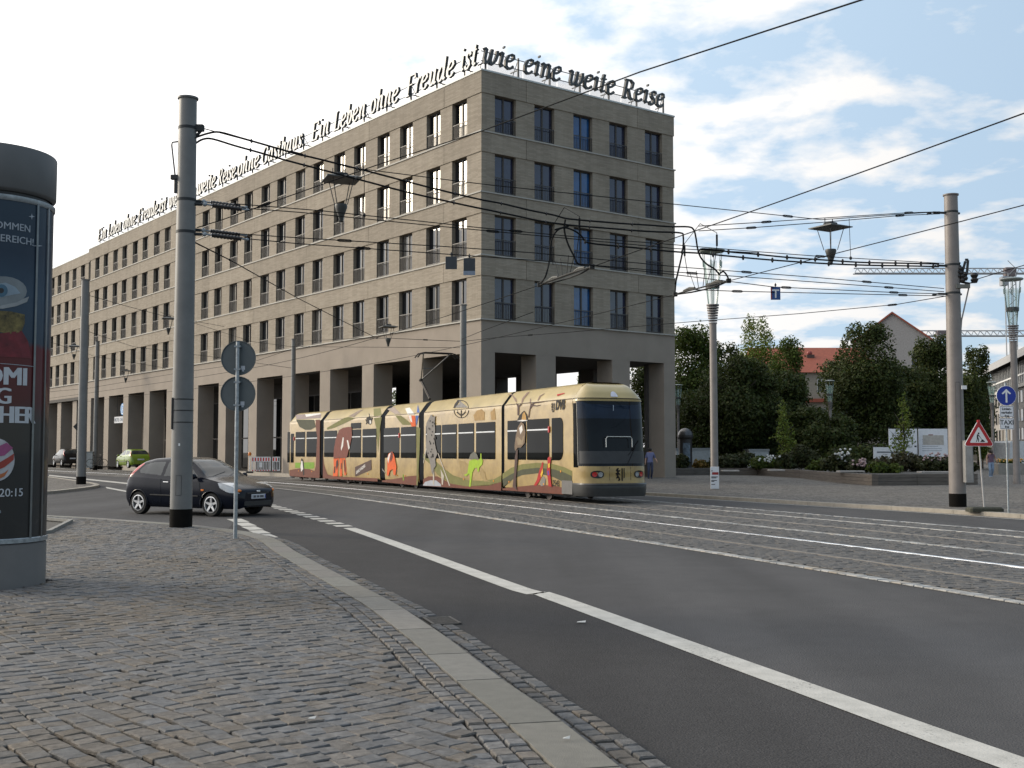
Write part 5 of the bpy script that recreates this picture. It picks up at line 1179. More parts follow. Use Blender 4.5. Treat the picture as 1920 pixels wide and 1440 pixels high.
# ball emblem with diagonal stripes
cyl_poly(ell(-6,862,33,40,28), M('ball_white', (.42,.41,.42), rough=.35), .005)
for q, mt in ((((-10,840),(12,830),(24,840),(8,854),(-16,858)), M('ball_pink', (.30,.06,.17), rough=.35)), (((-10,872),(14,858),(26,850),(25,862),(8,876),(-12,884)), M('ball_red', (.30,.03,.02), rough=.35)), (((-8,892),(8,886),(16,880),(8,893),(-6,900)), M('ball_orange', (.40,.11,.03), rough=.35))): cyl_poly(q, mt, .008)
for cx, cy, r in ((59,406,6),(70,461,9)):     # sparkles
    cyl_poly([(cx,cy-r),(cx+1.2,cy-1.2),(cx+r,cy),(cx+1.2,cy+1.2),(cx,cy+r),(cx-1.2,cy+1.2),(cx-r,cy),(cx-1.2,cy-1.2)], PGREY, .006)
cyl_poly([(0,681),(64,687),(64,688),(0,682)], PGREY, .007)
# ------------------------------------------------------------------ masts, wires, lamps, signs
def mast(px, py, top_py, d0, d1, label, name='catenary_mast', mat=POLE, tar=True, z0=PZ, Y=None):
    b = G(px, py, z0) if Y is None else Vector((D(px, py, Y).x, Y, z0)); h = ZY(top_py, b.y)-z0
    o = thing(name, label, 'mast', b)
    g = MB(); g.lathe([(d0/2,-.05),(d1/2,h)], 28); g.build('shaft', mat, o, smooth=SM)
    g = MB(); g.lathe([(d1/2-.002,h-.03),(d1/2+.03,h-.015),(d1/2+.032,h+.02),(0,h+.03)], 28); g.build('cap', mat, o, smooth=SM)
    if tar: g = MB(); g.lathe([(d0/2+.004,-.04),(d0/2+.006,.36)], 28); g.build('tar_band', TAR, o, smooth=SM)
    return o, b, h
mL, PLb, hL = mast(339, 988, 185, .435, .355, 'thick grey overhead line mast standing in front of the navy car')
mR, PRb, hR = mast(1796, 950, 366, .445, .36, 'thick warm grey overhead line mast beside the roadworks sign', mat=POLE_W)
m3, P3b, h3 = mast(152, 908, 525, .43, .36, 'grey overhead line mast on the traffic island at left')
m4, P4b, h4 = mast(178, 880, 640, .40, .34, 'distant grey mast close to the far arcade and the cabinet', Y=97)
m5, P5b, h5 = mast(548, 885, 636, .30, .26, 'slim grey mast at the tail end of the tram', Y=69, tar=False)
m6, P6b, h6 = mast(868, 890, 572, .33, .29, 'slim grey mast behind the tram near the hotel corner', Y=52.5, tar=False)
P3Y = P3b.y
# details of the two near masts
def ringband(root, r, z, h=.02, mat=BLACK): g = MB(); g.lathe([(r+.001,z),(r+.006,z+.002),(r+.006,z+h-.002),(r+.001,z+h)], 28); return g.build('clamp_band', mat, root, smooth=SM)
def local(o, p): return Vector(p)-Vector(o.location)
rL = lambda z: .2175-(.2175-.1775)*z/hL
for z in (ZY(750,PLb.y), ZY(771,PLb.y), ZY(793,PLb.y)): ringband(mL, rL(z), z-PZ, .022)
pl_ = local(mL, D(325.5,780,PLb.y-.05)); g = MB(); g.bbox(pl_.x-.02,pl_.x+.02,-.16,.16,ZY(805,PLb.y)-PZ,ZY(746,PLb.y)-PZ,.006); g.build('notice_back', BLACK, mL)
a0, a1 = math.radians(255), math.radians(285)
def door_outline(root, r, z0, z1, a0, a1):
    g = MB(); n = 6; pts = [(r*math.cos(a0+(a1-a0)*i/n), r*math.sin(a0+(a1-a0)*i/n)) for i in range(n+1)]
    loop = [(x,y,z0) for x,y in pts]+[(x,y,z1) for x,y in pts[::-1]]; loop.append(loop[0]); g.tube(loop, .005, 4); g.build('access_door', M('door_line', (.05,.05,.05)), root)
door_outline(mL, rL(.7)+.001, ZY(928,PLb.y)-PZ, ZY(891,PLb.y)-PZ, a0, a1)
g = MB(); q0 = ZY(836,PLb.y)-PZ; g.add([((rL(q0)+.003)*math.cos(a), (rL(q0)+.003)*math.sin(a), q0+dz) for dz in (0,.05) for a in (math.radians(266), math.radians(275))], [(0,1,3,2)]); g.build('number_tag', WHITE, mL)
def insul(root, p, d, L=.62, r=.055):
    """ribbed stick insulator with end fittings, from p along d (local)"""
    p = Vector(p); d = Vector(d).normalized(); g = MB(); n = 9
    pts = [p+d*(L*i/(2*n)) for i in range(2*n+1)]; g.tube(pts, [r*(.72 if i % 2 else 1) for i in range(2*n+1)], 8); g.build('insulator', INSUL, root)
    g = MB(); g.tube([p-d*.22, p], .018, 6); g.tube([p+d*L, p+d*(L+.16)], .018, 6); g.ellipsoid(p+d*(L+.12), (.035,.035,.035), 8, 5); g.ellipsoid(p-d*.14, (.05,.05,.05), 8, 5); g.build('end_fitting', GALV, root)
dirLR = (PRb-PLb); dirLR.z = 0; dirLR.normalize()
perp = Vector((-dirLR.y, dirLR.x, 0))
def vplane(px, py, A, B):
    n_ = Vector((-(B.y-A.y), B.x-A.x, 0)).normalized(); return on_plane(px, py, A, n_)
LR = lambda px, py: vplane(px, py, PLb, PRb)
for (x, y), off, dz in (((374,377),.05,0), ((374,385),-.12,0), ((374,431),.05,0), ((374,441),-.12,0)):
    p = local(mL, LR(x, y)); p = dirLR*.25+perp*off+Vector((0,0,p.z)); insul(mL, p+dirLR*.24, dirLR+Vector((0,0,-.05)), .60)
    g = MB(); g.tube([perp*off*.5+Vector((0,0,p.z)), p+dirLR*.05], .035, 6); g.build('bracket', DARKMET, mL)
zt_ = local(mL, LR(372,243)).z; g = MB(); g.bbox(.15,.34,-.05,.05,zt_-.06,zt_+.08,.02); g.tube([(.1,0,zt_-.25),(.32,0,zt_)], .03, 6); g.build('bracket', DARKMET, mL)
for z in (local(mL, LR(366,377)).z, local(mL, LR(366,437)).z, zt_): ringband(mL, rL(z), z-.03, .06, DARKMET)
# earth cable looping round the left of the mast
q = [local(mL, D(x, y, PLb.y-.05)) for x, y in ((369,258),(345,264),(330,266),(323,267),(322,272),(325,300),(328,327))]; g = MB(); g.tube(q, .016, 6); g.build('cable_loop', BLACK, mL)
q = local(mL, D(329,331,PLb.y-.05)); g = MB(); g.bbox(q.x-.09,q.x+.12,q.y-.06,q.y+.06,q.z-.06,q.z+.03,.01); g.bbox(q.x-.02,q.x+.14,q.y-.04,q.y+.04,q.z-.34,q.z-.06,.01); g.build('arrester', BLACK, mL)
# right mast fittings
rR = lambda z: .2225-(.2225-.18)*z/hR
for y in (398,497,550): z = local(mR, D(1780,y,PRb.y)).z; ringband(mR, rR(z), z-.03, .06, DARKMET)
for y, L in ((398,.55),(497,.45),(550,.45)):
    z = local(mR, D(1780,y,PRb.y)).z; g = MB(); g.box(-L,.25,-.035,.035,z-.05,z+.0); o = g.build('bracket', DARKMET, mR); o.rotation_euler[2] = math.atan2(dirLR.y, dirLR.x)*0+math.radians(10); g = MB(); g.tube([(-L,0,z-.02),(-L-.12,.0,z-.05)], .03, 6); g.build('eye_bolt', DARKMET, mR)
def rloc(x, y): return local(mR, D(x, y, PRb.y-.1))
sw = MB()
for a, b in (((1795,505),(1800,520)),((1803,515),(1810,490)),((1810,487),(1815,487)),((1815,488),(1813,512)),((1800,528),(1818,532)),((1790,545),(1815,532)),((1812,520),(1802,527)),((1797,500),(1799,492))): sw.tube([rloc(*a), rloc(*b)], .035, 6)
sw.build('switch_linkage', DARKMET, mR)
for x, y in ((1800,508),(1804,522),(1809,518),(1796,514)):
    g = MB(); p = rloc(x, y); g.lathe([(0,-.12),(.06,-.12),(.09,-.06),(.06,0),(.09,.06),(.06,.12),(0,.12)], 10, p); g.build('insulator', INSUL, mR)
g = MB(); p = rloc(1827,521); g.lathe([(0,-.14),(.07,-.14),(.11,-.05),(.07,0),(.11,.07),(.07,.14),(0,.15)], 10, p); g.tube([p+Vector((0,0,-.12)), rloc(1817,531)], .02, 5); g.build('insulator', INSUL, mR)
g = MB(); g.box(rloc(1790,537).x,rloc(1816,537).x,-.22,-.10,rloc(1800,541).z,rloc(1800,534).z); g.build('platform', M('platform_grey', (.16,.16,.14), rough=.6), mR)
q = [rloc(*p) for p in ((1818,533),(1812,560),(1803,600),(1800,640),(1800,760),(1801,830))]; g = MB(); g.tube(q, .02, 6); g.build('actuator_rod', M('rod_grey', (.25,.24,.23), rough=.5), mR)
g = MB(); p = rloc(1808,850); g.bbox(p.x-.10,p.x+.12,-.42,-.20,rloc(1808,904).z,rloc(1808,826).z,.015); cb_ = g.build('switch_box', M('cabinet_grey', (.24,.235,.225), rough=.5), mR); g = MB(); g.box(p.x-.07,p.x+.09,-.426,-.421,rloc(1808,900).z,rloc(1808,830).z); g.build('door', M('cabinet_door', (.30,.29,.275), rough=.5), cb_)
g = MB(); p = rloc(1802,727); g.box(p.x-.06,p.x+.08,-.30,-.28,p.z-.05,p.z+.05); g.build('number_tag', WHITE, mR)
door_outline(mR, rR(2)+.001, 1.2, 3.4, math.radians(250), math.radians(285))
# far island mast: small square board on its left
q = local(m3, D(146,800,P3Y)); g = MB(); g.add([(q.x-.22,0,q.z),(q.x+.02,0,q.z+.26),(q.x+.02,0,q.z-.26),(q.x-.22,.03,q.z),(q.x+.02,.03,q.z+.26),(q.x+.02,.03,q.z-.26)], [(0,1,2),(5,4,3),(0,3,4,1),(1,4,5,2),(2,5,3,0)]); g.build('notice_back', BLACK, m3)

# --- wires
WN = 0
def wire(pts, r, label, name='overhead_wire', beads=None, bead_r=.035, turnb=(), cat='wire', group='overhead wires', mat=WIRE):
    pts = [Vector(p) for p in pts]; o = thing(name, label, cat, pts[0], 0, group); P = [p-pts[0] for p in pts]
    g = MB(); g.tube(P, r, 5); g.build('strand', mat, o, smooth=True)
    if beads:
        g = None; acc = 0
        for a, b in zip(P[:-1], P[1:]):
            L = (b-a).length; t = -acc
            while t+beads < L:
                t += beads
                if t >= 0: k = MB(); k.ellipsoid(a+(b-a)*(t/L), (bead_r*.7, bead_r*.7, bead_r*1.4), 7, 5); k.build('clip', INSUL, o)
            acc = L-t if L-t < beads else 0
    for t in turnb:
        L = [0]
        for a, b in zip(P[:-1], P[1:]): L.append(L[-1]+(b-a).length)
        d_ = t*L[-1]; i = max(k for k in range(len(L)-1) if L[k] <= d_); u = (P[i+1]-P[i]).normalized(); c = P[i]+u*(d_-L[i]); up = Vector((0,0,.022))
        k = MB(); k.tube([c-u*.18, c-u*.12+up, c+u*.12+up, c+u*.18, c+u*.12-up, c-u*.12-up, c-u*.18], .010, 4); k.build('turnbuckle', WIRE, o)
    return o
def cat_sm(pts, n=4):
    P = [Vector(p) for p in pts]; out_ = []
    for i in range(len(P)-1):
        a, b, c, d = P[max(i-1,0)], P[i], P[i+1], P[min(i+2,len(P)-1)]
        for k in range(n): t = k/n; out_.append(.5*((2*b)+(c-a)*t+(2*a-5*b+4*c-d)*t*t+(3*b-a-3*c+d)*t**3))
    return out_+[P[-1]]
def LRs(L): return cat_sm([LR(*p) for p in L])
wire(LRs([(369,257),(391,250),(412,248),(451,258.6),(493,270.5),(551,287),(603,299.6),(655,312.6),(702,324.4),(803,351),(894,372.8),(942,382),(992,394),(1039,403.6),(1060,409.5),(1091,413),(1135,416.6),(1174,419.7),(1214,422),(1256,425),(1291,425.5),(1301,431.5),(1305,447),(1308,466),(1314,483),(1326,496),(1340,504.6),(1348,514)]), .022, 'upper thick feeder cable sagging from the big left mast towards the right', 'feeder_cable', beads=1.15, cat='cable', group='feeder cables')
wire(LRs([(368,268),(380,261.4),(398,260.6),(439,273),(482,285),(534,300),(586,313.8),(689,341),(738,354),(789,366.4),(877,386),(926,396),(973,406),(1018,415.4),(1071,422.5),(1112,426),(1151,429),(1190,432.4),(1232,434.8),(1275,436.7),(1281,443.7),(1280,469.7),(1273,502.8),(1266,533)]), .022, 'lower thick feeder cable running just beneath the upper one', 'feeder_cable', beads=1.15, cat='cable', group='feeder cables')
wire(LRs([(1040,431),(1058,427),(1075,432),(1089,441.4),(1098,453),(1115,457.4),(1157,461.4),(1200,465.5),(1240,469.8),(1278,473),(1313,475),(1350,478.7),(1420,485.4),(1480,490),(1551,494.5),(1626,497.4),(1695,498.5),(1760,500)]), .022, 'beaded feeder cable from the hotel front to the right mast', 'feeder_cable', beads=.9, bead_r=.05, cat='cable', group='feeder cables')
wire(LRs([(1310,470),(1317,466.7),(1344,469),(1373,473),(1410,476),(1474,482.5),(1537,487),(1614,492),(1688,493.5),(1760,495)]), .022, 'short beaded feeder cable hanging above its twin left of the right mast', 'feeder_cable', beads=.9, bead_r=.05, cat='cable', group='feeder cables')
span = lambda L, lab, tb=(), r=.011: wire([LR(*p) for p in L], r, lab, 'span_wire', turnb=tb, group='span wires')
span([(378,240),(655,314),(829,336),(920,347),(1265,383),(1540,412),(1640,405),(1762,397)], 'lamp carrying span wire between the two big masts, uppermost of the bundle', (.1,.74))
span([(440,382),(600,395),(800,416),(900,427),(1100,446),(1265,459),(1408,471),(1527,480),(1683,489),(1770,494)], 'thin span wire leaving the upper black insulator of the left mast', (.33,.78))
span([(425,388),(560,398),(820,424),(1000,441),(1265,466),(1420,474)], 'thin span wire leaving the second black insulator of the left mast', (.45,))
span([(442,438),(560,446),(830,462),(1000,474),(1265,500),(1527,520),(1770,541)], 'thin span wire from the third insulator of the left mast to the right mast', (.12,.66,.86))
span([(425,444),(560,457),(830,476),(1000,488),(1265,510),(1420,521),(1680,540),(1770,547)], 'thin span wire that carries the two small dark hanging boards', (.15,.58,.9))
span([(1100,497),(1265,515),(1450,538),(1690,549),(1770,551)], 'thin span wire that carries the small blue hanging sign', (.52,.84))
span([(1300,543),(1375,546),(1680,553),(1770,555)], 'lowest level thin span wire left of the right mast', (.16,.82))
span([(1310,424),(1425,417),(1540,409),(1700,399),(1762,397)], 'upper short support wire running from the droppers to the right mast', (.26,.86))
span([(1310,433),(1410,427),(1540,417),(1690,404),(1762,401)], 'lower short support wire running from the droppers to the right mast', (.2,.82))
wire([LR(369,427), LR(420,411), D(702,311,22.2), D(905,245,19.3), D(1200,135,15.8), D(1615,0,12), D(2100,-160,9)], .0105, 'long diagonal wire rising over the hotel corner to the upper right', 'span_wire', turnb=(.08,), group='span wires')
wire([LR(364,454), D(432,488,30), D(560,560,43), D(702,632,57)], .016, 'guy wire sloping down from the left mast across the hotel windows', 'span_wire', turnb=(.2,), group='span wires')
Y6 = P6b.y
wire([D(870,640,Y6), D(930,633,50), D(1065,623,46.5), D(1300,603,41), D(1500,588,37.5), D(1680,571,35), PRb+Vector((-.2,0,D(1778,562,PRb.y).z))], .012, 'long low span wire from the slim corner mast to the right mast', 'span_wire', turnb=(.2,.86), group='span wires')
wire([D(866,640,Y6), D(792,637,54), D(728,634,57), D(680,634,60), D(560,640,68)], .013, 'span wire between the two slim masts behind the tram', 'span_wire', turnb=(.12,.4), group='span wires')
wire([D(866,636,Y6), D(900,622,40), D(1000,585,33)], .011, 'short pull off wire at the slim corner mast', 'span_wire', group='span wires')
wire([D(1830,524,PRb.y), D(1893,505,31), D(1990,478,27)], .012, 'wire leaving the right mast towards the right edge', 'span_wire', group='span wires')
wire([D(160,552,P3Y), D(230,572,62), D(305,592,70), D(420,612,80)], .014, 'span wire with a lamp leading right from the island mast', 'span_wire', group='span wires')
wire([D(160,620,P3Y), D(250,650,63), D(420,672,74), D(546,690,69)], .012, 'lower wire between the island mast and the slim tail mast', 'span_wire', group='span wires')
wire([D(90,735,90), D(165,728,96), D(330,700,80), D(470,680,72), D(546,655,69)], .012, 'faint far wire drawn along the arcade frieze', 'span_wire', group='span wires')
wire([D(90,640,80), D(178,668,97), D(310,690,86)], .012, 'faint far wire above the distant cabinet mast', 'span_wire', group='span wires')
wire([D(300,585,70), D(470,640,70), D(546,650,69), D(866,652,Y6)], .011, 'thin wire crossing in front of the frieze to the corner mast', 'span_wire', turnb=(.4,), group='span wires')
# contact wires follow the tracks
CZ = 6.0
for off, lab in ((-.725, 'contact wire over the near track with a section insulator'), (TC, 'contact wire over the far track running above the tram roof')):
    wire([track(s, off, CZ-.12*math.sin(PI*((s/16) % 1))*0) for s in np.linspace(7, 125, 90)], .011, lab, 'contact_wire', group='contact wires')
# section insulators hanging in the contact wires
def section_ins(px0, px1, off, label, cable_l, cable_r):
    s0, s1 = s_at(px0, off, CZ), s_at(px1, off, CZ); a, b = track(s0, off, CZ), track(s1, off, CZ); o = thing('section_insulator', label, 'insulator', a, 0, 'section insulators'); L = lambda p: Vector(p)-a
    u = (b-a).normalized(); n_ = Vector((-u.y, u.x, 0)); M_ = (a+b)/2; up = Vector((0,0,1))
    for s_ in (-1,1):
        g = MB(); g.tube([L(a), L(a.lerp(b,.25)+n_*.12*s_-up*.02), L(a.lerp(b,.5)+n_*.14*s_-up*.03), L(a.lerp(b,.75)+n_*.12*s_-up*.02), L(b)], .022, 6); g.build('runner', M('fitting_grey', (.05,.05,.048), rough=.7, spec=.2), o)
    for t in (.22,.72): g = MB(); p = a.lerp(b,t); g.tube([L(p+up*.04-u*.3), L(p+up*.06), L(p+up*.04+u*.3)], [.03,.05,.03], 8); g.build('insulating_rod', M('rod_olive', (.05,.05,.042), rough=.6), o)
    for t in (0,1): g = MB(); g.bbox(*[q for c in zip(L(a.lerp(b,t))-Vector((.06,.06,.05)), L(a.lerp(b,t))+Vector((.06,.06,.06))) for q in c],.01); g.build('clamp', M('fitting_grey', (.05,.05,.048), rough=.7, spec=.2), o)
    for t, dx in ((.40,-.5),(.46,-.2),(.54,.2),(.60,.5)): g = MB(); p = a.lerp(b,t); g.tube([L(p), L(p+u*dx*.6+up*.5)], .010, 4); g.build('arcing_horn', M('fitting_grey', (.05,.05,.048), rough=.7, spec=.2), o)
    for p0, lst in ((a, cable_l), (b, cable_r)):
        g = MB(); g.tube(cat_sm([L(LR(*q)) for q in lst]+[L(p0+up*.05)]), .022, 5); g.build('jumper', WIRE, o)
    for t, top in ((.36, -.45), (.64, .45)):
        q = a.lerp(b, t); top_ = M_+up*1.75
        g = MB(); g.tube([L(q+u*top*.6+up*.4), L(q+u*top+up*1.0), L(q+u*top*1.0+up*1.35), L(top_)], .010, 4); g.tube([L(q+u*top+up*1.0), L(q+u*top+up*1.30)], .028, 6); g.build('dropper', WIRE, o)
section_ins(1110, 1012, -.725, 'section insulator hanging in front of the hotel short side', [(1060,412),(1058,430),(1064,455),(1076,480),(1085,495)], [(1066,424),(1045,432),(1033,455),(1030,490),(1022,520)])
section_ins(1366, 1266, TC, 'section insulator hanging before the sky beside the hotel corner', [(1348,514),(1356,509),(1362,515)], [(1273,502.8),(1268,525)])
# --- suspended street lamps
LAMPD = M('lamp_dark', (.045,.048,.045), rough=.5); LAMPS_ = M('lamp_shade_grey', (.075,.08,.078), rough=.5)
def hang_lamp(px, py, Y, size, label, rz=.5, tilt=.0):
    c = D(px, py, Y); o = thing('suspended_lamp', label, 'street lamp', c, rz, 'suspended street lamps'); k = size
    g = MB(); h = k/2; g.add([(-h,-h,-.0),(h,-h,0),(h,h,0),(-h,h,0),(-h,-h,.025),(h,-h,.025),(h,h,.025),(-h,h,.025),(-h*.55,-h*.55,.085),(h*.55,-h*.55,.085),(h*.55,h*.55,.085),(-h*.55,h*.55,.085)],
        [(3,2,1,0),(0,1,5,4),(1,2,6,5),(2,3,7,6),(3,0,4,7),(4,5,9,8),(5,6,10,9),(6,7,11,10),(7,4,8,11),(8,9,10,11)]); sh = g.build('reflector_plate', LAMPS_, o)
    g = MB(); g.bbox(-.17*k,.17*k,-.17*k,.17*k,.08,.16,.02); g.tube([(-.25*k,0,.08),(-.25*k,0,.27)], .012, 5); g.tube([(.1*k,0,.16),(.1*k,0,.27)], .014, 5); g.build('hanger', DARKMET, o)
    for sx in (-1,1):
        for sy in (-1,1): g = MB(); g.tube([(sx*h*.60,sy*h*.60,0),(sx*.15*k,sy*.15*k,-.72*k)], .011, 5); g.build('rod', LAMPD, o)
    g = MB(); g.lathe([(0,-.70*k),(.17*k,-.70*k),(.18*k,-.76*k),(.15*k,-.86*k),(.07*k,-1.10*k),(.055*k,-1.16*k),(.08*k,-1.17*k),(.07*k,-1.20*k),(0,-1.22*k)], 16); g.build('lamp_body', LAMPD, o, smooth=SM)
    return o
hang_lamp(640, 338, 25.9, .80, 'suspended lamp with square reflector nearest the left mast', .35)
hang_lamp(1557, 428, 32.0, .86, 'suspended lamp with square reflector against the sky left of the right mast', .55)
hang_lamp(728, 614, 56.5, .78, 'suspended lamp hanging before the hotel frieze above the tram', .4)
hang_lamp(316, 598, 70, .80, 'suspended lamp half hidden behind the big left mast', .4)
hang_lamp(139, 650, 66, .62, 'suspended lamp just left of the island mast', .4)
hang_lamp(236, 696, 96, .80, 'small distant suspended lamp above the green car', .4)
g = wire([D(683,322,25.9), D(683,404,25.9)], .008, 'weighted cord hanging beside the near suspended lamp', 'pull_cord', group=None, cat='cord'); k = MB(); p = D(683,404,25.9)-D(683,322,25.9); k.ellipsoid(p,(.035,.035,.05),8,6); k.build('weight', DARKMET, g)
g = wire([LR(1592,410), LR(1595,484)], .008, 'weighted cord hanging beside the lamp against the sky', 'pull_cord', group=None, cat='cord'); k = MB(); p = LR(1595,484)-LR(1592,410); k.ellipsoid(p,(.04,.04,.05),8,6); k.build('weight', DARKMET, g)
# --- boards hanging from the span wires
def hang_board(px, py, w_, h_, label, mat, extra=None, up=.0):
    c = LR(px, py); o = thing('hanging_board', label, 'sign', c, 0)
    g = MB(); g.bbox(-w_/2,w_/2,-.012,.012,-h_,0,.006); g.build('board', mat, o); g = MB(); g.tube([(0,0,0),(0,0,.10+up)], .012, 5); g.ellipsoid((0,0,.05),(.03,.03,.03),8,5); g.build('hook', DARKMET, o); return o
BRD = M('board_back', (.03,.035,.042), rough=.5)
hang_board(846, 481, .26, .285, 'small dark square board hanging from a span wire, left of the pair', BRD)
o = hang_board(880, 484, .265, .29, 'dark board with pale lower strip hanging from a span wire, right of the pair', BRD); g = MB(); g.box(-.132,.132,-.012,.012,-.385,-.292); g.build('strip', M('board_strip', (.22,.26,.33)), o)
SBL = M('sign_tram_blue', (.012,.06,.22), rough=.4); o = hang_board(1454, 538, .245, .33, 'small blue board with a white letter T hanging from a span wire', SBL)
put_text(o, 'T', .30, (0,-.0135,-.275), (PI/2,0,0), WHITE, bold=.004, align='CENTER'); g = MB(); g.box(-.124,-.095,-.0135,-.0125,-.32,-.02); g.build('red_edge', M('edge_red', (.30,.02,.02)), o)

# --- signs on the near pavement
sp = G(441,1010,PZ); o = thing('traffic_sign', 'two round traffic signs seen from behind on one galvanised post', 'traffic sign', sp)
g = MB(); g.tube([(0,0,-.05),(0,0,ZY(641,sp.y)-PZ)], .034, 14); g.build('post', GALV, o, smooth=SM)
for cy, i in ((671,0),(738,1)):
    z = ZY(cy, sp.y)-PZ; g = MB(); r = .305; n = 36
    g.add([(r*math.cos(2*PI*q/n), .062, z+r*math.sin(2*PI*q/n)) for q in range(n)]+[(r*math.cos(2*PI*q/n), .040, z+r*math.sin(2*PI*q/n)) for q in range(n)]+[((r-.012)*math.cos(2*PI*q/n), .040, z+(r-.012)*math.sin(2*PI*q/n)) for q in range(n)]+[((r-.02)*math.cos(2*PI*q/n), .055, z+(r-.02)*math.sin(2*PI*q/n)) for q in range(n)],
          [tuple(range(n))]+[(q,(q+1)%n,n+(q+1)%n,n+q) for q in range(n)]+[(n+q,n+(q+1)%n,2*n+(q+1)%n,2*n+q) for q in range(n)]+[(2*n+q,2*n+(q+1)%n,3*n+(q+1)%n,3*n+q) for q in range(n)]+[tuple(3*n+q for q in range(n-1,-1,-1))])
    d_ = g.build('sign_disc', M('sign_back', (.085,.10,.105), rough=.55, var=.06), o)
    g = MB(); g.box(.045,.115,.0535,.0545,z-.205,z-.135); g.box(.065,.10,.0535,.0545,z-.235,z-.207); g.build('sticker', M('sticker', (.50,.52,.56)), d_)
    for dz in (-.20,.20): g = MB(); g.box(-.055,.055,-.04,.056,z+dz-.014,z+dz+.014); g.build('clamp', GALV, d_)
# --- roadworks triangle on a foot
tb = G(1846,959,PZ); o = thing('roadworks_sign', 'red bordered triangular roadworks sign on a leaning post in a rubber foot', 'traffic sign', tb)
cz = ZY(820,tb.y)-PZ; dx = -.11
g = MB(); g.tube([(0,0,.05),(dx,0,cz+.05)], .022, 8); g.build('post', M('post_pale', (.42,.40,.38), rough=.5), o)
def tri_(r, rr, y, cz_=None):
    pts = []
    for k in range(3):
        a = math.radians(90+120*k); c = (dx+(r-rr)*math.cos(a), (cz_ or cz)+(r-rr)*math.sin(a))
        for q in range(-2,3): b = a+math.radians(30*q); pts.append((c[0]+rr*math.cos(b), c[1]+rr*math.sin(b)))
    return pts
T0 = tri_(.40,.05,0); g = MB(); g.prism(T0, lambda a, b: (a,-.03,b), lambda a, b: (a,-.012,b)); g.build('plate', WHITE, o)
T1 = tri_(.385,.045,0); T2 = tri_(.255,.02,0); g = MB(); g.add([(a,-.032,b) for a,b in T1]+[(a,-.032,b) for a,b in T2], [(i,(i+1)%15,15+(i+1)%15,15+i) for i in range(15)]); g.build('red_border', M('sign_red', (.42,.015,.02), rough=.4), o)
def sgn(poly): g = MB(); g.add([(dx+a,-.033,cz+b) for a, b in poly], [tuple(range(len(poly)))]); g.build('pictogram', BLACK, o)
sgn([(.03,-.115),(.075,-.06),(.10,-.05),(.13,-.085),(.155,-.115)]); sgn([(-.075,-.115),(-.055,-.115),(-.035,-.045),(-.02,-.06),(-.02,-.115),(.0,-.115),(.0,-.045),(-.015,-.01),(-.02,.035),(.02,.01),(.035,-.02),(.045,-.01),(.02,.035),(-.02,.08),(-.045,.07),(-.055,.02),(-.05,-.04)]); sgn([(-.005+.022*math.cos(q*PI/6), .10+.022*math.sin(q*PI/6)) for q in range(12)]); sgn([(.035,-.01),(.045,-.01),(.10,-.085),(.09,-.09)])
g = MB(); g.bbox(dx-.035,dx+.035,-.05,0,cz+.37,cz+.44,.01); g.build('top_clip', M('sign_red', (.42,.015,.02), rough=.4), o)
g = MB(); g.bbox(-.42,.42,-.20,.20,-.01,.11,.04); g.build('foot', M('recycled_rubber', (.045,.045,.03), rough=.85, var=.3, scale=20, bump=.5), o)
# --- blue arrow sign with two small panels
ab = G(1891,962,PZ); o = thing('traffic_sign', 'round blue straight ahead arrow sign above two taxi panels on a thin post', 'traffic sign', ab)
zc = ZY(742,ab.y)-PZ; g = MB(); g.tube([(0,0,-.05),(0,0,zc+.32)], .022, 8); g.build('post', GALV, o)
rA = .245; g = MB(); g.prism([(rA*math.cos(2*PI*q/32), zc+rA*math.sin(2*PI*q/32)) for q in range(32)], lambda a, b: (a,-.045,b), lambda a, b: (a,-.028,b)); g.build('rim', WHITE, o)
g = MB(); g.add([((rA-.008)*math.cos(2*PI*q/32), -.047, zc+(rA-.008)*math.sin(2*PI*q/32)) for q in range(32)], [tuple(range(32))]); g.build('blue_disc', M('sign_royal', (.008,.03,.28), rough=.35), o)
ar = [(-.022,-.17),(.022,-.17),(.022,.085),(.085,.03),(.115,.055),(0,.165),(-.115,.055),(-.085,.03),(-.022,.085)]; g = MB(); g.add([(a,-.049,zc+b) for a, b in ar], [tuple(range(9))]); g.build('arrow', WHITE, o)
for z0, z1, lines in ((ZY(782,ab.y)-PZ, ZY(761,ab.y)-PZ, [('Linien-',.085),('verkehr',.085),('frei',.075)]), (ZY(805,ab.y)-PZ, ZY(784,ab.y)-PZ, [('TAXI',.15),('frei',.075)])):
    g = MB(); g.bbox(-.175,.175,-.042,-.028,z0,z1,.004); p_ = g.build('panel', PAPER, o); hh = z1-z0; y_ = z1-.03
    for tx, szz in lines: y_ -= szz*.85; put_text(p_, tx, szz, (0,-.044,y_), (PI/2,0,0), BLACK, bold=.003, align='CENTER'); y_ -= .018
    g = MB(); a = [(-.165,z0+.012),(.165,z0+.012),(.165,z1-.012),(-.165,z1-.012)]; i2 = [(-.157,z0+.02),(.157,z0+.02),(.157,z1-.02),(-.157,z1-.02)]
    g.add([(x,-.0435,z) for x, z in a+i2], [(i,(i+1)%4,4+(i+1)%4,4+i) for i in range(4)]); g.build('border', BLACK, p_)
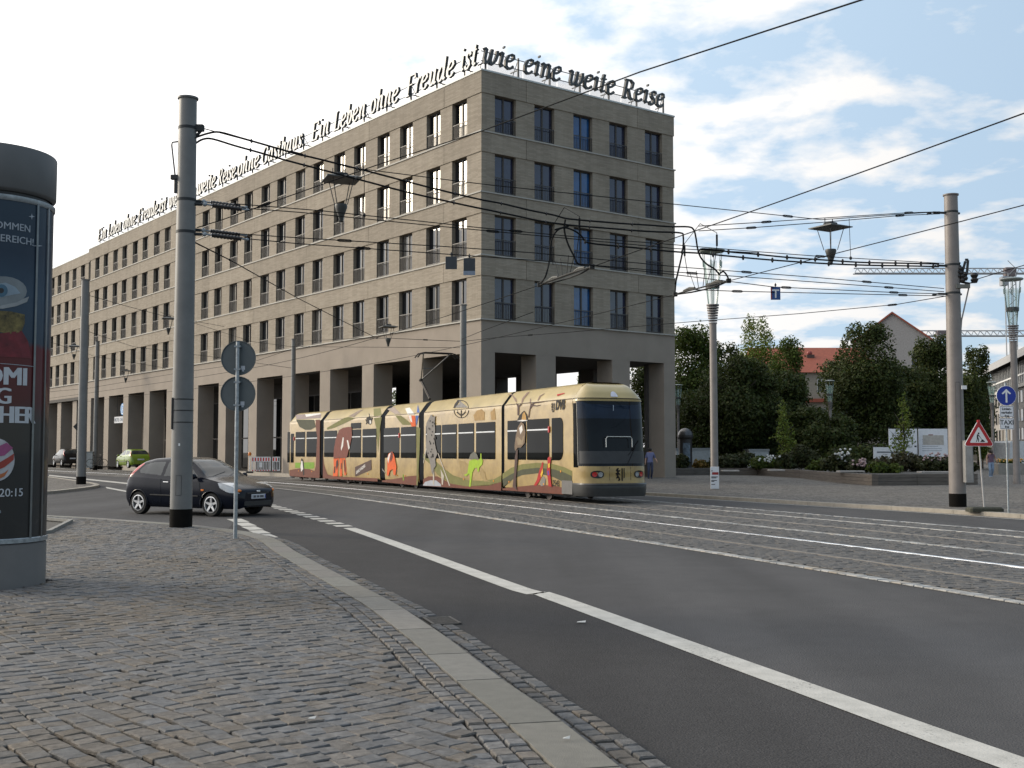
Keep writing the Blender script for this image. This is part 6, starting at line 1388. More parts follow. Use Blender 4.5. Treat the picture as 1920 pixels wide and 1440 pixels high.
# --- tall glass lamp columns on the square
LGREEN = bpy.data.materials.new('lamp_glass'); LGREEN.use_nodes = True; t_, b_ = nodes(LGREEN); b_.inputs['Base Color'].default_value = (.45,.62,.56,1); b_.inputs['Roughness'].default_value = .15; b_.inputs['Alpha'].default_value = .38
def sq_lamp(x, y, label, z0=.1, sc_=1.0):
    o = thing('lamp_column', label, 'street lamp', (x, y, z0), 0, 'glass topped lamp columns'); o.scale = (sc_,)*3
    g = MB(); g.lathe([(.17,-.05),(.17,.25),(.155,.3),(.145,6.7),(.0,6.7)], 18); g.build('column', POLE_W, o, smooth=SM)
    for i in range(8): g = MB(); z = 6.68+i*.105; r = .15+.012*i; g.lathe([(.12,z),(r+.02,z),(r+.02,z+.055),(.12,z+.055)], 18); g.build('ring', M('ring_grey', (.20,.18,.175), rough=.5), o)
    g = MB(); g.lathe([(.21,8.12),(.285,8.14),(.29,8.32),(.21,8.34)], 18); g.build('lamp_head', LAMPD, o, smooth=SM)
    for i in range(6):
        a = 2*PI*i/6+.2; b = a+.62; g = MB(); g.add([(.19*math.cos(a),.19*math.sin(a),7.5),(.19*math.cos(b),.19*math.sin(b),7.5),(.40*math.cos(b),.40*math.sin(b),9.2),(.40*math.cos(a),.40*math.sin(a),9.2)], [(0,1,2,3)]); g.build('glass_blade', LGREEN, o)
        g = MB(); g.tube([(.19*math.cos(a),.19*math.sin(a),7.45),(.42*math.cos(a),.42*math.sin(a),9.6)], .014, 5); g.tube([(.385*math.cos(a),.385*math.sin(a),9.0),(.40*math.cos(a),.40*math.sin(a),9.25)], .03, 6); g.build('rod', M('rod_green', (.20,.27,.25), rough=.4), o)
    g = MB(); g.lathe([(0,9.60),(.48,9.62),(.52,9.66),(.50,9.70),(.2,9.76),(0,9.77)], 24); g.build('top_disc', M('disc_pale', (.30,.33,.31), rough=.45), o, smooth=SM)
    return o
l1 = G(1340,917,.1); sq_lamp(l1.x, l1.y, 'tall glass topped lamp column with the poster at its foot')
l2 = G(1907,907,.1); sq_lamp(l2.x, l2.y, 'tall glass topped lamp column at the right edge behind the arrow sign')
for px, Y, lab, k_ in ((1557,79,'distant lamp column standing before the dark trees and flower bed',.66), (1861,84,'distant lamp column beside the modern office block',.68), (1272,84,'distant lamp column peeping out behind the hotel corner',.66)):
    p = D(px, 800, Y); sq_lamp(p.x, Y, lab, sc_=k_)
# poster on the near lamp column
o = thing('poster_board', 'small white poster with a red bar tied to the near lamp column foot', 'poster', (l1.x, l1.y-.2, .1)); pw = .17
g = MB(); g.bbox(-pw-.03,pw-.03,-.03,0,.02,.90,.005); g.build('board', PAPER, o); g = MB(); g.box(-.14,.14-.02,-.033,-.031,.58,.68); g.build('red_bar', M('edge_red', (.30,.02,.02)), o)
for z, ww in ((.48,.26),(.44,.2),(.34,.22),(.30,.12),(.18,.15),(.72,.06)): g = MB(); g.box(-.17,-.17+ww,-.033,-.031,z,z+.028); g.build('print_line', BLACK, o)
g = MB(); g.tube([(.10,-.0,.05),(.10,.0,.95)], .012, 5); g.build('lath', M('wood_lath', (.3,.22,.12)), o)
# ------------------------------------------------------------------ background: trees, planting, houses, cranes, people
def leaf_mat(name, c, trans=.3):
    m = bpy.data.materials.new(name); m.use_nodes = True; t, b = nodes(m); b.inputs['Roughness'].default_value = .6; b.inputs['Specular IOR Level'].default_value = .2
    at = t.nodes.new('ShaderNodeAttribute'); at.attribute_name = 'tone'; mx = t.nodes.new('ShaderNodeMix'); mx.data_type = 'RGBA'; mx.blend_type = 'MULTIPLY'; mx.inputs['Factor'].default_value = 1; mx.inputs['A'].default_value = (*c,1)
    t.links.new(at.outputs['Color'], mx.inputs['B']); t.links.new(mx.outputs['Result'], b.inputs['Base Color'])
    tr = t.nodes.new('ShaderNodeBsdfTranslucent'); t.links.new(mx.outputs['Result'], tr.inputs[0]); ms = t.nodes.new('ShaderNodeMixShader'); ms.inputs[0].default_value = trans
    t.links.new(b.outputs[0], ms.inputs[1]); t.links.new(tr.outputs[0], ms.inputs[2]); t.links.new(ms.outputs[0], t.nodes['Material Output'].inputs[0]); return m
LF1, LF2, LF3, LF4 = leaf_mat('leaf_dark', (.050,.066,.020)), leaf_mat('leaf_mid', (.075,.105,.025)), leaf_mat('leaf_light', (.13,.17,.035)), leaf_mat('leaf_hedge', (.05,.058,.026))
BARK = M('bark', (.06,.048,.038), rough=.9, var=.3, scale=8)
def leaves(lobes, n, size, seed, flat=.0):
    """small bent leaves spread through overlapping lobes; returns verts, faces, tones"""
    r = np.random.default_rng(seed); vol = np.array([l[3]*l[4]*l[5] for l in lobes]); pick = r.choice(len(lobes), n, p=vol/vol.sum())
    L = np.array(lobes)[pick]; d_ = r.normal(size=(n,3)); d_ /= np.linalg.norm(d_, axis=1)[:,None]; rad = r.random(n)**.42
    clump = (np.sin(d_[:,0]*7+pick*1.7)+np.sin(d_[:,1]*8+pick)+np.sin(d_[:,2]*9+pick*.6))*.10+1
    c = L[:,:3]+d_*L[:,3:6]*(rad*clump)[:,None]
    nrm = d_+r.normal(size=(n,3))*.8; nrm[:,2] += .35; nrm /= np.linalg.norm(nrm, axis=1)[:,None]
    a = np.cross(nrm, r.normal(size=(n,3))); a /= np.linalg.norm(a, axis=1)[:,None]; b = np.cross(nrm, a); s = size*r.uniform(.55,1.25,n)[:,None]
    q = np.stack([c-a*s*.5, c+b*s*.32+nrm*s*.07, c+a*s*.5, c-b*s*.32+nrm*s*.07], 1).reshape(-1,3)
    f = np.arange(4*n).reshape(-1,4); tn = r.uniform(.6,1.35,n)[:,None]*np.c_[r.uniform(.85,1.2,n), np.ones(n), r.uniform(.6,1.1,n)]
    return q, f, tn
def np_mesh(name, v, f, mat, tn=None):
    me = bpy.data.meshes.new(name); k = f.shape[1]; me.vertices.add(len(v)); me.vertices.foreach_set('co', v.astype(np.float32).ravel()); me.loops.add(f.size); me.loops.foreach_set('vertex_index', f.astype(np.int32).ravel())
    me.polygons.add(len(f)); me.polygons.foreach_set('loop_start', np.arange(0, f.size, k, dtype=np.int32)); me.update(calc_edges=True); me.materials.append(mat)
    if tn is not None: set_tone(me, tn)
    return me
def tree(px, top_py, Y, w_px, label, mat=LF1, n=6500, leaf=.42, seed=1, base_py=None, kind='round', name='tree', group='park trees'):
    x = D(px, 700, Y).x; H = ZY(top_py, Y)-.1; W = w_px/F_PX*Y; r = random.Random(seed); lob = []
    if kind == 'round':
        zl = H*.10; lob.append((0,0,H*.52,W*.42,W*.42,H*.40))
        for i in range(13):
            a = r.random()*2*PI; z = zl+(H-zl)*(.12+.78*r.random()); q = math.sin(PI*min(1,max(.12,(z-zl)/(H-zl)*.92+.06)))**.6; R_ = W*.5*q
            lob.append((R_*.68*math.cos(a), R_*.68*math.sin(a), z, W*r.uniform(.13,.22), W*r.uniform(.13,.22), H*r.uniform(.07,.13)))
        for i in range(5): a = r.random()*2*PI; lob.append((W*.16*math.cos(a), W*.16*math.sin(a), H*(.86+.08*r.random()), W*.12, W*.12, H*.07))
    else:     # slender, loose
        for i in range(14):
            t = i/13; a = r.random()*2*PI; R_ = W*.5*(1-t*.75)*(.4+.6*min(1,t*4+.2)); lob.append((R_*.5*math.cos(a), R_*.5*math.sin(a), H*(.26+.70*t), R_*.62+.1, R_*.62+.1, H*.075))
    o = thing(name, label, 'tree', (x, Y, .1), r.random()*6, group)
    v, f, tn = leaves(lob, n, leaf, seed); obj('crown', np_mesh('crown', v, f, mat, tn), o)
    g = MB(); tr_ = max(.06, W*.03); g.tube([(0,0,-.3),(.05,0,H*.2),(-.05,.1,H*.45),(0,0,H*.8)], [tr_*1.3,tr_,tr_*.7,tr_*.2], 8)
    for i in range(6):
        a = r.random()*6.3; z = H*(.24+.35*r.random()); R_ = W*.36; g.tube([(0,0,z),(R_*.5*math.cos(a),R_*.5*math.sin(a),z+H*.12),(R_*math.cos(a),R_*math.sin(a),z+H*.2)], [tr_*.5,tr_*.3,tr_*.08], 6)
    g.build('trunk', BARK, o, smooth=True); return o
tree(1290, 612, 92, 140, 'dark leafy tree just clear of the hotel corner', LF2, 22800, .25, 11)
tree(1222, 655, 98, 120, 'dark tree seen through the right bay of the hotel arcade', LF1, 16800, .25, 12)
tree(1352, 640, 100, 120, 'dark rounded tree left of the tall pale poplar', LF1, 20400, .25, 13)
tree(1420, 590, 112, 110, 'tall light green tree rising above its neighbours', LF3, 15600, .25, 14)
tree(1474, 626, 106, 84, 'light green topped tree left of the red roof', LF2, 15600, .25, 15)
tree(1380, 668, 84, 210, 'broad dark tree behind the near lamp column', LF1, 36000, .25, 16)
tree(1470, 690, 88, 110, 'dark tree standing left in front of the red roofed house', LF1, 19200, .25, 17)
tree(1530, 762, 80, 150, 'low dark tree in front of the red roofed house', LF1, 18000, .25, 29)
tree(1618, 603, 90, 175, 'largest dark tree in front of the grey gable', LF1, 36000, .25, 18)
tree(1690, 672, 94, 150, 'dark tree below the grey gable wall', LF1, 22800, .25, 19)
tree(1745, 634, 96, 110, 'dark tree just left of the right mast', LF1, 20400, .25, 20)
tree(1830, 640, 100, 72, 'ragged tree between the right mast and the office block', LF1, 10800, .25, 21)
tree(1800, 700, 92, 110, 'dark low tree hidden behind the right mast', LF1, 18000, .25, 22)
tree(1310, 730, 88, 160, 'low dark tree behind the domed column and container', LF1, 19200, .25, 30)
tree(1690, 738, 66, 66, 'young light green tree before the white information boards', LF3, 1100, .15, 23, kind='slim')
tree(1467, 755, 72, 60, 'young light green tree in the flower bed', LF3, 1300, .16, 24, kind='slim')
tree(1838, 790, 96, 42, 'slim young tree beside the office block', LF3, 1600, .18, 25, kind='slim')
tree(1102, 690, 118, 80, 'far tree seen through the middle bay of the arcade', LF2, 7200, .25, 26)
tree(742, 724, 150, 40, 'far tree glimpsed through the long side of the arcade', LF2, 3840, .25, 27)
tree(980, 726, 140, 60, 'far tree top beyond the first bay of the short side', LF2, 3840, .25, 28)
# raised flower bed with a timber-like stone rim
BEDW = M('bed_rim', (.125,.105,.088), rough=.8, var=.18, scale=2, stretch=(1,1,8), bump=.3, bscale=30)
SLAB = M('bed_seat', (.30,.28,.26), rough=.7)
bp_ = [G(1180,893,.1), G(1265,893.5,.1), G(1340,892.5,.1), G(1420,893,.1), G(1500,898,.1), G(1560,904.5,.1), G(1635,910.5,.1), G(1720,909.5,.1), G(1834,908.5,.1)]
bed_o = thing('flower_bed', 'long raised planting bed with a dark plank rim on the square', 'flower bed', bp_[6])
B0 = bp_[6]
for i in range(len(bp_)-1):
    a, b = bp_[i]-B0, bp_[i+1]-B0; u = (b-a).normalized(); n_ = Vector((-u.y,u.x,0))*.3
    for k in range(3):
        z0, z1 = .01+k*.165, .165+k*.165; g = MB(); aa, bb = a+u*.01, b-u*.01; off = n_*(.02*(k%2))
        g.add([Vector((*(p+o_)[:2], z)) for z in (z0,z1) for p, o_ in ((aa,off),(bb,off),(bb,n_),(aa,n_))], [(0,1,5,4),(1,2,6,5),(2,3,7,6),(3,0,4,7),(4,5,6,7)]); g.build('rim_board', BEDW, bed_o)
g = MB(); back = [Vector((30,100,.1))-B0, Vector((9,112,.1))-B0]; g.add([Vector((p.x,p.y,.40)) for p in [q-B0 for q in bp_]+back], [tuple(range(len(bp_)+2))]); g.build('soil', M('bed_soil', (.06,.055,.048)), bed_o)
for px, y0, w_ in ((1597,888.5,30),(1457,886,14),(1370,887,16),(1757,890,42)):
    c = G(px, y0, .55)-B0; g = MB(); g.bbox(c.x-w_/F_PX*58/2-.2, c.x+w_/F_PX*58/2+.2, c.y-.1, c.y+.5, .53, .60, .02); g.build('seat_slab', SLAB, bed_o)
def bush(px, py_base, top_py, Y, w_px, label, mat, n, leaf, seed, flowers=None):
    x = D(px, 860, Y).x; H = max(.5, ZY(top_py, Y)-.45); W = w_px/F_PX*Y; r = random.Random(seed); lob = []
    for i in range(9): a = r.random()*6.3; q = r.random(); lob.append((W*.36*q*math.cos(a)*1.2, W*.25*q*math.sin(a), H*(.25+.5*(1-q)*r.random()+.1), W*r.uniform(.16,.26), W*.2, H*r.uniform(.25,.42)))
    o = thing('bush', label, 'bush', (x, Y, .42), 0, 'bushes in the raised bed'); v, f, tn = leaves(lob, n, leaf, seed); v[:,2] = np.maximum(v[:,2], -.02); obj('foliage', np_mesh('foliage', v, f, mat, tn), o)
    g = MB()
    for i in range(5): a = r.random()*6.3; g.tube([(0,0,-.05),(W*.12*math.cos(a),W*.12*math.sin(a),H*.4)], [.03,.01], 5)
    g.build('stems', BARK, o)
    if flowers:
        g = MB()
        for i in range(26): a = r.random()*6.3; p = (W*.30*math.cos(a)*r.random(), -W*.18-.1*r.random(), H*(.5+.5*r.random())); g.ellipsoid(p, (.07,.07,.06), 6, 4)
        q = g.build('blossoms', flowers, o, kind='stuff')
    return o
FW = M('white_petals', (.62,.62,.60), rough=.6); FP_ = M('pink_petals', (.42,.30,.30), rough=.6); FY = M('dry_grass', (.30,.20,.07), rough=.8)
bush(1275, 890, 850, 77, 60, 'dark bush at the foot of the arcade corner', LF4, 1500, .24, 31)
bush(1312, 890, 862, 74, 52, 'straw coloured grass clump beside the domed column', leaf_mat('leaf_straw', (.20,.14,.045)), 1400, .22, 32)
bush(1395, 890, 845, 72, 110, 'large dark bush right of the near lamp column', LF4, 3600, .24, 33)
bush(1440, 890, 852, 70, 70, 'bush with small pale blossoms beside the dark bushes', LF2, 1800, .22, 34, FW)
bush(1500, 892, 838, 70, 90, 'dark evergreen bush in the middle of the bed', LF4, 3200, .24, 35)
bush(1545, 895, 858, 64, 56, 'olive rounded bush left of the white blossoms', LF2, 1600, .2, 36)
bush(1575, 895, 840, 62, 60, 'bush carrying white blossoms at the bed corner', LF4, 1800, .2, 37, FW)
bush(1612, 898, 858, 60, 56, 'bush with pinkish blossoms near the bed corner', LF4, 1700, .2, 38, FP_)
bush(1655, 900, 862, 59.5, 66, 'rounded grass green bush at the front of the bed', LF2, 2200, .2, 39)
bush(1690, 900, 842, 64, 90, 'tall reddish grey bush behind the front of the bed', leaf_mat('leaf_grey', (.075,.068,.042)), 2600, .22, 40)
bush(1750, 900, 848, 63, 100, 'dark bush before the right information board', LF4, 2800, .22, 41, FP_)
bush(1810, 900, 858, 64, 60, 'dark bush behind the right mast', LF4, 1500, .22, 42)
bush(1620, 880, 825, 76, 160, 'dark hedge like bush below the largest tree', LF1, 3500, .28, 43)
bush(1400, 880, 820, 84, 220, 'dark undergrowth beneath the trees left of centre', LF1, 4500, .3, 44)
bush(1530, 880, 815, 84, 160, 'dark undergrowth beneath the trees right of centre', LF1, 3500, .3, 45)
bush(1225, 890, 830, 92, 120, 'dark undergrowth seen through the arcade bay', LF1, 2600, .3, 46)
bush(1745, 880, 800, 92, 180, 'dark undergrowth behind the information boards', LF1, 4000, .3, 47)
# information boards, site containers, small domed column
def board(x0, x1, y0, y1, Y, label, pic=False):
    a, b = D(x0, y1, Y), D(x1, y0, Y); o = thing('information_board', label, 'notice board', (a.x, Y, .1)); w_, z0, z1 = b.x-a.x, a.z-.1, b.z-.1
    g = MB(); g.box(0,w_,-.03,.03,z0,z1); g.build('panel', PAPER, o)
    for x in (.05,w_-.05): g = MB(); g.box(x-.05,x+.05,.03,.13,-.1,z1+.1); g.build('post', DARKMET, o)
    r = random.Random(int(x0))
    for i in range(9 if z1-z0 > 1.5 else 3):
        z = z1-.3-(z1-z0-.5)*i/9; 
        if pic and i < 3: continue
        g = MB(); g.box(.2,.2+(w_-.4)*r.uniform(.6,1),-.034,-.031,z,z+.05); g.build('print_line', M('board_text', (.42,.44,.48)), o)
    if pic:
        for q, c in (((.25,z1-1.0,1.3,.6),(.45,.42,.38)), ((.35,z1-.9,.3,.35),(.25,.06,.03)), ((.8,z1-.95,.35,.42),(.25,.06,.03)), ((.6,z1-.55,.3,.2),(.22,.06,.03))): g = MB(); g.box(q[0],q[0]+q[2],-.036-.003*q[2],-.032,q[1],q[1]+q[3]); g.build('picture', M('pic%.2f' % c[0], c), o)
board(1667, 1719, 804, 852, 71, 'white information board behind the young tree')
board(1723, 1776, 804, 856, 71.5, 'white information board with a small picture near the right mast', True)
board(1638, 1719, 838.5, 862, 70, 'low white panel in front of the left information board')
def container(x0, x1, y0, Y, label):
    a, b = D(x0, y0, Y), D(x1, y0, Y); o = thing('site_container', label, 'container', (a.x, Y, .1)); g = MB(); w_ = b.x-a.x; h = a.z-.1; g.bbox(0,w_,0,2.2,0,h,.03); g.build('shell', M('container_white', (.46,.48,.48), rough=.6, var=.1), o)
    g = MB(); g.box(-.03,w_+.03,-.03,2.2,h-.12,h+.04); g.build('roof_rim', M('rim_grey', (.3,.31,.31)), o)
    for i in range(int(w_/.4)): g = MB(); g.box(.2+i*.4,.24+i*.4,-.018,.0,.1,h-.15); g.build('rib', M('container_white', (.46,.48,.48)), o)
container(1268, 1334, 841, 82, 'white site container left of the near lamp column'); container(1405, 1442, 843, 80, 'white site container half hidden by bushes')
lc = D(1285, 800, 78); o = thing('domed_column', 'dark old style advertising column with a domed top beside the hotel corner', 'advertising column', (lc.x, 78, .1)); hz2 = ZY(803,78)-.1
g = MB(); g.lathe([(.52,0),(.52,.4),(.45,.45),(.45,hz2-.75),(.5,hz2-.7),(.53,hz2-.55),(.5,hz2-.45)], 24); g.build('drum', M('column_dark', (.035,.03,.028), rough=.5), o, smooth=SM)
g = MB(); g.lathe([(.52,hz2-.46),(.46,hz2-.25),(.3,hz2-.07),(.1,hz2),(0,hz2+.02)], 24); g.build('dome', M('dome_metal', (.10,.095,.095), rough=.3, metal=.6), o, smooth=SM)
g = MB(); g.lathe([(.462,.8),(.462,hz2-1.0)], 8, a0=-2.1, a1=-1.0); g.build('poster', M('poster_blue', (.16,.20,.24), var=.5, scale=3), o)
# houses
def facade(root, o0, u, z0, wins_, mat_f, mat_g, n_, nm='window'):
    for (x, z, w_, h_) in wins_:
        c = o0+u*x; g = MB(); q = n_*.05
        def bx(a, b, c0, d0, dep): P = [c+u*a+n_*.0, c+u*b]; return [Vector((*(p+n_*e)[:2], zz_)) for e in (-.1, dep) for p, zz_ in ((P[0],z0+z+c0),(P[1],z0+z+c0),(P[1],z0+z+d0),(P[0],z0+z+d0))]
        FC = [(4,5,6,7),(0,1,5,4),(1,2,6,5),(2,3,7,6),(3,0,4,7)]
        g.add(bx(0,w_,0,h_,.05), FC); o = g.build(nm, mat_f, root)
        for a, b in ((.06,w_/2-.03),(w_/2+.03,w_-.06)): g = MB(); g.add(bx(a,b,.06,h_-.06,.06), FC); g.build('pane', mat_g, o)
ROOF = M('red_tiles', (.30,.075,.040), rough=.75, var=.2, scale=3, stretch=(1,1,6)); HWALL = M('house_plaster', (.30,.265,.215), rough=.85); GWALL = M('gable_plaster', (.33,.315,.30), rough=.85); WFR = M('white_frames', (.6,.6,.58), rough=.5); HGL = glass('house_glass', (.02,.022,.025), ior=1.5)
def gabled(name, label, x0, x1, Y, eave_py, ridge_py, depth, wall, roof, ridge_along_x=True, wins_=(), rz=0):
    a, b = D(x0, eave_py, Y), D(x1, eave_py, Y); w_ = b.x-a.x; h = a.z-.1; rd = ZY(ridge_py, Y+depth*.5 if ridge_along_x else Y)-.1
    o = thing(name, label, 'house', (a.x, Y, .1), rz); g = MB(); g.box(0,w_,0,depth,-.1,h); g.build('wall', wall, o)
    g = MB()
    if ridge_along_x: g.add([(-.4,-.5,h-.1),(w_+.4,-.5,h-.1),(w_+.4,depth+.5,h-.1),(-.4,depth+.5,h-.1),(-.4,depth/2,rd),(w_+.4,depth/2,rd)], [(0,1,5,4),(2,3,4,5),(1,2,5),(3,0,4),(3,2,1,0)])
    else:
        gw = MB(); gw.add([(0,0,h),(w_,0,h),(w_/2,0,rd-.15),(0,depth,h),(w_,depth,h),(w_/2,depth,rd-.15)], [(0,1,2),(5,4,3),(0,2,5,3),(1,4,5,2)]); gw.build('gable', wall, o)
        g.add([(-.3,-.3,h-.1),(w_/2,-.3,rd),(w_+.3,-.3,h-.1),(-.3,depth,h-.1),(w_/2,depth,rd),(w_+.3,depth,h-.1),(-.3,-.3,h-.35),(w_/2,-.3,rd-.25),(w_+.3,-.3,h-.35)], [(0,1,4,3),(1,2,5,4),(0,6,7,1),(1,7,8,2)])
    g.build('roof', roof, o); facade(o, Vector((0,0,0)), Vector((1,0,0)), 0, wins_, WFR, HGL, Vector((0,-1,0))); return o, w_, h
Yh = 135; zz1 = ZY(697,Yh)-.1; pxm = Yh/F_PX
hs_, w_, h_ = gabled('red_roofed_house', 'cream house with a wide red tiled roof behind the trees', 1430, 1640, Yh, 697, 652, 12, HWALL, ROOF, True, [(3.78+2.62*i, zz1-(2.45 if i else 2.45), 1.0, 1.6) for i in range(-1,4)]+[(3.78+2.62*i, zz1-6.0, 1.0, 1.7) for i in range(-1,4)])
g = MB(); g.box(-.3,w_+.3,-.55,.0,zz1-3.6,zz1-3.2); g.build('cornice', ROOF, hs_)
for x in (4.4,6.9,9.6):
    g = MB(); g.add([(x-.9,2.0,zz1+.55),(x-.5,2.2,zz1+1.0),(x,2.3,zz1+1.15),(x+.5,2.2,zz1+1.0),(x+.9,2.0,zz1+.55),(x-.9,4.6,zz1+.9),(x,4.6,zz1+1.3),(x+.9,4.6,zz1+.9)], [(4,3,2,1,0),(0,1,2,6,5),(2,3,4,7,6)]); g.build('dormer', M('dormer_dark', (.05,.03,.025)), hs_)
g = MB(); g.box(6.1,7.0,3.2,4.1,zz1+.8,zz1+2.3); ch = g.build('chimney', M('chimney_brick', (.07,.04,.032)), hs_); g = MB(); g.ellipsoid((6.5,3.6,zz1+2.5),(.35,.3,.3),8,6); g.build('chimney_cap', M('cap_red', (.25,.05,.04)), ch)
gabled('grey_gable_house', 'tall plain grey gable wall rising behind the trees', 1602, 1738, 150, 640, 587, 14, GWALL, ROOF, False, [(7.0,ZY(690,150)-.2,1.3,1.7)], rz=-.318)
# modern office block at right
oa, ob_ = D(1848, 690, 183), D(2010, 690, 120); u = Vector((ob_.x-oa.x, ob_.y-oa.y, 0)); OL = u.length; u.normalize(); n_ = Vector((u.y,-u.x,0)); n_ = n_ if n_.x < 0 else -n_
of = thing('office_block', 'modern pale office block with glazed top floors at the right edge', 'building', (oa.x, oa.y, .1)); OH = ZY(690,183)-.1
OW = M('office_stone', (.26,.245,.225), rough=.8, var=.08); OGL = glass('office_glass', (.02,.025,.03), ior=1.9)
def oprism(z0, z1, d0, d1, e0=0, e1=None): e1 = OL if e1 is None else e1; g = MB(); P = [u*e0-n_*(-d0), u*e1-n_*(-d0), u*e1+n_*d1*1.0, u*e0+n_*d1]; g.add([Vector((p.x,p.y,z)) for z in (z0,z1) for p in P], [(0,1,5,4),(1,2,6,5),(2,3,7,6),(3,0,4,7),(4,5,6,7)]); return g
oprism(-.1, OH*.68, 0, -14).build('body', OW, of); oprism(OH*.68, OH*.93, -.9, -13).build('glazed_storey', OGL, of); oprism(OH*.93, OH, .4, -14).build('roof_slab', M('roof_slab', (.34,.34,.34)), of); oprism(OH*.67, OH*.70, .3, -1).build('ledge', SILL, of)
for i in range(int(OL/1.5)): g = oprism(OH*.70, OH*.93, -.8, -1.0, i*1.5, i*1.5+.14); g.build('mullion', WFR, of)
oprism(OH*.80, OH*.815, -.78, -1.0).build('transom', WFR, of)
for fz_ in range(4):
    facade(of, Vector((0,0,0)), u, 0, [(1.2+i*2.9, .6+fz_*OH*.165, 1.5, OH*.11) for i in range(int(OL/2.9)-1)], FRAME, OGL, n_)
bk = D(1845, 720, 190); o = thing('cream_block', 'narrow cream building end left of the office block', 'building', (bk.x-4, 190, .1)); g = MB(); hh = ZY(716,190); g.box(0,8,0,10,-.1,hh); g.build('wall', HWALL, o); g = MB(); g.box(-.2,8.2,-.2,10,hh,hh+.3); g.build('coping', SILL, o)
facade(o, Vector((0,0,0)), Vector((1,0,0)), 0, [(1+2.3*i, 1+3*k, 1.1, 1.7) for i in range(3) for k in range(4)], FRAME, HGL, Vector((0,-1,0)))
# tower cranes
CR = M('crane_steel', (.32,.33,.34), rough=.5)
def crane(jx0, jx1, jy, tx, Y, label, cabin=True):
    p = D(tx, jy, Y); o = thing('tower_crane', label, 'crane', (p.x, Y, -.2), 0, 'tower cranes'); z = p.z+.2; a, b = D(jx0,jy,Y).x-p.x, D(jx1,jy,Y).x-p.x; k = F_PX/Y; s_ = 10/k
    g = MB(); th = .16*Y/300
    for y, zz_ in ((-.8,0),(.8,0),(0,s_)): g.tube([(a,y,z+zz_),(b,y,z+zz_)], th, 4)
    n = int(abs(b-a)/(s_*1.2))
    for i in range(n): x0, x1 = a+(b-a)*i/n, a+(b-a)*(i+.5)/n; x2 = a+(b-a)*(i+1)/n; g.tube([(x0,-.8,z),(x1,0,z+s_)], th*.7, 4); g.tube([(x1,0,z+s_),(x2,-.8,z)], th*.7, 4)
    g.build('jib', CR, o)
    g = MB(); w_ = 1.0
    for x in (-w_,w_):
        for y in (-w_,w_): g.tube([(x,y,0),(x,y,z)], th, 4)
    zq = 0
    while zq < z: g.tube([(-w_,-w_,zq),(w_,-w_,zq+2)], th*.6, 4); g.tube([(w_,-w_,zq+2),(-w_,-w_,zq+4)], th*.6, 4); zq += 4
    g.build('tower', CR, o)
    g = MB(); g.bbox(-2.6,-.9,-1.2,1.0,z-3.2,z-.8,.2); g.build('cab', M('crane_cab', (.28,.30,.33)), o); g = MB(); g.bbox(-1.6,1.4,-.9,.9,z-.7,z+1.6,.2); g.build('slewing_unit', M('crane_unit', (.15,.12,.12)), o); return o
crane(1601, 1990, 513, 1894, 300, 'tower crane with the long upper jib behind the right lamp'); crane(1722, 1990, 630, 1766, 330, 'lower tower crane behind the gable and right mast')
# people
def person(px, py, Y, h, label, parts_, pose, name='person', z0=.1, rz=0):
    x = D(px, py, Y).x; o = thing(name, label, 'person', (x, Y, z0), rz)
    V = pose; me = bpy.data.meshes.new('body'); names = list(V['v']); idx = {n: i for i, n in enumerate(names)}
    me.from_pydata([Vector(V['v'][n][:3])*h for n in names], [(idx[a], idx[b]) for a, b in V['e']], []); ob = obj('body', me, o)
    md = ob.modifiers.new('skin', 'SKIN'); 
    for i, n in enumerate(names): r = V['v'][n][3]*h; me.skin_vertices[0].data[i].radius = (r, r*V['v'][n][4] if len(V['v'][n]) > 4 else r)
    me.skin_vertices[0].data[idx['pelvis']].use_root = True
    s_ = ob.modifiers.new('sub', 'SUBSURF'); s_.levels = 2; s_.render_levels = 2
    dg = bpy.context.evaluated_depsgraph_get(); dg.update(); m2 = bpy.data.meshes.new_from_object(ob.evaluated_get(dg)); ob.modifiers.clear(); ob.data = m2; m2.materials.clear()
    for m_ in parts_['m']: m2.materials.append(m_)
    for p in m2.polygons: p.material_index = parts_['f'](p.center/h); p.use_smooth = True
    return o
SKIN = M('skin', (.42,.25,.18), rough=.6)
PV = dict(pelvis=(0,0,.52,.085), waist=(0,0,.60,.080), chest=(0,0,.73,.100), neck=(0,0,.845,.036), head=(0,-.008,.912,.064), crown=(0,0,.975,.062),
  shl=(-.095,0,.80,.042), ell=(-.13,.03,.64,.030), hal=(-.15,-.03,.50,.022), shr=(.095,0,.80,.042), elr=(.15,.05,.66,.030), har=(.21,-.06,.56,.022),
  hil=(-.05,0,.50,.062), knl=(-.055,-.06,.28,.042), anl=(-.055,.0,.05,.028), tol=(-.055,-.07,.025,.026), hir=(.05,0,.50,.062), knr=(.055,-.02,.28,.042), anr=(.05,.10,.06,.028), tor=(.05,.04,.025,.026))
PE = [('pelvis','waist'),('waist','chest'),('chest','neck'),('neck','head'),('head','crown'),('chest','shl'),('shl','ell'),('ell','hal'),('chest','shr'),('shr','elr'),('elr','har'),('pelvis','hil'),('hil','knl'),('knl','anl'),('anl','tol'),('pelvis','hir'),('hir','knr'),('knr','anr'),('anr','tor')]
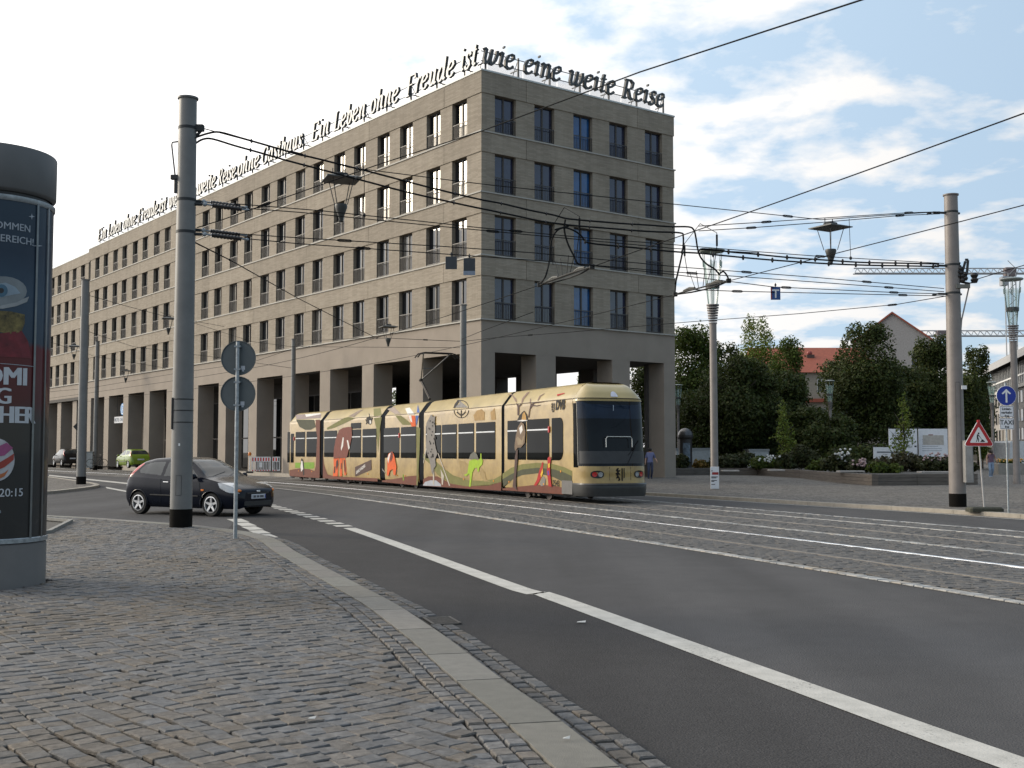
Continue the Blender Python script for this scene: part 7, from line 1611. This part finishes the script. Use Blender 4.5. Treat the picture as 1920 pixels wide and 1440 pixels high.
for hd_, sx_ in (('hal',-1),('har',1)):     # palm, four fingers and a thumb, slightly curled
    hx_, hy_, hz__, _r = PV[hd_][:4]; PV[hd_] = (hx_, hy_, hz__, .017)
    for q_, (dx_, dy_, dz_) in enumerate(((-.010,.016,-.048),(-.004,.006,-.056),(.002,-.004,-.054),(.006,-.014,-.044),(-.012*sx_,-.030,-.018))):
        PV[hd_+'f%d' % q_] = (hx_+dx_*sx_, hy_+dy_, hz__+dz_, .0052); PE.append((hd_, hd_+'f%d' % q_))
SH, JN, HR, SHO = M('shirt_violet_blue', (.15,.165,.30), rough=.8), M('dark_jeans', (.045,.055,.10), rough=.85), M('dark_hair', (.02,.014,.01), rough=.6), M('shoe', (.03,.03,.03))
person(1219, 870, 62.3, 1.76, 'man in a blue shirt and dark jeans walking away beside the arcade pillar', dict(m=[SH,JN,SKIN,HR,SHO], f=lambda c: 4 if c.z < .05 else 1 if c.z < .53 and abs(c.x) < .12 else 2 if abs(c.x) > .11 and c.z < .66 else 0 if c.z < .835 else 2 if c.z < .87 else 3), dict(v=PV, e=PE))
TP, LJ = M('purple_top', (.13,.075,.11), rough=.8), M('light_jeans', (.22,.30,.42), rough=.8)
pw_ = person(1858, 870, 66, 1.68, 'woman in a purple top and light jeans walking away behind the roadworks sign', dict(m=[TP,LJ,SKIN,HR,M('pale_shoe', (.5,.48,.46))], f=lambda c: 4 if c.z < .045 else 1 if c.z < .53 and abs(c.x) < .12 else 2 if abs(c.x) > .115 or c.z > .815 and c.z < .845 else 0 if c.z < .82 else 3), dict(v={**PV, 'elr': (.16,.02,.68,.028), 'har': (.17,-.05,.58,.02)}, e=PE))
g = MB(); g.tube([(0,-.13,1.58),(0,-.20,1.48),(0,-.17,1.30)], [.05,.045,.015], 8); g.build('ponytail', HR, pw_, smooth=True)
# red and white barrier with a warning lamp, cabinet, parked bicycle
bpz = bpos(23.3, -1.7); o = thing('safety_barrier', 'red and white plastic barrier with an orange lamp behind the tram tail', 'barrier', (bpz.x, bpz.y, fz(bpz)), .12)
PLW, PLR = M('barrier_white', (.78,.78,.78), rough=.5), M('barrier_red', (.60,.02,.02), rough=.5)
for off in (0,1.32):
    W1 = 1.22 if off == 0 else .5
    g = MB(); g.box(off,off+W1,-.02,.02,.12,.20); g.box(off,off+W1,-.02,.02,.98,1.04); g.box(off,off+.04,-.019,.019,.2,1.0); g.box(off+W1-.04,off+W1,-.019,.019,.2,1.0); g.box(off+.04,off+W1-.04,-.02,.02,.72,.76); g.build('frame', PLW, o)
    for i in range(int(W1/.1)): g = MB(); x = off+.05+i*.1; g.box(x,x+.035,-.012,.012,.2,.72); g.build('slat', PLW, o)
    for i in range(int(W1/.17)): g = MB(); x = off+.04+i*.17; g.box(x,x+.085,-.022,.022,.76,.98); g.box(x,x+.08,-.0215,.0215,.125,.195); g.build('red_stripe', PLR, o); g = MB(); g.box(x+.086,x+.168,-.021,.021,.76,.98); g.build('white_stripe', PLW, o)
g = MB(); g.box(.5,.7,-.025,.025,.35,.68); g.build('plate', PLW, o)
g = MB(); g.tube([(-.12,0,.0),(-.12,0,1.12)], .025, 8); g.build('post', PLW, o); g = MB(); g.lathe([(0,1.1),(.10,1.12),(.11,1.22),(.08,1.32),(0,1.34)], 14, (-.12,0,0)); g.build('warning_lamp', M('lamp_orange', (.70,.20,.02), rough=.25), o, smooth=SM)
g = MB(); g.bbox(-.34,.12,-.16,.16,-.02,.1,.03); g.build('foot', BLACK, o)
cbp = D(166, 860, 96); o = thing('street_cabinet', 'pale grey street cabinet beside the distant mast', 'cabinet', (cbp.x, 96, .3)); g = MB(); g.bbox(-.42,.42,-.2,.2,-.05,1.25,.03); g.build('housing', M('cabinet_pale', (.30,.32,.32)), o); g = MB(); g.box(-.45,.45,-.23,.23,1.25,1.32); g.build('lid', M('cabinet_lid', (.22,.235,.235)), o)
for x in (-.2,.2): g = MB(); g.box(x-.19,x+.19,-.206,-.201,.05,1.18); g.build('door', M('cabinet_door2', (.27,.29,.29)), o)
bk_ = bpos(49.0, -2.3); o = thing('bicycle', 'dark bicycle leaning by the arcade left of the green car', 'bicycle', (bk_.x-1.2, bk_.y-.5, fz(bk_)), .5)
for x in (-.52,.52): g = MB(); g.tube([(x+.33*math.cos(q*PI/12),0,.34+.33*math.sin(q*PI/12)) for q in range(25)], .022, 6, cap=False); g.build('wheel', TYRE, o)
g = MB()
for a, b in (((-.52,0,.34),(-.12,0,.32)),((-.12,0,.32),(.32,0,.80)),((-.25,0,.85),(.32,0,.80)),((-.12,0,.32),(-.25,0,.95)),((-.52,0,.34),(-.25,0,.85)),((.32,0,.80),(.52,0,.34)),((.32,0,.80),(.30,0,1.0))): g.tube([a,b], .018, 6)
g.build('frame', BLACK, o); g = MB(); g.tube([(.28,-.28,1.05),(.32,0,1.0),(.28,.28,1.05)], .014, 6); g.build('handlebar', BLACK, o); g = MB(); g.ellipsoid((-.26,0,.98),(.13,.07,.035),10,6); g.build('saddle', BLACK, o)
# planter and van at the far right
pp = D(1893, 880, 74); o = thing('stone_planter', 'low stone planter with bright flowers at the right edge', 'planter', (pp.x, 74, .1)); g = MB(); g.bbox(-.9,.9,-.4,.4,-.02,.75,.03); g.build('trough', M('trough_stone', (.24,.225,.20)), o)
v, f, tn = leaves([(0,0,.85,.85,.35,.2)], 700, .12, 77); obj('plants', np_mesh('plants', v, f, LF2, tn), o)
g = MB(); r = random.Random(5)
for i in range(40): g.ellipsoid((r.uniform(-.8,.8), r.uniform(-.4,.2), r.uniform(.85,1.05)), (.06,.06,.05), 6, 4)
g.build('flowers', M('flower_orange', (.55,.30,.06)), o, kind='stuff')
pv = D(1925, 880, 92); o = thing('delivery_van', 'white van parked at the far right of the square', 'van', (pv.x, 92, .1), .3)
prof = [(-2.4,.35),(-2.45,.9),(-2.35,2.2),(-2.2,2.35),(.9,2.35),(1.2,2.2),(1.75,1.35),(2.35,1.15),(2.45,.9),(2.45,.35)]
g = MB(); g.prism(prof, lambda a, b: (a,-.95,b), lambda a, b: (a,.95,b)); g.build('body', M('van_white', (.6,.6,.6), rough=.35), o)
g = MB(); g.prism([(.55,1.4),(1.55,1.4),(1.15,2.05),(.55,2.05)], lambda a, b: (a,-.965,b), lambda a, b: (a,-.94,b)); g.build('side_window', CGL, o)
for x in (-1.5,1.5):
    for y in (-.85,.85): g = MB(); g.lathe([(0,-.1),(.3,-.1),(.33,-.06),(.33,.06),(.3,.1),(0,.1)], 20, (0,0,0)); q = g.build('wheel', TYRE, o, loc=(x,y,.33)); q.rotation_euler[0] = PI/2
